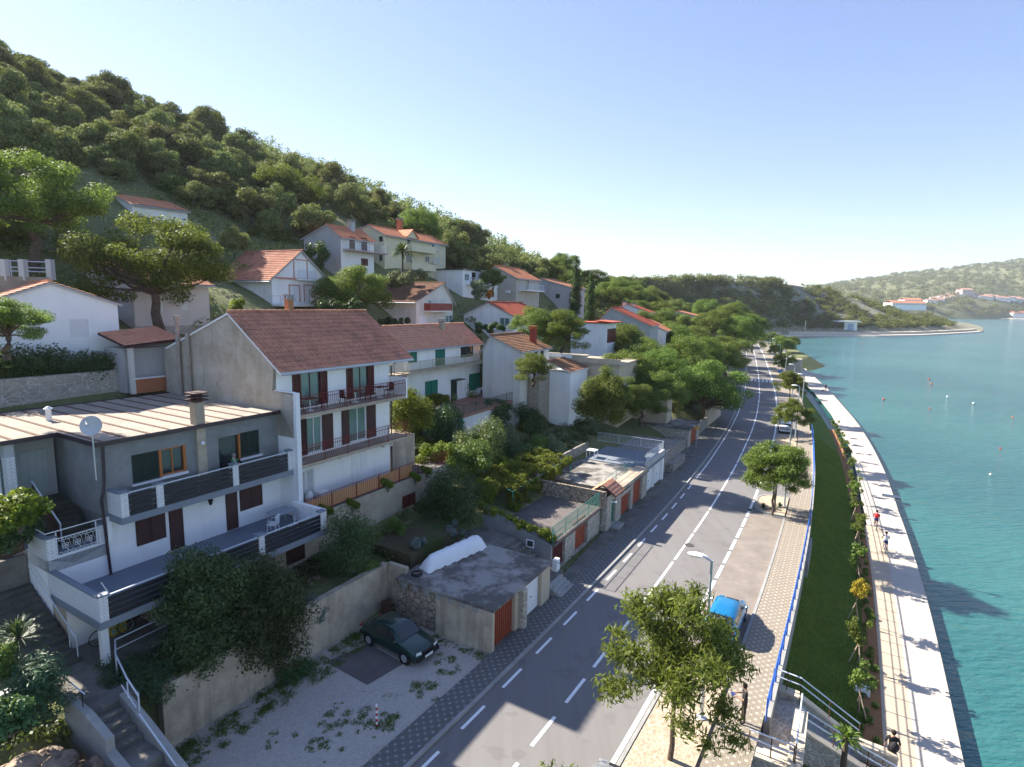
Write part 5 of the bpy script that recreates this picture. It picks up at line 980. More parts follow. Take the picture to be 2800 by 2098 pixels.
m = MB(); m.box(.02, fe-.3, 2.4, L+2, -3.4, zf-.25, fr); m.build('terrace_wall', white, C_); m = MB(); m.box(fe-3.2, fe+.05, .2, 2.4, -3.4, zf-.6, fr); m.build('stone_annex', stoneG, C_)
m = MB(); q = fr.hn(z6(715, 1010), fe-.28); m.box(fe-.3, fe-.22, q[1]-.35, q[1]+.35, q[2]-.55, q[2]+.6, fr); m.build('shutter', green, C_); m = MB(); m.box(fe+.03, fe+.09, 1.2, 1.9, -3., -1.3, fr); m.disc(fr.w(fe+.06, 1.55, -1.3), fr.n, .35, .06, 16); m.build('door', green, C_)
m = MB(); m.box(.02, .9, fr.hn(z6(640, 650))[1], fr.hn(z6(640, 650))[1]+1.6, zf+2.25, zf+2.31, fr); m.build('canopy', green_dk, C_)
q = fr.hz(z6(627, 330), ze+.6); chimney(C_, fr, -1.9, fr.hz(z6(627, 330), ze+.75)[1], ze+.3, ze+2.3, .5, conc_w)
m = MB(); m.box(.0, .5, -.2, .05, zf-.2, zf+2.3, fr); m.build('corner_pier', stoneC, C_)
CF, CZ = fr, zf
# white plastic garden set on the terrace
t_ = T('garden_table', 'white plastic garden table on the terrace of the green shuttered house', 'table', tuple(fr.w(1.4, 10, zf))); qx = fr.hz(z6(890, 770), zf); m = MB(); m.box(qx[0]-.5, qx[0]+.5, qx[1]-.9, qx[1]+.9, zf+.7, zf+.74, fr); m.build('table_top', plast, t_)
for a in (-.4, .4):
    for b in (-.75, .75): m = MB(); m.box(qx[0]+a-.04, qx[0]+a+.04, qx[1]+b-.04, qx[1]+b+.04, zf, zf+.7, fr); m.build('leg', plast, t_)
def chair(label, fr, n, s, z, rot, mat, group=None, tilt=0, name='garden_chair'):
    f2 = Fr(fr.a+rot, fr.w(n, s, z)); c = T(name, label, 'chair', tuple(f2.o), group)
    m = MB(); m.box(-.23, .23, -.23, .23, .4, .44, f2); m.build('seat', mat, c); m = MB()
    for i in range(6): m.box(-.26, -.23, -.22+i*.075, -.17+i*.075, .44, .86, f2)
    m.box(-.265, -.225, -.23, .23, .84, .9, f2); m.build('backrest', mat, c)
    for a in (-.2, .2):
        for b in (-.2, .2): m = MB(); m.rod(f2.w(a*1.15, b*1.15, 0), f2.w(a, b, .4), .022, 5); m.build('leg', mat, c)
    for b in (-.25, .25): m = MB(); m.tube([f2.w(-.24, b, .66), f2.w(.18, b, .66), f2.w(.22, b, .42)], .02, 5); m.build('armrest', mat, c)
    return c
chair('white plastic armchair left of the white garden table on the green shuttered house terrace', fr, qx[0]+.1, qx[1]-1.4, zf, 90, plast); chair('white plastic armchair in front of the white garden table on the green shuttered house terrace', fr, qx[0]+.9, qx[1]+.4, zf, 180, plast); chair('white plastic armchair standing right of the garden table near the trees', fr, qx[0]+.3, qx[1]+1.9, zf, -60, plast)
D_, fr, L, dp, ze, zr = fh('gabled_house', 'white gabled house with brown tiled roof and a stained concrete balcony', z6(1165, 640), 60, 28, far=z6(1385, 400), eave=z6(1165, 440), ridge=z6(945, 325), back=z6(885, 365), wm=white2, rm=roofD, base=-4, front=[('bdark', z6(1205, 455), z6(1235, 520)), ('bdark', z6(1275, 445), z6(1300, 520)), ('bdark', z6(1320, 440), z6(1345, 490))], zeb=None)
balc(D_, fr, -.1, fr.hn(z6(1355, 560), 1.2)[1], fr.hn(z6(1165, 630))[2], 1.3, 1.35, slab_=m_conc('rain_stained_wall', (.5, .5, .49), (.13, .13, .14), .9, .9), solid=True)
m = MB(); m.box(.1, 1.4, 1.8, 6.2, -5.5, fr.hn(z6(1400, 570))[2], fr); m.build('stone_wing', stoneC, D_); m = MB(); q = HH(0, z6(1240, 655), z6(1298, 800), .02, 'n', fr); m.box(.02, .07, q[0], q[1], q[2], q[3], fr); m.build('door', brownred, D_)
q = fr.hs(z6(1300, 320), 4); chimney(D_, fr, -1.2, L*.75, ze+.2, ze+2.1, .6, m_plaster('red_stack', (.3, .06, .04), .2), roofR)
# J pink and white house, gable to the sea
J_, fr, L, dp, ze, zr = fh('pink_trimmed_house', 'white house with salmon trimmed shutters and tiled gable roof facing the sea', y2(400, 720), 60, 26, far=y2(828, 700), eave=y2(400, 552), ridge=y2(612, 350), depth=8.5, along='n', rm=roofB, over=.45, base=-2,
    front=[('wboard', y2(562, 416), y2(662, 560)), ('wboard', y2(528, 610), y2(606, 735)), ('wboard', y2(640, 610), y2(716, 735))], side=[('wboard', y2(170, 612), y2(208, 745))])
m = MB(); m.box(.02, .16, -.1, L+.3, ze-.05, ze+.1, fr); m.build('trim_band', salmon, J_)
for a, b in ((y2(562, 416), y2(662, 560)), (y2(528, 610), y2(606, 735)), (y2(640, 610), y2(716, 735))):
    h = HH(0, a, b, 0, 'n', fr); m = MB(); t = .1; m.box(.01, .06, h[0]-t, h[0], h[2], h[3]+t, fr); m.box(.01, .06, h[1], h[1]+t, h[2], h[3]+t, fr); m.box(.01, .06, h[0], h[1], h[3], h[3]+t, fr); m.build('trim', salmon, J_)
balc(J_, fr, 3.2, 5.8, fr.hn(y2(612, 560))[2], .5, .9, steel_w, whitep, ends=False); balc(J_, fr, -.2, L+1.2, fr.hn(y2(600, 770))[2]+.2, 1.5, .9, steel_w, white2, bars=0, name='terrace')
# K grey gable house and cream apartment block
K_, fr, L, dp, ze, zr = fh('grey_gable_house', 'house with a big blank grey gable and glass railed balcony below the wood', y2(922, 480), 76, 29, far=y2(1165, 250), eave=y2(922, 238), ridge=y2(812, 152), back=y2(638, 235), wm=white, rm=roofO, base=-3, over=.4, front=[('rslat', y2(980, 236), y2(1026, 340)), ('rslat', y2(1072, 246), y2(1118, 350)), ('rslat', y2(1070, 404), y2(1124, 464))])
m = MB(); z = fr.hn(y2(1000, 345))[2]; m.poly([fr.w(-dp, -.03, -3), fr.w(0, -.03, -3), fr.w(0, -.03, ze), fr.w(*(lambda q: (q[0], -.03, q[2]-.1))(fr.hs(y2(812, 152)))), fr.w(-dp, -.03, ze)]); m.build('gable_render', greyw, K_)
balc(K_, fr, .3, L+1.5, z, 1.3, 1., m_paint('glass_rail', (.4, .45, .48), .2), m_paint('pink_slab', (.45, .33, .3))); chimney(K_, fr, -2, 4, ze+1, ze+2.4, .7, greyw)
Q_, fr, L, dp, ze, zr = fh('apartment_block', 'cream three storey apartment block with orange roof and balconies beside the grey gable', y2(1250, 520), 84, 29, far=y2(1645, 520), eave=y2(1250, 222), L=15, ridge=y2(1130, 155), depth=9, wm=cream, rm=roofO, base=-3, over=.4, front=[('kwin', y2(1418, 242), y2(1442, 300)), ('kwin', y2(1605, 298), y2(1624, 330)), ('kwin', y2(1605, 434), y2(1624, 470)), ('kdark', y2(1412, 380), y2(1455, 440)), ('wwin', y2(1555, 384), y2(1588, 440))], side=[('kwin', y2(1206, 240), y2(1235, 278)), ('kwin', y2(1208, 374), y2(1232, 424))])
for y in (345, 485): z = fr.hn(y2(1420, y))[2]; balc(Q_, fr, 4.5, 10.5, z, 1.4, .9, slab_=cream, solid=True)
for y in (340, 440): z = fr.hn(y2(1570, y))[2]; balc(Q_, fr, 10.6, 12.4, z, .8, .9, steel_w, cream)
m = MB(); s0 = 6.2; slab(m, [fr.w(.3, s0-1.4, ze+.2), fr.w(.3, s0, ze+1.4), fr.w(-3, s0, ze+1.4), fr.w(-3, s0-1.4, ze+.2)], .1); slab(m, [fr.w(.3, s0+1.4, ze+.2), fr.w(.3, s0, ze+1.4), fr.w(-3, s0, ze+1.4), fr.w(-3, s0+1.4, ze+.2)], .1); m.build('dormer_roof', roofO, Q_); m = MB(); m.poly([fr.w(.05, s0-1.3, ze-.1), fr.w(.05, s0+1.3, ze-.1), fr.w(.05, s0+1.3, ze+.2), fr.w(.05, s0, ze+1.3), fr.w(.05, s0-1.3, ze+.2)]); m.build('dormer', cream, Q_); chimney(Q_, fr, -3, 7, ze+1.5, ze+3, .7, m_plaster('clay_stack', (.4, .15, .08)))
# L brown roof, gable with balcony
L_, fr, L, dp, ze, zr = fh('brown_roofed_house', 'house with a faded brown tiled roof and a recessed balcony with red boards', y2(1488, 900), 69, 27, L=8, eave=y2(1485, 725), ridge=y2(1690, 592), depth=9.5, along='n', wm=white2, rm=roofL, base=-2.5, over=.5, front=[('wdark', y2(1582, 640), y2(1600, 740)), ('bdark', y2(1672, 655), y2(1708, 730)), ('wboard', y2(1512, 842), y2(1568, 900)), ('wcurt', y2(1705, 835), y2(1765, 890))])
z = fr.hn(y2(1600, 800))[2]; b = balc(L_, fr, 1.6, 6.4, z, 1.0, .9, brownred, white2, solid=True, solid_mat=m_paint('red_boards', (.25, .06, .05)))
# M flat white, N house with black edge roof, O small, P white gable, Q long red roof, others
M_, fr, L, dp, ze, zr = fh('flat_white_house', 'long low white house with a flat dark edged roof below the wood', y2(1838, 640), 92, 29, L=11, eave=y2(1838, 492), depth=9, flat=True, rm=glass_dk, wm=white, base=-2, front=[('wcurt', y2(1855, 522), y2(1890, 575)), ('wdark', y2(1908, 510), y2(1940, 590))], side=[])
balc(M_, fr, 1, 9, fr.hn(y2(1880, 600))[2], 1.3, 1, steel_w, white)
N_, fr, L, dp, ze, zr = fh('leaning_tree_house', 'cream walled house with orange roof behind the single leaning pine', y3(350, 525), 100, 29, L=9, eave=y3(350, 345), ridge=y3(170, 245), back=y3(55, 305), wm=m_plaster('warm_grey', (.5, .46, .4), .2), rm=roofO, base=-2, front=[('wdark', y3(440, 365), y3(460, 450))])
balc(N_, fr, 1, 8, fr.hn(y3(430, 455))[2], 1.6, 1, steel_w, white)
m = MB(); q = fr.hs(y3(285, 468)); m.box(q[0]-.4, q[0]+.4, -.35, -.03, q[2]-.25, q[2]+.25, fr); m.build('air_conditioner', whitep, N_)
O_, fr, L, dp, ze, zr = fh('small_house', 'small grey walled house with a faded orange roof beside the tall cypresses', y3(830, 540), 118, 29, L=7, eave=y3(830, 430), depth=14, zr=None, along='s', wm=greyw, rm=roofC, base=-2, side=[('kdark', y3(692, 486), y3(728, 525))], nr=-7)
P_, fr, L, dp, ze, zr = fh('white_gable_house', 'low white gabled house with red tiled roof behind the spreading pine', z6(1110, 290), 80, 29, far=z6(1250, 170), L=10, eave=z6(1100, 172), ridge=z6(925, 75), back=z6(740, 160), wm=white, rm=roofR, base=-2, front=[('wcurt', z6(1100, 205), z6(1150, 280))], side=[('wcurt', z6(1010, 190), z6(1085, 255))])
R_, fr, L, dp, ze, zr = fh('long_red_roof_house', 'stone gabled house with long bright red tiled roof among the pines', y3(1500, 900), 103, 25, L=8, eave=y3(1495, 760), ridge=y3(1175, 608), back=y3(1045, 655), wm=greyw, rm=roofR, base=-3, side=[('wboard', y3(1230, 690), y3(1285, 760))])
S_, fr, L, dp, ze, zr = fh('orange_roof_annex', 'white annex with plain orange roof and glazed corner beside the long red roof', y3(1640, 925), 112, 25, L=8, eave=y3(1640, 805), zr=None, depth=9, wm=white, rm=roofO, base=-3, front=[('kwin', y3(1648, 830), y3(1720, 915))])
U_, fr, L, dp, ze, zr = fh('red_boarded_house', 'small white building with dark red boarded balcony left of the long red roof', y3(1130, 915), 90, 27, L=5, eave=y3(1130, 745), depth=6, flat=True, rm=roofR, wm=white, base=-2, front=[('rboard', y3(1140, 790), y3(1212, 900))])
m = MB(); slab(m, [fr.w(1, -.5, ze+.3), fr.w(1, 5, ze+.3), fr.w(-2, 5, ze+.5), fr.w(-2, -.5, ze+.5)], .15); m.build('awning', roofR, U_)
V_, fr, L, dp, ze, zr = fh('chimney_house', 'small white house with twin chimneys behind the long red roof', y3(1490, 720), 135, 25, L=7, eave=y3(1490, 645), depth=10, wm=white, rm=roofR, base=-2, side=[('wdark', y3(1450, 660), y3(1475, 695))])
chimney(V_, fr, -6, 1, ze, ze+2.2, .8); chimney(V_, fr, -4, 1, ze, ze+1.9, .8)
X_, fr, L, dp, ze, zr = fh('half_hidden_house', 'pale house with orange gable roof almost hidden by roadside pines', y3(1990, 760), 165, 25, L=9, eave=y3(1960, 700), depth=16, wm=cream, rm=roofO, base=-3)
# E white gable left, F behind the big pine, I top left
E_, fr, L, dp, ze, zr = fh('blank_gable_house', 'white house with a broad blank gable and closed white roller shutters at far left', y1(-60, 1330), 33, 44, far=y1(915, 1280), eave=y1(-60, 900), zeb=None, ridge=y1(378, 752), along='n', depth=11, wm=white, rm=roofC, base=-2.5, over=.25, front=[('wroll', y1(525, 1035), y1(675, 1168)), ('wroll', y1(150, 1060), y1(308, 1188))])
F_, fr, L, dp, ze, zr = fh('pale_pink_house', 'pale pinkish house with a low red roof behind the large leaning pine', y1(1035, 1260), 45, 35, far=y1(1600, 1230), eave=y1(1035, 745), back=y1(590, 1090), zr=None, wm=pinkw, rm=roofB, base=-2, over=.5, front=[('wroll', y1(1200, 862), y1(1235, 968)), ('wroll', y1(1372, 900), y1(1428, 962)), ('rboard', y1(1378, 1098), y1(1478, 1160)), ('rboard', y1(1158, 1105), y1(1200, 1172))])
zt = fr.hn(y1(1035, 1085))[2]; m = MB(); m.box(.01, .06, 0, L, -2, zt, fr); m.build('stone_base', stoneP, F_)
m = MB(); m.rod(fr.w(.1, -.05, ze), fr.w(.1, -.05, -1.5), .05, 6); m.build('downpipe', greyw, F_)
I_, fr, L, dp, ze, zr = fh('hillside_house', 'white house with dark red lower roof half hidden between the two big pines top left', y1(1010, 330), 66, 35, L=6, eave=y1(1010, 160), depth=12, wm=white, rm=roofC, base=-6, side=[('bdark', y1(840, 160), y1(900, 235))])
m = MB(); slab(m, [fr.w(-1, -3.2, ze-3.4), fr.w(-1, .0, ze-1.2), fr.w(-12, .0, ze-1.2), fr.w(-12, -3.2, ze-3.4)], .15); m.build('lower_roof', roofB, I_); m = MB(); m.box(-12, -1.2, -3., 0, -6, ze-3.3, fr); m.build('lower_wall', white, I_)
balc(I_, fr, -1.5, 1, ze-3.2, 1.2, 1, steel_w, white)
# terrace wall with railing far left
q = at(y1(0, 720), 41); q2 = at(y1(395, 715), 43); tw_ = T('terrace_wall', 'pale terrace wall with metal railing under the left big pine', 'wall', tuple(q)); m = MB(); m.beam(Vector(q)-Vector((6, 6, .9)), Vector(q2)-Vector((0, 0, .9)), .3, 1.8); m.build('wall', conc_w, tw_); railing(tw_, Vector(q)-Vector((6, 6, 0)), q2, 1.1, steel_w, 0, .02, 2., (1., .6, .35), 0, rr=.04)
for f in (.1, .45, .98): c = Vector(q).lerp(Vector(q2), f); m = MB(); m.beam(c-Vector((0, 0, .2)), c+Vector((0, 0, 1.3)), .4, .4, (0, 1, 0)); m.build('pier', white2, tw_)
# beige buildings by the far road and low white roofs
for nm, lb, cn, D0, L0, ev, dpt, wmt in (('beige_building', 'beige garage building with railed flat roof left of the shaded pines', y3(1660, 1400), 70, 3, y3(1660, 1365), 11, beige), ('flat_roofed_annex', 'low cream annex with flat roof beyond the stone pier', y3(1240, 1210), 66, 8, y3(1240, 1110), 10, m_plaster('sand_plaster', (.55, .46, .34))), ('flat_roofed_annex', 'white block with open flat roof in front of the two trunked pine', y3(820, 1130), 68, 6, y3(850, 1050), 9, white)):
    b_, fr, L, dp, ze, zr = fh(nm, lb, cn, D0, 27, L=L0, eave=ev, depth=dpt, flat=True, rm=conc_w, wm=wmt, base=-4, cat='building')
    if nm == 'beige_building': railing(b_, fr.w(0, 0, ze+.2), fr.w(-dp, 0, ze+.2), 1, white2, .25, .03, 2)
    else: m = MB(); m.box(-dp, .1, -.1, .15, ze+.2, ze+.7, fr); m.build('parapet', wmt, b_)
lt = T('tiled_lean_to', 'brown tiled lean-to roof just behind the bright bushy pine', 'roof', tuple(at(y3(830, 1160), 62))); fr = Fr(27, at(y3(830, 1165), 62)); m = MB(); tiles(m, fr.w(0, 0, 0), fr.w(0, 6, 0), fr.w(-3.2, 6, 1.1), fr.w(-3.2, 0, 1.1)); m.build('tiling', roofD, lt); m = MB(); slab(m, [fr.w(0, 0, -.02), fr.w(0, 6, -.02), fr.w(-3.2, 6, 1.08), fr.w(-3.2, 0, 1.08)], .1); m.box(-3, -.2, .2, 5.8, -8, -.1, fr); m.build('wall', white, lt)
# far resort rows and white shore houses
def simple_house(name, label, p, D, w_, h_, d_, wm, rm, group=None, ang=80):
    q_ = onland(FAR, p) if D > 1400 else at(p, D); k_ = (q_@_f)/D if D > 1400 else 1; w_, h_, d_ = w_*k_, h_*k_, d_*k_; fr = Fr(ang, q_); o = T(name, label, 'house', tuple(fr.o), group); m = MB(); m.box(-d_, 0, 0, w_, -6, h_, fr); wl = m.build('wall', wm, o); m = MB(); zr = h_+d_*.22
    slab(m, [fr.w(.5, -.5, h_), fr.w(.5, w_+.5, h_), fr.w(-d_/2, w_+.5, zr), fr.w(-d_/2, -.5, zr)], .3); slab(m, [fr.w(-d_-.5, -.5, h_), fr.w(-d_-.5, w_+.5, h_), fr.w(-d_/2, w_+.5, zr), fr.w(-d_/2, -.5, zr)], .3); m.build('roof', rm, o)
    k = max(1, int(w_/4))
    for i in range(k): m = MB(); x = w_*(i+.5)/k; m.box(-.02, .1, x-.9, x+.9, h_-4.4, h_-1.2, fr); m.build('window', glass_dk, o)
    return o
simple_house('shore_house', 'white shore house with an orange roof at the start of the far resort', y4(1410, 462), 1500, 50, 17, 25, white, roofO, ang=88)
roofF = m_roof('pale_far_tiles', (.55, .33, .25), (.5, .28, .2), .1)
rr = [(1560+i*27, 436-i*8) for i in range(8)]+[(1600+i*27, 440-i*7) for i in range(8)]
for i, (x, y) in enumerate(rr): simple_house('resort_house', 'tiny white terraced resort house with orange roof stepping up the far hill', y4(x, y), 2050+i % 8*10, 24, 9, 18, white, roofF, 'resort houses stepping up the far hill', 82)
for i in range(12): simple_house('resort_house', 'tiny white and red resort house in the level row right of the far tower house', y4(1880+i*28, 400+i*2+(i % 2)*8), 2120, 30, 9, 20, white, roofF, 'resort houses in the level far row', 92)
simple_house('resort_hall', 'largest pink and white resort building on top of the stepped far rows', y4(1795, 390), 2120, 44, 22, 30, m_plaster('pink_far', (.6, .5, .45)), roofF, ang=88)
simple_house('shore_house', 'low white shore house with orange roof at the right edge of the far coast', y4(2140, 538), 1950, 90, 16, 30, white, roofO, ang=88)
simple_house('shore_house', 'low orange roofed building behind the tip of the wooded spit', y4(1325, 468), 1300, 90, 10, 26, white, roofO, ang=80)
kk = at(y4(1000, 622), 455); fr = Fr(85, kk); o = T('kiosk', 'small white kiosk on the shore of the wooded spit', 'kiosk', tuple(kk)); m = MB(); m.box(-5, 0, 0, 11, -3, 6.5, fr); m.build('wall', white, o); m = MB(); m.box(-6, 3, -7, 12, 6.5, 7.4, fr); m.build('roof', whitep, o); m = MB(); m.box(.02, .15, 3, 8, 0, 5, fr); m.build('door', m_paint('kiosk_blue', (.3, .4, .55)), o)

# unseen house added just outside the left edge to shade the steps
nb = T('shade_house', 'unseen white gabled house added beyond the left edge to shade the steps', 'house', tuple(W(-36, 0, 7))); m = MB(); m.box(-40, -31.5, -7, 5.6, 2, 12.2); m.build('wall', white2, nb); roof_gable(nb, AF, -40, -31.5, -7, 5.6, 12.2, 12.2, 15.4, -35.7, roofC, over=.4)
for a in (-5, -1.5, 2): m = MB(); m.box(-31.5, -31.44, a, a+1.2, 9, 10.4); m.build('shutter', green, nb)
leaf_dk2 = m_leaf('garden_leaves', (.03, .055, .02), (.07, .11, .035), (.15, .18, .06), .2)
# ---------------------------------------------------------------- trees and plants
HO = [np.array(o.location) for o in bpy.data.objects if o.get('category') in ('house', 'building', 'porch')]
def pine_at(p, D, sc, label, var, group=None, kind='pine', name='pine_tree', zs=1., rz=None, mat=None):
    q = at(p, D); return tree(name, kind, var, q, sc, label, 'tree', group, crown_mat=mat, zs=zs, rz=rz)
pine_at(y1(262, 668), 47, 1.3, 'tall forked pine with a broad crown at far left above the white gable house', 1)
pine_at(y1(1228, 1215), 43.5, 1.28, 'largest leaning pine with a bright spreading crown in front of the pale pink house', 2)
pine_at((975, 905), 65, 1.02, 'bushy bright pine between the pink trimmed house and the brown roofed house', 3)
pine_at((1535, 985), 71, .86, 'umbrella pine with the curved trunk, right one of the spreading pair mid slope', 4)
pine_at((1455, 975), 73, .84, 'umbrella pine, left one of the spreading pair mid slope', 5)
shrub0 = ((1645, 1088), 55)
pine_at((1347, 812), 96, .66, 'small rounded pine with leaning trunk in front of the cream walled house', 7, zs=.95)
pine_at((20, 985), 27, .5, 'pine crown cut by the left frame edge in front of the white gable wall', 8, zs=.8)
pine_at((530, 720), 82, 1.75, 'wide dark pine behind the leaning pine, above the pale pink house', 9)
pine_at((70, 790), 62, 1.2, 'pine standing behind the tall forked pine at the far left', 10)
pine_at((780, 640), 95, 1.5, 'broad pine left of the grey gable house at the edge of the wood', 11)
pine_at((740, 730), 80, .9, 'bright small pine just left of the grey gable wall', 12, zs=.85)
tree('cypress', 'cypress', 1, at((1572, 868), 118), 1.25, 'tall dense cypress between the small house and the pines', 'tree')
tree('cypress', 'cypress', 2, at((1612, 880), 110), .95, 'slim dark cypress right of the tall dense one', 'tree')
pine_at(z7(835, 1470), 82, 1.5, 'tall ivy clad roadside pine on the stone wall at the bend', 13, mat=leaf_pine, zs=1.05)
LB = 'green pine in the roadside row shading the far road'
g = random.Random(21)
rp_ = [(1700, 1100, 74, .95), (1800, 1160, 78, 1.0), (1760, 1060, 90, 1.0), (1860, 1075, 96, 1.1), (1700, 1010, 98, 1.0), (1910, 1040, 108, 1.1), (1960, 1035, 118, 1.05), (1830, 990, 118, 1.1), (1985, 1000, 135, 1.15), (1900, 960, 132, 1.1), (1760, 950, 130, 1.05), (1950, 950, 150, 1.15), (2020, 965, 160, 1.2), (2045, 950, 185, 1.2), (1870, 920, 160, 1.15), (1990, 925, 185, 1.2), (2060, 938, 215, 1.1), (1930, 900, 200, 1.2), (1800, 900, 175, 1.1), (1670, 905, 150, 1.1), (1730, 880, 190, 1.1), (1850, 880, 215, 1.2), (2010, 900, 230, 1.2), (1690, 860, 200, 1.1), (1620, 850, 170, 1.), (2040, 915, 260, 1.2), (1780, 860, 230, 1.2)]
for i, (x, y, D, s) in enumerate(rp_):
    q = at((x, y), D); gz = GW(q[0], q[1]); q[2] = gz-.2 if abs(gz-q[2]) < 4 else q[2]
    tree('pine_tree', 'pine', 1+i % 6, q, s*1.22, LB, 'tree', 'pines along the far road', rz=i*1.3)
for i in range(62):
    s_ = 76+g.random()**1.2*240; d_ = 1.5+g.random()*50; n_ = RN(s_)-8.2-d_; p = W(n_, s_, GZ(n_, s_)-.3)
    if min(np.hypot(h[0]-p[0], h[1]-p[1]) for h in HO) < 9: continue
    k = p-CAMP; D = k@_f
    if any((h[2] < 26 and abs(math.atan2(h[0], h[1])-math.atan2(p[0], p[1])) < .05 and 0 < np.hypot(h[0], h[1])-np.hypot(p[0], p[1]) < 22) for h in HO): continue
    tree('pine_tree', 'pine', 1+i % 6, p, g.uniform(.85, 1.3), LB, 'tree', 'pines along the far road', rz=i*1.7)
for i, (x, y, D, s) in enumerate([(2085, 946, 280, 1.1), (2110, 948, 265, 1.15), (2135, 958, 245, 1.1), (2150, 968, 225, 1.0), (2165, 955, 250, .95)]):
    tree('pine_tree', 'pine', 1+i % 6, at((x, y), D)+np.array([0, 0, 0.]), s, 'pine overhanging the water at the far end of the promenade', 'tree', 'pines over the water at the road end', zs=.8, rz=i)
for i, (x, y, D, k) in enumerate(((1700, 1140, 63, .72), (1752, 1165, 66, .8), (1800, 1130, 70, .85), (1455, 1060, 57, .55))):
    pine_at((x, y), D, k, ['pine in front of the low cream annex', 'pine between the cream annex and the beige garage building', 'pine right of the beige garage building', 'small pine at the foot of the stone pier'][i], 2+i, zs=.85)
# woodland on the hill
g = random.Random(77); pts = []
while len(pts) < 3500:
    n = -40-230*g.random()**.9; s = -25+400*g.random(); d = RN(min(s, 340))-7.5-n
    if s > 60 and d < 14: continue
    if s <= 60 and d < 27: continue
    p = W(n, s, GZ(n, s)); 
    if s > 345 and n > -90: continue
    if min(np.hypot(h[0]-p[0], h[1]-p[1]) for h in HO) < 8.5: continue
    q = p-CAMP; D = q@_f
    if D < 30: continue
    px = 1400+FPX*(q@CR)/D; py = 1049-FPX*(q@CU)/D
    if px < -150 or px > 2150 or (d < 60 and py > 700 and px < 1500 and D < 75): continue
    # keep the fronts of the houses open
    if any(h[2] < 26 and 0 < (np.hypot(h[0], h[1])-np.hypot(p[0], p[1])) < 14 and abs(math.atan2(h[0], h[1])-math.atan2(p[0], p[1])) < 8./np.hypot(h[0], h[1]) for h in HO): continue
    pts.append((D, n, s, p))
pts.sort(key=lambda t: t[0])
for i, (D, n, s, p) in enumerate(pts[:265]):
    far = g.random() < .72; k = 'farpine' if far else 'scrub'; sc = g.uniform(.55, 1.05) if far else g.uniform(.6, 1.15)
    tree('pine_tree' if far else 'broadleaf_tree', k, g.randrange(1, 6), p-np.array([0, 0, .4]), sc, 'green pine crown in the dense wood covering the hillside' if far else 'low rounded leafy tree in the wood on the hillside', 'tree', 'pines of the hillside wood' if far else 'leafy trees of the hillside wood', rz=g.uniform(0, 6.28), zs=g.uniform(.75, 1.3))
def wood(name, label, P, rads, n, size, mat, seed, shell=.35):
    V, F = leaf_np(P, rads, n, size, asp=.6, up=.4, seed=seed, shell=shell); o = inst(name, np_mesh(name, V, F, mat)); tag(o, label, 'wood'); o['kind'] = 'stuff'; return o
cs = []; rs = []
for D, n, s, p in pts[265:]:
    h_ = g.uniform(3.2, 6.5); up_ = np.clip((-n-90)/120, 0, 1); h_ *= 1-.45*up_*g.random()
    for k in range(6): a = g.uniform(0, 6.28); q = g.random()*2.3; cs.append((p[0]+q*math.cos(a), p[1]+q*math.sin(a), p[2]+h_*(.35+.65*g.random())-q*.35)); r_ = g.uniform(.9, 1.7); rs.append((r_, r_, r_*.7))
nn = len(cs)
wood('hillside_wood', 'dense mixed wood covering the upper hillside', cs, rs, 560000, .52, leaf_far, 5)
cs = []; rs = []
for i in range(9000):
    s_ = -10+250*g.random(); lo = 26 if s_ < 60 else 12; d_ = lo+110*g.random()**1.2; n_ = RN(s_)-7.5-d_; p = W(n_, s_, GZ(n_, s_))
    if min(abs(h[0]-p[0])+abs(h[1]-p[1]) for h in HO) < 6.5: continue
    k = g.uniform(.5, 1.25); cs.append((p[0], p[1], p[2]+k*.25)); rs.append((k, k, k*.55))
wood('undergrowth', 'low scrub and undergrowth between the trees on the slope', cs, rs, 240000, .3, leaf_far, 9)
cs = []; rs = []
for i in range(1500):
    s_ = 22+46*g.random(); n_ = -(22.6 if s_ > 31 else 20.5)-17*g.random(); p = W(n_, s_, GZ(n_, s_))
    if s_ < 36 and n_ < -24.5 or min(abs(h[0]-p[0])+abs(h[1]-p[1]) for h in HO) < 4: continue
    k = g.uniform(.25, .7); cs.append((p[0], p[1], p[2]+k*.3)); rs.append((k, k, k*.6))
for i in range(160): n_ = -23.2-2.5*g.random(); s_ = 9.8+12*g.random(); k = g.uniform(.2, .5); cs.append(tuple(W(n_+(.8 if s_ > 13 else 2.2), s_, 2.75))); rs.append((k, k, k*.5))
for i in range(200): n_ = -18.5-6*g.random(); s_ = 2.+5.5*g.random(); k = g.uniform(.25, .5); p = W(n_, s_, GZ(n_, s_)); cs.append(tuple(p)); rs.append((k, k, k*.5))
wood('garden_undergrowth', 'low mixed plants covering the garden ground between houses and garages', cs, rs, 90000, .16, leaf_dk2, 12)
cs = []; rs = []
for i in range(2300):
    c = SPIT[g.randrange(12, len(SPIT))]; j = g.random()**.9*21; j0 = int(j); f = j-j0; a, b = np.array(c[j0]), np.array(c[j0+1]); p = a*(1-f)+b*f
    if p[2] < 1.5: continue
    if math.sin(p[0]*.06+p[1]*.03)+math.sin(p[0]*.021-p[1]*.05)+g.uniform(-1, 1) < -.6: continue
    k = g.uniform(1.3, 3.2)
    for q in range(4): cs.append((p[0]+g.uniform(-2.5, 2.5), p[1]+g.uniform(-2.5, 2.5), p[2]+k*g.uniform(.5, 1.6))); rs.append((k, k, k*.75))
wood('spit_wood', 'scattered pines and scrub covering the rocky spit', cs, rs, 260000, .85, leaf_sp, 6)
cs = []; rs = []
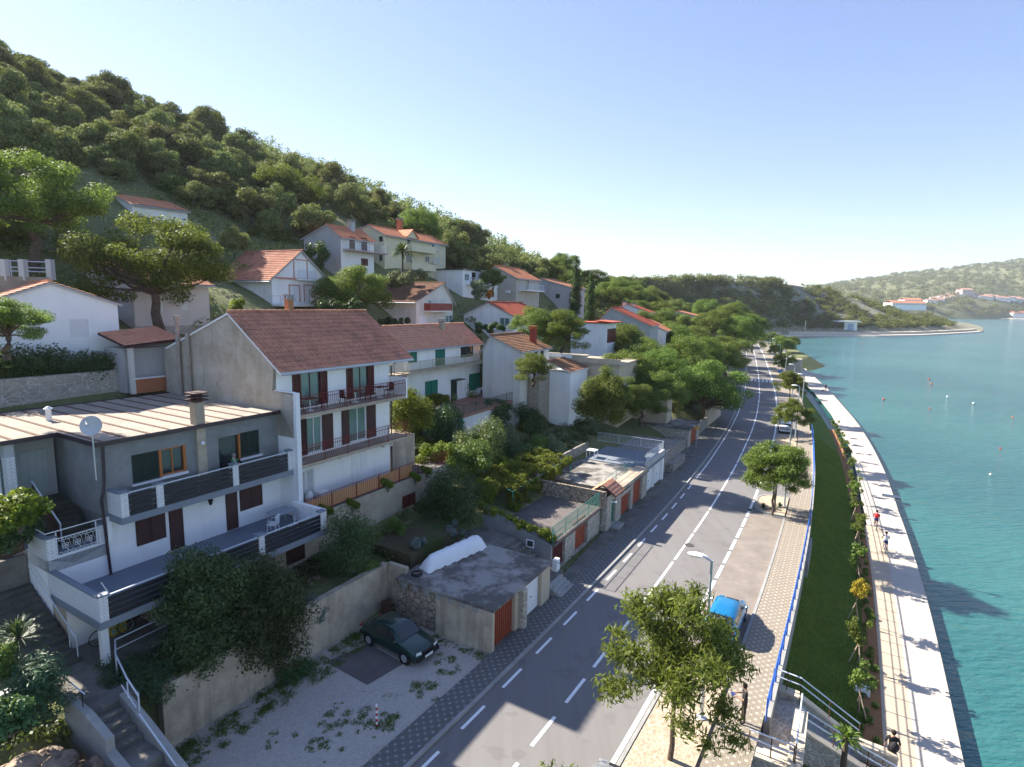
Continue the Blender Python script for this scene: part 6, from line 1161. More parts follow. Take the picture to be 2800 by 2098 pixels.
for i in range(4200):
    c = FAR[g.randrange(0, len(FAR))]; j = .4+g.random()*22; j0 = int(j); f = j-j0; a, b = np.array(c[j0]), np.array(c[j0+1]); p = a*(1-f)+b*f
    if math.sin(p[0]*.012+p[2]*.09)+g.uniform(-1, 1) < -.9: continue
    k = g.uniform(7, 13); cs.append((p[0]+g.uniform(-20, 20), p[1]+g.uniform(-20, 20), p[2]+k*.4)); rs.append((k, k, k*.6))
wood('far_wood', 'green scrub and pines covering the far hills across the bay', cs, rs, 200000, 4.2, leaf_sp, 7)
# shrubs: (name, material, photo centre, plane n, half width px, half height px, clumps, leaves, leaf size, label)
def shrub(nm, mat, p, n, wx, wy, k, nl, sz, label, fr=AF, cat='shrub', deep=None, seed=None, kk=.45, **kw):
    q = fr.hn(p, n); c = fr.w(*q); D = (c-CAMP)@_f; rx = wx*D/FPX; rz_ = wy*D/FPX; g = random.Random(seed or int(p[0]+p[1])); cs, rs = blob(g, c, rx, deep or rx, rz_, k, kk); return bush(nm, mat, cs, rs, nl, sz, label, cat, None, seed=int(p[0]), **kw)
shrub('evergreen_tree', leaf_dk, (545, 1665), -22.0, 105, 180, 55, 50000, .12, 'large dark evergreen tree against the board balcony, left of the mottled one', cat='tree', deep=1.5, kk=.55)
shrub('evergreen_tree', leaf_pine2 if False else m_leaf('olive_dark_leaves', (.02, .032, .012), (.045, .065, .022), (.09, .1, .04), .15, .5), (700, 1690), -21.4, 115, 150, 55, 50000, .12, 'mottled olive green evergreen tree above the retaining wall, right of the darker one', cat='tree', deep=1.5, kk=.55)
shrub('conical_shrub', leaf_dk, (955, 1500), -21.6, 62, 82, 16, 14000, .11, 'dense dark rounded shrub beside the stained wall above the green car', kk=.7)
shrub('laurel_bush', leaf_dk, y5(590, 640), -21.9, 75, 68, 18, 16000, .13, 'broad dark green bush in front of the railed terrace wall', kk=.65)
shrub('rosemary_bush', leaf_ro, (385, 1850), -22.0, 105, 50, 26, 15000, .17, 'wide rosemary bush right of the porch column', deep=1.0, asp=.2, up=1.6, kk=.7)
shrub('rosemary_bush', leaf_ro, (100, 1880), -22.4, 62, 75, 18, 9000, .17, 'dark rosemary bush left of the landing above the rocks', deep=.9, asp=.2, up=1.6, kk=.7)
shrub('green_shrub', leaf_gr, (12, 1800), -23.0, 40, 45, 9, 3500, .14, 'bright green shrub at the left edge beside the yucca')
shrub('ivy_bush', leaf_dk, (25, 1955), -20.5, 60, 45, 12, 4500, .14, 'ivy and dark leaves over the rocks at the left edge')
shrub('leafy_tree', leaf_vi, (45, 1400), -27.0, 65, 55, 14, 4500, .17, 'thin tree with yellowing leaves at the left edge by the brown stair railing', cat='tree')
shrub('leafy_tree', leaf_dk, (40, 1450), -28.0, 60, 50, 12, 4000, .15, 'darker leafy branches under the yellowing tree at the left edge', cat='tree')
for x, y, n, a, b, mt, lb in ((1140, 1480, -20.4, 30, 16, leaf_si, 'silver lavender tuft left of the white tarpaulin'), (1225, 1445, -20.6, 45, 18, leaf_si, 'long silver lavender clump behind the white tarpaulin'), (1090, 1440, -22.6, 26, 24, leaf_gr, 'light green shrub by the terrace foundation wall'), (870, 1660, -21.2, 32, 38, leaf_si, 'grey green shrub hanging over the retaining wall'), (800, 1860, -20.3, 60, 40, leaf_dk, 'dark bush at the foot of the retaining wall'), (1010, 1550, -21.3, 30, 18, leaf_gr, 'small green creeper on top of the retaining wall corner')): shrub('shrub', mt, (x, y), n, a, b, 8, 3200, .1, lb)
c = at(*shrub0); g = random.Random(8); cs, rs = blob(g, c, 2.9, 2.5, 2.6, 46, .3); bush('pine_tree', leaf_pine, cs, rs, 42000, .2, 'bright bushy pine standing low over the garages', 'tree', seed=3, asp=.33, up=.6)
# hedges and creepers
def hedge(nm, mat, pts, r_, nl, sz, label, cat='hedge', step=.5, jit=.35, **kw):
    g = random.Random(len(label)); cs = []; rs = []; pts = [np.array(p) for p in pts]
    for a, b in zip(pts, pts[1:]):
        k = max(1, int(np.linalg.norm(b-a)/step))
        for i in range(k): q = a+(b-a)*i/k; cs.append(tuple(q+np.array([g.uniform(-1, 1)*jit*r_*2, g.uniform(-1, 1)*jit*r_*2, g.uniform(-1, 1)*jit*r_]))); z = r_*g.uniform(.7, 1.15); rs.append((z, z, z))
    return bush(nm, mat, cs, rs, nl, sz, label, cat, seed=len(label), **kw)
hedge('dark_hedge', leaf_dk, [W(-41.3, 3, 13), W(-41, 12, 13.2), W(-40.6, 20, 12.6)], 1.0, 30000, .16, 'long dark hedge under the white gable wall behind the flat grey roof', step=.35)
hedge('dark_hedge', leaf_dk, [W(-42, 4, 11.8), W(-42, 17, 11.8)], .9, 9000, .16, 'lower shaded hedge on the rubble wall behind the flat roof')
V4 = lambda p, z: W(*AF.hz(p, z)[:2], z)
cs = []; rs = []; g = random.Random(9); A0, A1, A2, A3 = V4(y5(740, 500), 3.9), V4(y5(1130, 320), 3.9), V4(y5(1380, 370), 3.7), V4(y5(990, 600), 3.6)
for i in range(150):
    a, b = g.random(), g.random(); p = A0*(1-a)*(1-b)+A1*a*(1-b)+A2*a*b+A3*(1-a)*b; k = g.uniform(.28, .5); cs.append((p[0], p[1], p[2]+g.uniform(-.15, .25)+(-.5*g.random() if b > .85 else 0))); rs.append((k, k, k*.6))
for i in range(60): a = g.random(); p = A3*(1-a)+A2*a; k = g.uniform(.22, .4); cs.append((p[0]+g.uniform(-.2, .2), p[1]-.1, p[2]-1.5*g.random()*(1.15-a))); rs.append((k*.7, k*.7, k))
bush('vine_pergola', leaf_vi, cs, rs, 42000, .15, 'wide sunlit vine pergola spreading behind the dark roof terrace', 'vine', seed=5)
pg = T('pergola_frame', 'thin metal posts carrying the sunlit vine pergola', 'pergola', tuple((A0+A2)/2-np.array([0, 0, 1.9])))
for p in (A0, A1, A2, A3, (A2+A3)/2): m = MB(); m.rod(tuple(p-np.array([0, 0, 2.2])), tuple(p), .03, 5); m.build('post', teal, pg)
m = MB(); [m.rod(tuple(a), tuple(b), .025, 5) for a, b in ((A0, A1), (A1, A2), (A2, A3), (A3, A0))]; m.build('beam', teal, pg)
hedge('climbing_vine', leaf_vi, [W(-20.5, 30.9, 3.4), W(-18, 31.0, 2.9), W(-15.6, 31.1, 2.5), W(-14.9, 31.3, 1.9)], .32, 9000, .13, 'yellow green creeper along the sloping wall beside the teal railed terrace', 'vine', .25)
hedge('climbing_vine', leaf_vi, [V4(y5(990, 620), 3.2), V4(y5(985, 700), 2.4)], .4, 4500, .13, 'creeper hanging from the pergola corner onto the dark terrace', 'vine', .25)
CW = lambda p, n, dz=0: (lambda q: CF.w(q[0], q[1], q[2]+dz))(CF.hn(p, n))
hedge('climbing_vine', leaf_vi, [CW(z6(260, 800), 1.2), CW(z6(300, 900), 1.6), CW(z6(330, 1010), 2.2), CW(z6(400, 1090), 3.0)], .95, 17000, .17, 'thick climbing vine left of the green shuttered house', 'vine', .3)
hedge('climbing_vine', leaf_dk, [CW(z6(400, 870), 1.0), CW(z6(460, 930), 1.4), CW(z6(440, 1010), 1.6)], .8, 10000, .17, 'darker vine mass over the stone annex with the green door', 'vine', .3)
hedge('climbing_vine', leaf_vi, [CW(z6(420, 1130), 4.0), CW(z6(520, 1180), 5.0), CW(z6(640, 1240), 6.5), CW(z6(700, 1290), 7)], .5, 10000, .15, 'trailing vine running down the garden wall towards the fig tree', 'vine', .3)
hedge('climbing_vine', leaf_vi, [CW(z6(490, 800), 1.9), CW(z6(600, 810), 2.3), CW(z6(590, 870), 2.5)], .55, 6000, .15, 'vine round the left end of the terrace railing of the green shuttered house', 'vine', .3)
for i, (s_, zz) in enumerate(((21.5, 5.2), (23.6, 5.0), (26.6, 5.4), (29.4, 5.2), (30.6, 5.3))): hedge('climbing_vine', leaf_vi, [W(-24.9, s_, zz), W(-24.85, s_+.7, zz-.5)], .26, 900, .13, ['first', 'second', 'third', 'fourth', 'fifth'][i]+' creeper patch from the left on the orange panelled terrace railing', 'vine', .2)
shrub('fig_tree', m_leaf('fig_leaves', (.04, .07, .02), (.1, .14, .045), (.24, .28, .13), .25), y5(770, 300), -25.5, 72, 78, 22, 15000, .16, 'pale green fig tree in the garden before the green shuttered house', cat='tree', kk=.42)
shrub('olive_tree', leaf_ol, y5(960, 260), -26.5, 46, 40, 16, 12000, .11, 'grey green olive tree right of the fig tree', cat='tree')
shrub('dark_bush', leaf_dk, y5(960, 130), -30, 95, 34, 22, 16000, .17, 'dark spreading bush below the terracotta terrace', deep=3, cat='shrub', kk=.6)
shrub('dark_bush', leaf_dk, y5(1200, 150), -30, 60, 55, 18, 12000, .17, 'dark tall bushes right of the terracotta terrace', deep=2.5, kk=.6)
shrub('grey_shrub', leaf_ol, y5(1310, 250), -25.5, 45, 36, 14, 8000, .12, 'feathery grey shrub above the white table terrace')
shrub('round_bush', leaf_ol, y5(1540, 190), -23.5, 38, 38, 14, 9000, .12, 'round sunlit grey bush behind the white table')
shrub('round_bush', leaf_gr, y5(1400, 130), -27, 24, 22, 9, 4000, .12, 'small bright bush left of the round grey bush')
shrub('creeper', leaf_gr, y5(1720, 345), -21.0, 66, 10, 14, 5000, .1, 'low creeper on the stone wall beside the railed white terrace', deep=.8)
shrub('dark_bush', leaf_dk, z7(380, 1320), -24, 62, 32, 20, 12000, .18, 'dark evergreen bushes behind the railed white terrace', deep=3, kk=.6)
shrub('dark_bush', leaf_dk, z7(420, 1470), -21.5, 38, 18, 12, 7000, .15, 'shaded bush at the railing corner of the white terrace', kk=.6)
shrub('dark_tree', leaf_dk, z6(1010, 560), -42, 34, 42, 14, 8000, .18, 'dark tree between the green shuttered house and the stained balcony', kk=.6)
shrub('grey_shrub', leaf_ol, z6(1200, 730), -37, 30, 34, 12, 6000, .15, 'grey green bush below the stained concrete balcony')
shrub('tall_shrub', leaf_dk, z6(1510, 760), -36, 12, 50, 10, 5000, .16, 'narrow climber on the corner of the stone pier')
for x, y, D, wx, wy, mt, lb in ((900, 835, 57, 30, 16, leaf_dk, 'dark round bush under the pink trimmed house'), (970, 838, 57, 26, 14, leaf_dk, 'green bush left of the orange brick chimney'), (650, 860, 50, 32, 45, leaf_vi, 'yellow green shrub at the corner of the pink trimmed house'), (1090, 880, 64, 52, 10, leaf_dk, 'dark hedge under the brown roofed house'), (870, 700, 74, 30, 34, leaf_dk, 'dark tree against the grey gable wall'), (1110, 760, 72, 60, 20, leaf_ol, 'olive hedge below the cream apartment block'), (1310, 790, 88, 22, 24, leaf_ol, 'grey olive bush beside the orange flowering shrub'), (1338, 805, 87, 8, 8, leaf_or, 'orange flowering shrub below the leaning pine'), (1340, 895, 75, 50, 12, leaf_dk, 'dark bushes in front of the low white gabled house'), (200, 680, 52, 50, 45, leaf_gr, 'sunlit shrubs between the two big pines at left'), (1255, 895, 72, 22, 8, leaf_gr, 'bright weeds beside the red boarded terrace')):
    c = at((x, y), D); g = random.Random(x); cs, rs = blob(g, c, wx*D/FPX, wx*D/FPX*.7, wy*D/FPX, 12, .6); bush('garden_shrub', mt, cs, rs, 5000, .2, lb, 'shrub', seed=x)
for i, (x, y, n, a, b, mt, lb) in enumerate((
 (1130, 1130, -27.5, 46, 62, leaf_vi, 'tall sunlit vine against the green door annex'), (1200, 1240, -26, 50, 28, leaf_vi, 'yellow green vine spilling over the garden wall'),
 (1215, 1160, -30, 40, 40, leaf_dk, 'dark leafy mass below the terracotta terrace, left part'), (1290, 1260, -24, 44, 44, leaf_gr, 'mid green garden tree under the fig'), (1420, 1250, -24.5, 50, 32, leaf_dk, 'dark undergrowth behind the vine pergola'),
 (1500, 1215, -26, 46, 30, leaf_ol, 'grey green undergrowth above the pergola'), (1590, 1260, -22.4, 30, 12, leaf_gr, 'low green plants behind the white table'), (1440, 1170, -29, 46, 26, leaf_vi, 'sunlit vine top among the dark bushes'),
 (1350, 1120, -31, 50, 20, leaf_dk, 'shaded hedge right under the terracotta terrace'), (1560, 1150, -27, 30, 26, leaf_dk, 'dark evergreen left of the bright bushy pine'), (1480, 1090, -33, 34, 30, leaf_ol, 'pale bush by the stone pier foot'),
 (1710, 1160, -24, 30, 30, leaf_dk, 'dark shrub right of the bright bushy pine'), (1760, 1190, -22.5, 34, 22, leaf_gr, 'green shrub behind the railed white terrace'), (1840, 1215, -20, 40, 18, leaf_dk, 'dark hedge above the stepped stone terrace'),
 (1060, 1470, -23.6, 44, 12, leaf_gr, 'low plants along the foot of the terrace wall'), (1330, 1335, -21.4, 30, 22, leaf_vi, 'creeper at the top of the passage steps'), (1390, 1290, -22.6, 36, 26, leaf_vi, 'vine edge left of the pergola'))):
    shrub('garden_shrub', mt, (x, y), n, a*1.1, b*1.1, 18, 9000, .15, lb, kk=.55, seed=i+50)
# scattered garden greenery on the slope between the houses
g = random.Random(4); 
for i in range(150):
    s_ = g.uniform(22, 66); n_ = -g.uniform(23, 40) if s_ < 60 else -g.uniform(22, 50); p = W(n_, s_, GZ(n_, s_))
    if min(np.hypot(h[0]-p[0], h[1]-p[1]) for h in HO) < 6 or -38 < n_ and s_ < 36 and n_ < -24: continue
    cs, rs = blob(g, p+np.array([0, 0, .5]), g.uniform(.9, 1.8), g.uniform(.9, 1.8), g.uniform(.5, 1.1), 9, .6); bush('garden_bush', g.choice((leaf_dk, leaf_gr, leaf_ol, leaf_vi)), cs, rs, 2600, .17, 'low garden bush on the slope between the garages and the houses', 'shrub', 'low bushes in the slope gardens', seed=i)
g = random.Random(14); k = 0
for i in range(70):
    s_ = g.uniform(55, 120); n_ = RN(s_)-7.5-g.uniform(4, 55); p = W(n_, s_, GZ(n_, s_))
    if min(np.hypot(h[0]-p[0], h[1]-p[1]) for h in HO) < 7: continue
    tree('broadleaf_tree', 'scrub', 1+i % 5, p-np.array([0, 0, .3]), g.uniform(.4, .8), 'small rounded tree among the houses on the lower slope', 'tree', 'small trees among the lower houses', rz=i)
# street trees on the islands, numbered by their place from the camera
for i, (p, s, lb) in enumerate(((z4(565, 1150), 1.26, 'nearest feathery street tree on the pebble island beside the lamp'), (y6(500, 1205), 1.25, 'second street tree with agaves at its foot on the far end of the parking bay'), (y6(620, 720), 1.1, 'third street tree from the camera on its own island'), (y6(610, 490), 1.25, 'fourth street tree from the camera beside two lamp posts'), (y6(560, 300), 1.25, 'fifth street tree from the camera beyond the blue railing'), (y6(520, 205), 1.15, 'farthest small street tree before the road end'))):
    q = G(p, .1); tree('street_tree', 'street', 1+i, q, s, lb, 'tree', rz=i*1.1+.5, zs=1.08 if i == 0 else 1)
tree('street_tree', 'street', 7, W(RN(50.8)+1.8, 50.8, (.1)), 1.1, 'street tree growing just behind the second one with agaves', 'tree', rz=2)
tree('street_tree', 'street', 8, W(RN(12)+1.6, 11, .1), 1.1, 'street tree below the frame edge shading the sidewalk', 'tree', rz=1)
# saplings of the promenade
sp_ = [((315, 1365), 'nearest'), ((310, 1050), 'second'), ((298, 795), 'third'), ((310, 545), 'fourth'), ((312, 330), 'fifth'), ((300, 175), 'sixth'), ((290, 60), 'seventh')]
for i, (q, nm) in enumerate(sp_):
    p = G(zb(*q), -3.0); yl = i == 2
    t = tree('sapling', 'sapling', 1+i, p, 1.1, nm+' staked sapling from the camera in the bed beside the promenade'+(', with yellow leaves' if yl else ''), 'sapling', crown_mat=leaf_ye if yl else None)
    for dx, dy in ((-.35, -.25), (.3, -.3)): m = MB(); m.rod((dx, dy, 0), (0.02, 0, 1.35), .03, 5); sk = m.build('stake', m_paint('stake', (.45, .33, .25)) if 'stake' not in MATS else MATS['stake'], None); sk.parent = t
for i in range(8):
    s_ = 66+i*5.2; p = W(RN(s_)+8.5, s_, -3.0); tree('sapling', 'sapling', 1+i % 7, p, 1.0, 'small distant sapling in the promenade bed', 'sapling', 'distant saplings in the promenade bed')
g = random.Random(31); cs = []; rs = []
for i in range(64): s_ = 24.5+i*.7; k = g.uniform(.14, .3); cs.append(tuple(W(RN(s_)+8.3+g.uniform(-.25, .4), s_, -2.85))); rs.append((k, k, k*.8))
V, F = leaf_np(cs, rs, 16000, .11, seed=3); o = inst('bed_plants', np_mesh('bed_plants', V, F, leaf_st)); tag(o, 'low leafy plants filling the bed along the promenade', 'plants'); o['kind'] = 'stuff'
cs = []; rs = []
def wd(n, s, r_, z=.04): cs.append(tuple(W(n, s, z))); rs.append((r_, r_, r_*.25))
for i in range(260): s_ = g.uniform(4, 22); wd(-20.5+g.random()**2*1.3, s_, g.uniform(.1, .4))
for q in [(850, 1240), (760, 1260), (930, 1300), (980, 1310), (640, 1290), (600, 1370), (700, 1350), (720, 1200), (1230, 1060), (1240, 1110), (1180, 1050), (1350, 880), (1380, 900), (1340, 980), (320, 1380), (620, 1420), (900, 1330), (870, 1220), (1040, 1240), (1020, 1290)]:
    p = AF.hz(z3(*q), .04)
    for k in range(5): wd(p[0]+g.gauss(0, .3), p[1]+g.gauss(0, .3), g.uniform(.06, .28))
for i in range(60): wd(-13.8+g.uniform(-3.5, .2), 21.5+g.uniform(-.4, .1), g.uniform(.05, .18))
for i in range(50): s_ = g.uniform(30, 58); wd(-14.6-(.3 if s_ < 40 else 0)+g.uniform(0, .25), s_, g.uniform(.05, .14), .1)
V, F = leaf_np(cs, rs, 26000, .07, seed=8, up=.8); o = inst('weeds', np_mesh('weeds', V, F, leaf_gr)); tag(o, 'weeds growing on the gravel lot and along the walls', 'weeds'); o['kind'] = 'stuff'
# grass blades on the bank
gg = np.random.default_rng(2); NB = 130000; s_ = 21+70*gg.random(NB)**1.5; f = gg.random(NB); za = np.interp(s_, [20, 24, 60, 80, 100, 215], [-1.25, -1.25, -1.1, -.5, -.05, 0]); zc_ = za+(-2.95-za)*f-.25*np.sin(PI*f)
rn = np.interp(s_, _gs, _gm)+4.5+3.65*f; P = AF.n[None]*rn[:, None]+AF.u[None]*s_[:, None]; P[:, 2] = zc_; hgt_ = .06+.08*gg.random(NB); dd = gg.normal(size=(NB, 3))*.05; dd[:, 2] = 0; tt = gg.normal(size=(NB, 3))*.012; tt[:, 2] = 0
V = np.stack([P-tt, P+tt, P+dd+np.stack([0*hgt_, 0*hgt_, hgt_], 1)], 1).reshape(-1, 3); F = np.arange(3*NB).reshape(-1, 3)
o = inst('grass_blades', np_mesh('grass_blades', V, F, leaf_blade)); tag(o, 'short green grass on the bank below the blue railing', 'grass'); o['kind'] = 'stuff'
# yucca, agaves, palms
def rosette(name, label, p, r_, n, mat, cat, w_=.06, up=.6, trunk=0., seed=1, wl=1.):
    o = T(name, label, cat, tuple(p)); g = random.Random(seed); m = MB(); c = Vector(p)+Vector((0, 0, trunk))
    for i in range(n):
        a = g.uniform(0, 6.28); e = g.uniform(-.25, 1.35)*up/.6; d = Vector((math.cos(a)*math.cos(e), math.sin(a)*math.cos(e), math.sin(e))); L = r_*g.uniform(.75, 1.1); sd_ = d.cross(Vector((0, 0, 1))).normalized()*w_; q = c+d*L*.55; t = c+d*L+Vector((0, 0, -.28*L*wl))
        m.add([c-sd_*.5, c+sd_*.5, q+sd_, q-sd_], [(0, 1, 2, 3)]); m.add([q-sd_, q+sd_, t], [(0, 1, 2)])
    m.build('fronds' if trunk else 'leaves', mat, o)
    m = MB(); m.tube([Vector(p), c+Vector((0, 0, .05))], [.09 if not trunk else .14, .07 if not trunk else .1], 8); m.build('trunk', bark, o); return o
q = AF.hn((50, 1740), -23.8); rosette('yucca', 'big spiky yucca beside the steps at the left edge', W(q[0], q[1], q[2]-.5), 1.15, 110, leaf_ag, 'plant', .03, .7, .4, 3)
for i, (a, b) in enumerate(((RN(51)+.9, 51.2), (RN(51)+1.7, 51.4), (RN(52)+2.1, 52.2))): rosette('agave', ['left', 'middle', 'right'][i]+' agave at the foot of the second street tree', W(a, b, .1), .6, 40, leaf_ag, 'plant', .05, .7, 0, i)
q = AF.hs(z4(1385, 1055), 24.9); rosette('palm_tree', 'small fan palm beside the stone stairway near the bottom edge', W(q[0], q[1], -3.0), .75, 60, leaf_st, 'palm', .05, .6, q[2]+3.0, 5)
c = at(y2(1385, 520), 74); rosette('palm_tree', 'dark palm before the cream apartment block', c, 2.0, 90, leaf_dk, 'palm', .12, .6, 2.6, 6)
# ---------------------------------------------------------------- vehicles
def car(name, label, loc, ang, L, Wd, Ht, body, kind='sedan'):
    """ang = heading in degrees from +Y towards +X"""
    a = R(ang); fx = Vector((math.sin(a), math.cos(a), 0)); fy = Vector((-math.cos(a), math.sin(a), 0)); o0 = Vector(loc); o = T(name, label, 'car', tuple(loc))
    P = lambda x, y, z: tuple(o0+fx*x*L+fy*y*Wd/2+Vector((0, 0, z*Ht)))
    if kind == 'sedan': top = [(-.5, .42, .80), (-.485, .58, .88), (-.44, .655, .93), (-.3, .66, .98), (0, .655, 1), (.17, .65, 1), (.3, .6, .98), (.42, .54, .93), (.48, .46, .86), (.5, .38, .78)]; roof = [(-.40, .655, .80), (-.27, .93, .68), (-.1, 1., .66), (.06, .985, .66), (.22, .64, .8)]
    else: top = [(-.5, .45, .84), (-.49, .62, .9), (-.46, .66, .95), (-.2, .66, 1), (.1, .65, 1), (.25, .62, 1), (.38, .56, .95), (.47, .47, .86), (.5, .38, .78)]; roof = [(-.485, .66, .82), (-.38, .93, .7), (-.15, 1., .68), (.08, .97, .68), (.27, .62, .82)]
    n = 24; xs = np.linspace(-.5, .5, n+1); zt = np.interp(xs, [t[0] for t in top], [t[1] for t in top]); hw = np.interp(xs, [t[0] for t in top], [t[2] for t in top]); m = MB(); V = []
    for x, z, h in zip(xs, zt, hw):
        zb_ = .17 if abs(x) < .47 else .22
        for y, zz in ((-h*.9, zb_), (-h*1.0, .26), (-h*1.01, .42), (-h*.97, z-.05), (-h*.86, z), (-h*.4, z+.012), (0, z+.016), (h*.4, z+.012), (h*.86, z), (h*.97, z-.05), (h*1.01, .42), (h*1.0, .26), (h*.9, zb_)): V.append(P(x, y, zz))
    k = 13; F = [(i*k+j, i*k+(j+1) % k, (i+1)*k+(j+1) % k, (i+1)*k+j) for i in range(n) for j in range(k)]+[tuple(range(k)), tuple(range((n+1)*k-1, n*k-1, -1))]
    m.add(V, F); m.build('body', body, o, smooth=True)
    m = MB(); rx = [r[0] for r in roof]; rz_ = [r[1] for r in roof]; rw = [r[2] for r in roof]; V = []
    for i in range(17):
        x = rx[0]+(rx[-1]-rx[0])*i/16; z = float(np.interp(x, rx, rz_)); w2 = float(np.interp(x, rx, rw))
        for y, zz in ((-.92, .64), (-(w2+.06), z-.035), (-w2, z), (-w2*.5, z+.018), (w2*.5, z+.018), (w2, z), (w2+.06, z-.035), (.92, .64)):
            V.append(P(x, y if abs(y) < .9 else math.copysign(.92, y), max(zz, .62)))
    F = [(i*8+j, i*8+j+1, (i+1)*8+j+1, (i+1)*8+j) for i in range(16) for j in range(7)]; m.add(V, F); m.build('roof', body, o, smooth=True)
    def strip_(i0, i1, nm, e=.02):       # glass panel across the width between two roof stations
        x0, z0_, w0 = i0; x1, z1_, w1 = i1; m = MB(); d = Vector((0, 0, .022))+fx*(.02 if x1 > .0 else -.02)
        A_ = [P(x0, -w0*.93, z0_), P(x0, w0*.93, z0_), P(x1, w1*.93, z1_), P(x1, -w1*.93, z1_)]; m.poly([tuple(Vector(p)+d) for p in A_]); m.build(nm, cglass, o)
    r = roof; f = lambda A_, B_, t: tuple(A_[i]+(B_[i]-A_[i])*t for i in range(3))
    strip_(f(r[-2], r[-1], .06), f(r[-2], r[-1], .95), 'windscreen'); strip_(f(r[1], r[0], .08), f(r[1], r[0], .9), 'rear_window')
    for sgn in (-1, 1):
        for x0, x1 in ((r[-1][0]-.05, .02), (-.01, r[1][0]+.0)):
            m = MB(); q = []
            for x, lo in ((x0, 1), (x1, 1), (x1, 0), (x0, 0)):
                z = float(np.interp(x, rx, rz_))-.06; w2 = float(np.interp(x, rx, rw))+.075
                if lo: q.append(P(x, sgn*.945, .665))
                else: q.append(P(x, sgn*max(w2, .7), max(z, .67)))
            m.poly(q); m.build('side_window', cglass, o)
    for x in (-.31, .31):
        for sgn in (-1, 1):
            c = Vector(P(x, sgn*.9, 0))+Vector((0, 0, .3)); m = MB(); m.disc(c-fy*sgn*.0, fy, .30, .2, 20); w_ = m.build('wheel', black, o); m = MB(); m.disc(c+fy*sgn*.1, fy, .19, .03, 14); 
            m.build('rim', steel, w_); m = MB(); m.ring(c+fy*sgn*.07, fy, .34, .03, 18, 4); m.build('wheel_arch', black, o)
    for sgn in (-1, 1):
        m = MB(); m.add([P(.475, sgn*.5, .42), P(.46, sgn*.84, .42), P(.455, sgn*.84, .52), P(.468, sgn*.5, .51)], [(0, 1, 2, 3)]); m.v = [tuple(Vector(p)+fx*.07+Vector((0, 0, .01))) for p in m.v]; m.build('headlight', m_headl, o)
        m = MB(); m.add([P(-.505, sgn*.6, .48), P(-.5, sgn*.86, .48), P(-.5, sgn*.86, .58), P(-.505, sgn*.6, .58)], [(0, 1, 2, 3)]); m.build('tail_light', redp, o)
        m = MB(); m.ball(P(.17, sgn*1.08, .69), .09, 8, 5, (1, 1, .7)); m.build('mirror', body, o)
        for x in (-.08,): m = MB(); m.beam(P(x, sgn*1.015, .55), P(x+.035, sgn*1.015, .55), .02, .03); m.build('door_handle', black, o)
    for x in (-.485, .485): m = MB(); m.beam(P(x, -.86, .3), P(x, .86, .3), .18, .2); m.build('bumper', black if kind == 'sedan' else body, o)
    m = MB(); m.beam(P(.512, -.3, .3), P(.512, .3, .3), .02, .11); m.build('licence_plate', whitep, o); m = MB(); m.beam(P(.49, -.4, .45), P(.49, .4, .45), .1, .06); m.build('grille', black, o)
    return o
m_headl = m_paint('headlight', (.7, .72, .72), .15, .8)
def m_car(n, c, r_=.25, met=.3):
    t = NT(n); t.b.inputs['Coat Weight'].default_value = .6; t.b.inputs['Coat Roughness'].default_value = .08; return t.fin(c, r_, .5, met)
c0 = (G(z3(905, 810))+G(z3(1118, 925)))/2; dv = G(z3(1118, 925))-G(z3(905, 810)); an = math.degrees(math.atan2(dv[0], dv[1])); lf = np.array([-math.cos(R(an)), math.sin(R(an)), 0])*.82
car('parked_car', 'dark green saloon car with dusty bonnet parked in the corner of the gravel lot', tuple(c0+lf+np.array([0, 0, .03])), an, 4.05, 1.66, 1.38, m_car('dark_green_paint', (.008, .04, .035)))
q = W(RN(30.5)+1.55, 30.6, .01); car('parked_car', 'bright blue hatchback parked in the bay behind the nearest street tree', tuple(q), 31, 3.8, 1.66, 1.46, m_car('blue_paint', (.01, .2, .42)), 'hatch')
q = AF.hz((1690, 2110), 0); car('silver_car', 'silver grey car entering at the bottom edge of the road', tuple(W(q[0]+.15, q[1]-2.5, .01)), 31, 4.0, 1.68, 1.45, m_car('silver_paint', (.42, .44, .46), .25, .6), 'hatch')
q = AF.hz(z7(1650, 1385), 0); car('parked_car', 'white car parked behind the third street tree', tuple(W(q[0], q[1]-.8, .01)), 24, 4.1, 1.7, 1.45, m_car('white_paint', (.7, .72, .72), .3, 0), 'hatch')
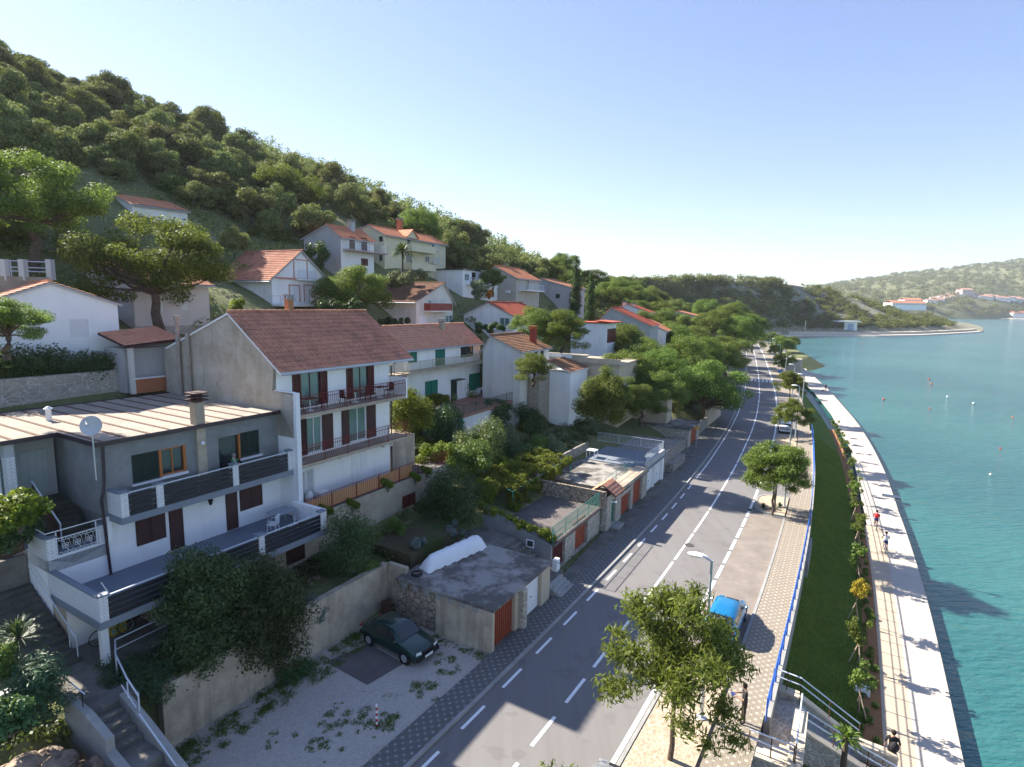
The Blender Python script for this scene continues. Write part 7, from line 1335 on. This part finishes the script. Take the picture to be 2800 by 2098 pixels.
# ---------------------------------------------------------------- street lamps
def lamp(label, p, h=6.9, hd=1):
    o = T('street_lamp', label, 'street lamp', tuple(p)); b = Vector(p); m = MB(); m.tube([b, b+Vector((0, 0, h*.5)), b+Vector((0, 0, h))], [.085, .07, .05], 8); m.build('pole', steel, o)
    d = Vector(-AF.n); m = MB(); m.tube([b+Vector((0, 0, h-.05)), b+Vector((0, 0, h+.04))+d*.25], [.04, .04], 6); m.build('arm', steel, o)
    m = MB(); c = b+Vector((0, 0, h+.08))+d*.55; a = d.cross(Vector((0, 0, 1))); V = []
    for x, w_, t in ((-.38, .05, .04), (-.2, .12, .09), (.1, .15, .1), (.32, .1, .06), (.4, .03, .02)):
        for y, z in ((-1, 0), (-.6, .9), (.6, .9), (1, 0), (.6, -.6), (-.6, -.6)): V.append(tuple(c+d*x+a*y*w_+Vector((0, 0, z*t))))
    m.add(V, [(i*6+j, i*6+(j+1) % 6, (i+1)*6+(j+1) % 6, (i+1)*6+j) for i in range(4) for j in range(6)]+[tuple(range(6)), tuple(range(29, 23, -1))]); hd_ = m.build('lamp_head', plast, o, smooth=False)
    m = MB(); m.poly([tuple(c+d*x+a*y-Vector((0, 0, .065))) for x, y in ((-.12, -.09), (-.12, .09), (.25, .09), (.25, -.09))]); m.build('glass', headl2 if False else m_headl, hd_)
    m = MB(); m.disc(b+Vector((0, 0, .02)), (0, 0, 1), .2, .04, 10); m.build('base_plate', steel, o)
for i, (s_, lb) in enumerate(((22.65, 'nearest grey street lamp beside the first street tree'), (52.6, 'second grey street lamp rising behind the agaves'), (82.1, 'third grey street lamp beside the third street tree'), (113, 'fourth grey street lamp beside the fourth street tree'), (143, 'fifth grey street lamp at the end of the blue railing'), (173, 'sixth grey street lamp before the stone kiosk block'), (205, 'seventh grey street lamp beside the pines over the water'), (240, 'eighth grey street lamp near the road end'), (290, 'farthest grey street lamp at the end of the road'))):
    lamp(lb, W(RN(s_)+2.45-(.0 if s_ > 30 else .3), s_, .1))
lamp('extra slim street lamp on the sidewalk side beside the fourth street tree', W(RN(100)+3.6, 97, .1))
q = at(y4(740, 625), 400); o = T('street_lamp', 'tiny lamp post on the stony shore of the spit', 'street lamp', tuple(q)); m = MB(); m.rod(tuple(q), tuple(q+np.array([0, 0, 7.])), .1, 5); m.build('pole', steel, o)
# road sign, bollard, drains, distant stone block, buoys
sg = T('road_sign', 'round blue road sign on a thin post by the far crossing', 'road sign', tuple(W(RN(140)+1.2, 140, 0))); b = W(RN(140)+1.2, 140, 0); m = MB(); m.rod(b, b+np.array([0, 0, 3.2]), .04, 6); m.build('pole', steel, sg); m = MB(); m.disc(b+np.array([0, -.06, 2.9]), AF.u, .42, .04, 16); m.build('sign_face', m_paint('sign_blue', (.01, .15, .55)), sg)
sg = T('road_sign', 'orange bus stop style sign on a post by the orange garage door', 'road sign', tuple(W(-13.6, 70.5, 0))); b = W(-14.6, 69.5, 0); m = MB(); m.rod(b, b+np.array([0, 0, 2.6]), .04, 6); m.build('pole', steel, sg); m = MB(); m.beam(b+AF.n*-.3+np.array([0, 0, 2.5]), b+AF.n*.3+np.array([0, 0, 2.5]), .04, .35); m.build('sign_face', m_paint('sign_orange', (.6, .3, .03)), sg)
b = G(z3(952, 1300)); bo = T('marker_post', 'red and white striped marker post standing on the gravel lot', 'post', tuple(b)); 
for i in range(8): m = MB(); m.rod(b+np.array([0, 0, i*.125]), b+np.array([0, 0, (i+1)*.125]), .04, 8); m.build('band', redp if i % 2 == 0 else whitep, bo)
for i, (p, lb) in enumerate(((z4(655, 155), 'round manhole cover on the centre line near the tree shadow'), (y5(2030, 650), 'dark drain grate at the kerb opposite the white garage doors'), (z7(1470, 1680), 'drain cover near the second tree'))):
    q = G(p, .0); m = MB(); m.disc((q[0], q[1], .012), (0, 0, 1), .33, .01, 18); one(m, 'manhole_cover', lb, 'drain cover', m_paint('iron_cover', (.07, .065, .06)), q)
q = AF.hz(y6(660, 245), -3); m = MB(); m.box(q[0]-2, q[0]+2.2, 203, 206.5, -3.6, .9); ob = one(m, 'stone_block', 'cream stone block building at the far end of the promenade', 'block', lime, W(*q[:2], -3))
q = T('ramp_railing', 'pale railing and ramp running up behind the cream stone block', 'ramp', tuple(W(RN(220)+6, 215, 0))); m = MB(); m.hexa([W(RN(207)+5, 207, -4), W(RN(207)+8, 207, -4), W(RN(262)+8, 262, -4), W(RN(262)+5, 262, -4), W(RN(207)+5, 207, .3), W(RN(207)+8, 207, .3), W(RN(262)+8, 262, .1), W(RN(262)+5, 262, .1)]); m.build('ramp', lime, q); railing(q, W(RN(207)+7.9, 207, .3), W(RN(262)+7.9, 262, .1), 1.1, steel_w, 0, .04, 5, (1., .5), 0, rr=.06)
bu = [(1515, 325, 'o'), (1532, 356, 'r'), (1634, 441, 'w'), (1803, 484, 'w'), (1222, 456, 'r'), (1521, 518, 'o'), (2056, 575, 'o'), (1977, 779, 'r'), (1913, 947, 'w'), (1090, 95, 'o')]
wl = ['small orange buoy farthest out on the open water', 'red buoy just below the farthest orange one', 'white buoy left of the other distant white one', 'white buoy right of the other distant white one', 'red buoy nearest the promenade walker', 'orange buoy in the middle of the bay', 'large orange buoy at the right side of the bay', 'red buoy floating alone below the large orange one', 'large white buoy nearest the camera', 'tiny orange buoy near the spit beach']
for (x, y, k), lb in zip(bu, wl):
    q = G(y6(x, y), -3.55); r_ = .2 if y > 500 else .3; o = T('buoy', lb, 'buoy', tuple(q)); m = MB(); m.ball(q+np.array([0, 0, .12]), r_*.75, 12, 8); m.build('float', {'o': orange, 'r': m_paint('buoy_red', (.55, .1, .06)) if 'buoy_red' not in MATS else MATS['buoy_red'], 'w': plast}[k], o, smooth=True); m = MB(); m.ring(q+np.array([0, 0, r_*.85]), AF.u, .09, .03, 8, 4); m.build('ring', black, o)
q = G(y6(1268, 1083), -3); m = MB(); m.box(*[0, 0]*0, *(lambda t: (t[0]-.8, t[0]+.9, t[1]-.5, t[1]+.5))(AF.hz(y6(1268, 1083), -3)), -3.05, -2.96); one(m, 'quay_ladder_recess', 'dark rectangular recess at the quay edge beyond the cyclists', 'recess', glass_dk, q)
m = MB(); m.box(*(lambda t: (t[0]-.35, t[0]+.35, t[1]-.25, t[1]+.25))(AF.hz(zb(347, 1210), -3)), -2.97, -2.55); one(m, 'white_sign_board', 'small white information board in the bed by the nearest sapling', 'board', whitep, G(zb(347, 1210), -3))
# ---------------------------------------------------------------- people
def figure(label, loc, ang, J, mats, E, hair, sc=1., extra=None, hl=None):
    """J: joint -> (x right, y forward, z up, radius); E: (joint, joint, material key)"""
    a = R(ang); fw = Vector((math.sin(a), math.cos(a), 0)); rt = Vector((math.cos(a), -math.sin(a), 0)); o0 = Vector(loc)
    names = list(J); P = [rt*J[k][0]*sc+fw*J[k][1]*sc+Vector((0, 0, J[k][2]*sc)) for k in names]; me = bpy.data.meshes.new('_p'); me.from_pydata(P, [(names.index(x), names.index(y)) for x, y, _ in E], [])
    o = bpy.data.objects.new('_p', me); link(o); md = o.modifiers.new('s', 'SKIN'); md.use_smooth_shade = True
    for i, k in enumerate(names): me.skin_vertices[0].data[i].radius = (J[k][3]*sc,)*2
    me.skin_vertices[0].data[names.index('pelvis')].use_root = True; s2 = o.modifiers.new('b', 'SUBSURF'); s2.levels = s2.render_levels = 1
    bpy.context.view_layer.update(); dg = bpy.context.evaluated_depsgraph_get(); mm = bpy.data.meshes.new_from_object(o.evaluated_get(dg)); bpy.data.objects.remove(o); mm.name = 'person'
    keys = list(mats); mm.materials.clear(); [mm.materials.append(mats[k]) for k in keys]
    segs = [(P[names.index(x)], P[names.index(y)], keys.index(k)) for x, y, k in E]
    for p in mm.polygons:
        c = p.center; best = (9, 0)
        for s0, s1, k in segs:
            d = s1-s0; t = max(0, min(1, (c-s0).dot(d)/max(d.length_squared, 1e-9))); L = (c-s0-d*t).length; best = min(best, (L, k))
        p.material_index = best[1]
    q = bpy.data.objects.new('person', mm); link(q); q.location = o0; q['_o'] = tuple(o0); tag(q, label, 'person')
    hd = o0+P[names.index('head')]; m = MB(); rr = J['head'][3]*sc*1.12; b0 = len(m.v); m.ball(tuple(hd+Vector((0, 0, .025))-fw*.02), rr, 12, 8, (1, 1, 1.12)); m.v = [v if (Vector(v)-hd).dot(fw) < .035 or v[2] > hd.z+.07 else tuple(hd+(Vector(v)-hd)*.8) for v in m.v]; m.build('hair', hair, q, smooth=True)
    m = MB()
    for x in (-.032, .032): m.ball(tuple(hd+fw*J['head'][3]*.95*sc+rt*x+Vector((0, 0, .01))), .012, 6, 4)
    m.build('eyes', ironb, q); return q, o0, fw, rt
skin = m_paint('skin', (.45, .26, .18), .5, .3, 0, .04)
def hand(J, E, side, wrist, d):
    w_ = J[wrist]; x, y, z = w_[:3]; J[side+'palm'] = (x+d[0]*.07, y+d[1]*.07, z+d[2]*.07, .03); E.append((wrist, side+'palm', 'skin'))
    for i, L in enumerate((.06, .075, .08, .075, .055)):
        o_ = (i-2)*.02; J[side+'f%d' % i] = (x+d[0]*(.09+L)+o_*(1 if abs(d[0]) < .5 else 0), y+d[1]*(.09+L)+(o_ if abs(d[0]) >= .5 else 0), z+d[2]*(.09+L)-.02, .009); E.append((side+'palm', side+'f%d' % i, 'skin'))
def body(stand=True, lean=0.):
    J = {'pelvis': (0, 0, .95, .135), 'waist': (0, .01, 1.1, .125), 'chest': (0, .0, 1.32, .15), 'neckb': (0, -.01, 1.46, .07), 'neck': (0, .01, 1.52, .052), 'head': (0, .03, 1.64, .095), 'top': (0, .02, 1.73, .06), 'nose': (0, .135, 1.63, .014)}
    E = [('pelvis', 'waist', 'leg'), ('waist', 'chest', 'top'), ('chest', 'neckb', 'top'), ('neckb', 'neck', 'skin'), ('neck', 'head', 'skin'), ('head', 'top', 'skin'), ('head', 'nose', 'skin')]
    return J, E
def legs(J, E, kl=(-.1, .0, .5), al=(-.1, -.02, .08), kr=(.1, .03, .5), ar=(.1, .02, .08), shoe='shoe'):
    for s, k, a in (('l', kl, al), ('r', kr, ar)):
        x = -.09 if s == 'l' else .09; J[s+'hip'] = (x, J['pelvis'][1], J['pelvis'][2]-.06, .095); J[s+'knee'] = (*k, .065); J[s+'ank'] = (*a, .045); J[s+'toe'] = (a[0], a[1]+.17, a[2]-.04, .04)
        E += [('pelvis', s+'hip', 'leg'), (s+'hip', s+'knee', 'leg'), (s+'knee', s+'ank', 'calf'), (s+'ank', s+'toe', 'shoe')]
def arms(J, E, le, lw, re, rw, dl=(0, 1, 0), dr_=(0, 1, 0)):
    c = J['chest']
    for s, e, w_, d in (('l', le, lw, dl), ('r', re, rw, dr_)):
        x = -.185 if s == 'l' else .185; J[s+'sh'] = (x, c[1], c[2]+.09, .062); J[s+'el'] = (*e, .045); J[s+'wr'] = (*w_, .03)
        E += [('chest', s+'sh', 'top'), (s+'sh', s+'el', 'sleeve'), (s+'el', s+'wr', 'skin')]; hand(J, E, s+'h', s+'wr', d)
blk = m_paint('black_cloth', (.018, .018, .02), .8); dkbr = m_paint('dark_trousers', (.05, .035, .03), .8); redc = m_paint('red_cloth', (.5, .02, .03), .7); bluec = m_paint('blue_cloth', (.03, .06, .2), .8); wcl = m_paint('white_cloth', (.7, .68, .66), .8); hairm = m_paint('dark_hair', (.02, .013, .01), .7); greyh = m_paint('grey_hair', (.2, .18, .17), .7); greenc = m_paint('green_shirt', (.05, .2, .09), .8)
J, E = body(); legs(J, E); arms(J, E, (-.27, .06, 1.16), (-.12, .3, 1.2), (.27, .06, 1.16), (.12, .3, 1.2)); J['head'] = (0, .06, 1.62, .095); J['nose'] = (0, .155, 1.59, .014)
pb = W(*AF.hz(z4(905, 983), .1)[:2], .1)
p_, o0, fw, rt = figure('man in black shirt standing on the sidewalk looking at a tablet', pb, -75, J, {'skin': skin, 'top': blk, 'leg': dkbr, 'calf': dkbr, 'shoe': blk, 'sleeve': blk}, E, hairm, 1.02)
c = o0+fw*.46+Vector((0, 0, 1.22)); m = MB(); m.beam(tuple(c-rt*.13), tuple(c+rt*.13), .17, .015, (0, .3, 1)); tb_ = one(m, 'tablet', 'dark blue tablet held by the man in black', 'tablet', m_paint('tablet_blue', (.03, .05, .15), .3), c)
J, E = body(); legs(J, E); arms(J, E, (-.33, .2, 1.2), (-.4, .42, 1.12), (.33, .2, 1.2), (.4, .42, 1.12))
figure('man in dark jacket and green shirt leaning on the upper board balcony', tuple(W(-26.35, 17.15, 7.45)), 120, J, {'skin': skin, 'top': greenc, 'leg': blk, 'calf': blk, 'shoe': blk, 'sleeve': blk}, E, greyh, 1.0)
def bike(label, base, ang, frame_m, name='bicycle', lean=0.):
    a = R(ang); fw = Vector((math.sin(a), math.cos(a), 0)); rt = Vector((math.cos(a), -math.sin(a), 0)); up = (Vector((0, 0, 1))+rt*lean).normalized(); b = Vector(base); o = T(name, label, 'bicycle', tuple(base)); P = lambda y, z, x=0.: tuple(b+fw*y+up*z+rt*x)
    for y in (-.52, .52):
        m = MB(); m.ring(P(y, .34), rt, .32, .022, 28, 6); w_ = m.build('wheel', black, o); m = MB(); m.ring(P(y, .34), rt, .295, .012, 24, 4)
        for i in range(8): t = PI*i/8; m.rod(P(y+.29*math.cos(t), .34+.29*math.sin(t)), P(y-.29*math.cos(t), .34-.29*math.sin(t)), .004, 3)
        m.build('rim', steel, w_)
    m = MB(); 
    for p, q in (((-.52, .34), (-.05, .3)), ((-.05, .3), (-.2, .82)), ((-.2, .8), (-.52, .34)), ((-.05, .3), (.36, .78)), ((-.17, .74), (.35, .82)), ((.34, .9), (.52, .34))): m.rod(P(*p), P(*q), .018, 6)
    m.build('frame', frame_m, o); m = MB(); m.tube([P(.34, .9), P(.36, 1.0)], .015, 5); m.rod(P(.36, 1.0, -.28), P(.36, 1.0, .28), .015, 5); m.build('handlebar', ironb, o); m = MB(); m.beam(P(-.36, .88), P(-.1, .88), .12, .05); m.build('saddle', ironb, o); m = MB(); m.disc(P(-.05, .3), rt, .09, .02, 12); m.rod(P(-.05, .3, -.12), P(.02, .16, -.12), .01, 4); m.rod(P(-.05, .3, .12), P(-.12, .44, .12), .01, 4); m.build('crank', steel, o); return o
for p, top, slv, leg, lb, lb2 in ((y6(1168, 1290), redc, redc, bluec, 'cyclist in red with a red backpack riding away, the farther of the two', 'bicycle ridden by the farther cyclist in red'), (y6(1228, 1440), wcl, skin, bluec, 'cyclist in a pale shirt and checked shorts riding, the nearer of the two', 'bicycle ridden by the nearer cyclist in the pale shirt')):
    q = G(p, -3.0); dn = 29; bike(lb2, tuple(q), dn, steel)
    J, E = body(); 
    for k in list(J): x, y, z, r_ = J[k]; J[k] = (x, y-.18+(z-.95)*.35, z+.0-(z-.95)*.05, r_)
    legs(J, E, (-.12, .22, .78), (-.13, .0, .34), (.12, .12, .62), (.13, -.05, .2)); arms(J, E, (-.27, .18, 1.18), (-.25, .3, 1.05), (.27, .18, 1.18), (.25, .3, 1.05))
    f_ = figure(lb, tuple(q), dn, J, {'skin': skin, 'top': top, 'leg': leg, 'calf': skin, 'shoe': blk, 'sleeve': slv}, E, hairm, 1.0)
    if top is redc: m = MB(); c = f_[1]-f_[2]*.22+Vector((0, 0, 1.28)); m.ball(tuple(c), .17, 10, 8, (1, .8, 1.35)); one(m, 'backpack', 'red backpack on the farther cyclist', 'backpack', m_paint('red_pack', (.6, .02, .02)), c, smooth=True)
J, E = body(); legs(J, E, (-.1, .12, .5), (-.1, -.1, .1), (.1, -.05, .5), (.1, .2, .08)); arms(J, E, (-.26, -.02, 1.15), (-.25, .1, .95), (.26, .02, 1.15), (.27, .15, .98), (0, .3, -1), (0, .3, -1))
q = G(y6(845, 402), -3.0); figure('distant walker in red and dark clothes on the far promenade with a small dog', tuple(q), 200, J, {'skin': skin, 'top': redc, 'leg': bluec, 'calf': bluec, 'shoe': blk, 'sleeve': redc}, E, hairm, 1.05)
J, E = body(); legs(J, E, (-.1, .1, .5), (-.1, -.08, .1), (.1, -.02, .5), (.1, .18, .08)); arms(J, E, (-.27, .0, 1.16), (-.24, .12, .98), (.28, .02, 1.16), (.27, .16, 1.0), (0, .3, -1), (0, .3, -1))
q = AF.hz((2433, 2096), -3.0); figure('person in black with a dark bag on the boardwalk at the bottom edge', tuple(W(q[0], q[1], -3.0)), 29, J, {'skin': skin, 'top': blk, 'leg': blk, 'calf': skin, 'shoe': blk, 'sleeve': blk}, E, hairm, 1.0)
q0 = W(q[0], q[1], -3)-AF.u*.25+AF.n*.05; m = MB(); m.ball(q0+np.array([0, 0, 1.15]), .2, 10, 8, (1, .8, 1.2)); one(m, 'shoulder_bag', 'dark bag carried by the person in black at the bottom edge', 'bag', blk, q0, smooth=True)
# dog
q = G(y6(826, 404), -3.0); b = Vector(q); m = MB(); m.tube([b+Vector((-.28, 0, .3)), b+Vector((-.1, 0, .32)), b+Vector((.12, 0, .34)), b+Vector((.25, 0, .45)), b+Vector((.38, 0, .5)), b+Vector((.5, 0, .47))], [.08, .1, .12, .07, .08, .035], 8)
for x, y in ((-.22, -.06), (-.22, .06), (.14, -.06), (.14, .06)): m.tube([b+Vector((x, y, .3)), b+Vector((x-.03, y, .16)), b+Vector((x, y, 0))], [.04, .025, .02], 5)
m.tube([b+Vector((-.28, 0, .33)), b+Vector((-.42, 0, .45))], [.025, .01], 4); one(m, 'dog', 'small dark dog beside the distant walker', 'dog', blk, q, smooth=True)
# bicycle on the porch and yellow crate behind
q = AF.hz(z2(800, 700), 3.0); bike('grey green bicycle leaning on the white wall of the porch under the terrace', tuple(W(-25.0, 10.55, 3.0)), 210.3, m_paint('bike_green', (.15, .35, .28), .4), lean=.08)
m = MB(); m.box(-25.55, -25.25, 10.6, 11.2, 3.0, 3.95); one(m, 'yellow_cabinet', 'yellow plastic cabinet on the porch behind the bicycle', 'cabinet', yel, W(-25.4, 10.9, 3))
# furniture of the terraces
chair('white plastic armchair on the lower grey terrace beside the grey table', AF, -24.9, 18.2, 5.0, 150, plast)
t_ = T('terrace_table', 'long grey folding table on the lower terrace against the white side wall', 'table', tuple(W(-25, 19, 5))); m = MB(); m.box(-25.9, -24.9, 18.5, 19.75, 5.72, 5.76); m.build('table_top', m_paint('table_grey', (.3, .34, .38)), t_)
for a in (-25.8, -25.0):
    for b in (18.6, 19.65): m = MB(); m.rod(W(a, b, 5), W(a, b, 5.72), .02, 5); m.build('leg', steel_w, t_)
u_ = T('parasol_base', 'white round parasol base under the grey table', 'parasol base', tuple(W(-24.6, 19.2, 5))); m = MB(); m.disc(W(-24.55, 19.25, 5.05), (0, 0, 1), .3, .08, 16); m.build('foot', plast, u_); m = MB(); m.rod(W(-24.55, 19.25, 5.05), W(-24.55, 19.25, 5.5), .03, 6); m.build('tube', plast, u_)
wick = m_paint('dark_wicker', (.04, .025, .022), .8)
for i, (s_, lb) in enumerate(((21.9, 'left'), (25.4, 'middle'), (27.6, 'right'))):
    t_ = T('balcony_table', 'small dark table on the top red railed balcony, %s one' % lb, 'table', tuple(W(-26.2, s_, 10.7))); m = MB(); m.box(-26.5, -25.9, s_-.4, s_+.4, 11.4, 11.44); m.build('table_top', wick, t_); m = MB(); m.rod(W(-26.2, s_, 10.7), W(-26.2, s_, 11.4), .04, 6); m.disc(W(-26.2, s_, 10.72), (0, 0, 1), .22, .03, 12); m.build('pedestal', whitep, t_)
    chair('dark wicker chair beside the %s table on the top red railed balcony' % lb, AF, -26.2, s_+.85, 10.7, 90, wick); chair('dark wicker chair left of the %s table on the top balcony' % lb, AF, -26.2, s_-.85, 10.7, -90, wick)
m = MB(); m.box(-26.6, -26.0, 22.3, 22.9, 5.0, 5.7); one(m, 'white_cooler', 'white boxy appliance on the railed terrace by the louvred doors', 'appliance', plast, W(-26.3, 22.6, 5))
m = MB(); m.ball(W(-26.5, 21.9, 5.45), .4, 12, 8, (.6, .9, 1)); one(m, 'covered_grill', 'white covered round object beside the white appliance', 'cover', plast, W(-26.5, 21.9, 5), smooth=True)
m = MB(); m.box(-26.3, -25.6, 21.3, 22.2, 5.0, 5.06); one(m, 'red_mat', 'pinkish red mat on the floor by the louvred doors', 'mat', m_paint('mat_red', (.5, .08, .1)), W(-26, 21.7, 5))
# haze: one closed box of thin air
def haze():
    m = MB(); m.add([(x, y, z) for z in (-9, 420) for x, y in ((-1500, -300), (4200, -300), (4200, 5200), (-1500, 5200))], [(3, 2, 1, 0), (4, 5, 6, 7), (0, 1, 5, 4), (1, 2, 6, 5), (2, 3, 7, 6), (3, 0, 4, 7)])
    t = bpy.data.materials.new('haze'); t.use_nodes = True; nt = t.node_tree; nt.nodes.remove(nt.nodes['Principled BSDF']); v = nt.nodes.new('ShaderNodeVolumePrincipled'); v.inputs['Color'].default_value = (.8, .86, .95, 1); v.inputs['Density'].default_value = .0001; v.inputs['Anisotropy'].default_value = .3
    nt.links.new(v.outputs[0], nt.nodes['Material Output'].inputs['Volume']); o = m.build('haze', t); o['kind'] = 'stuff'; o['label'] = 'thin pale haze softening the far hills across the bay'; o['category'] = 'haze'
haze()
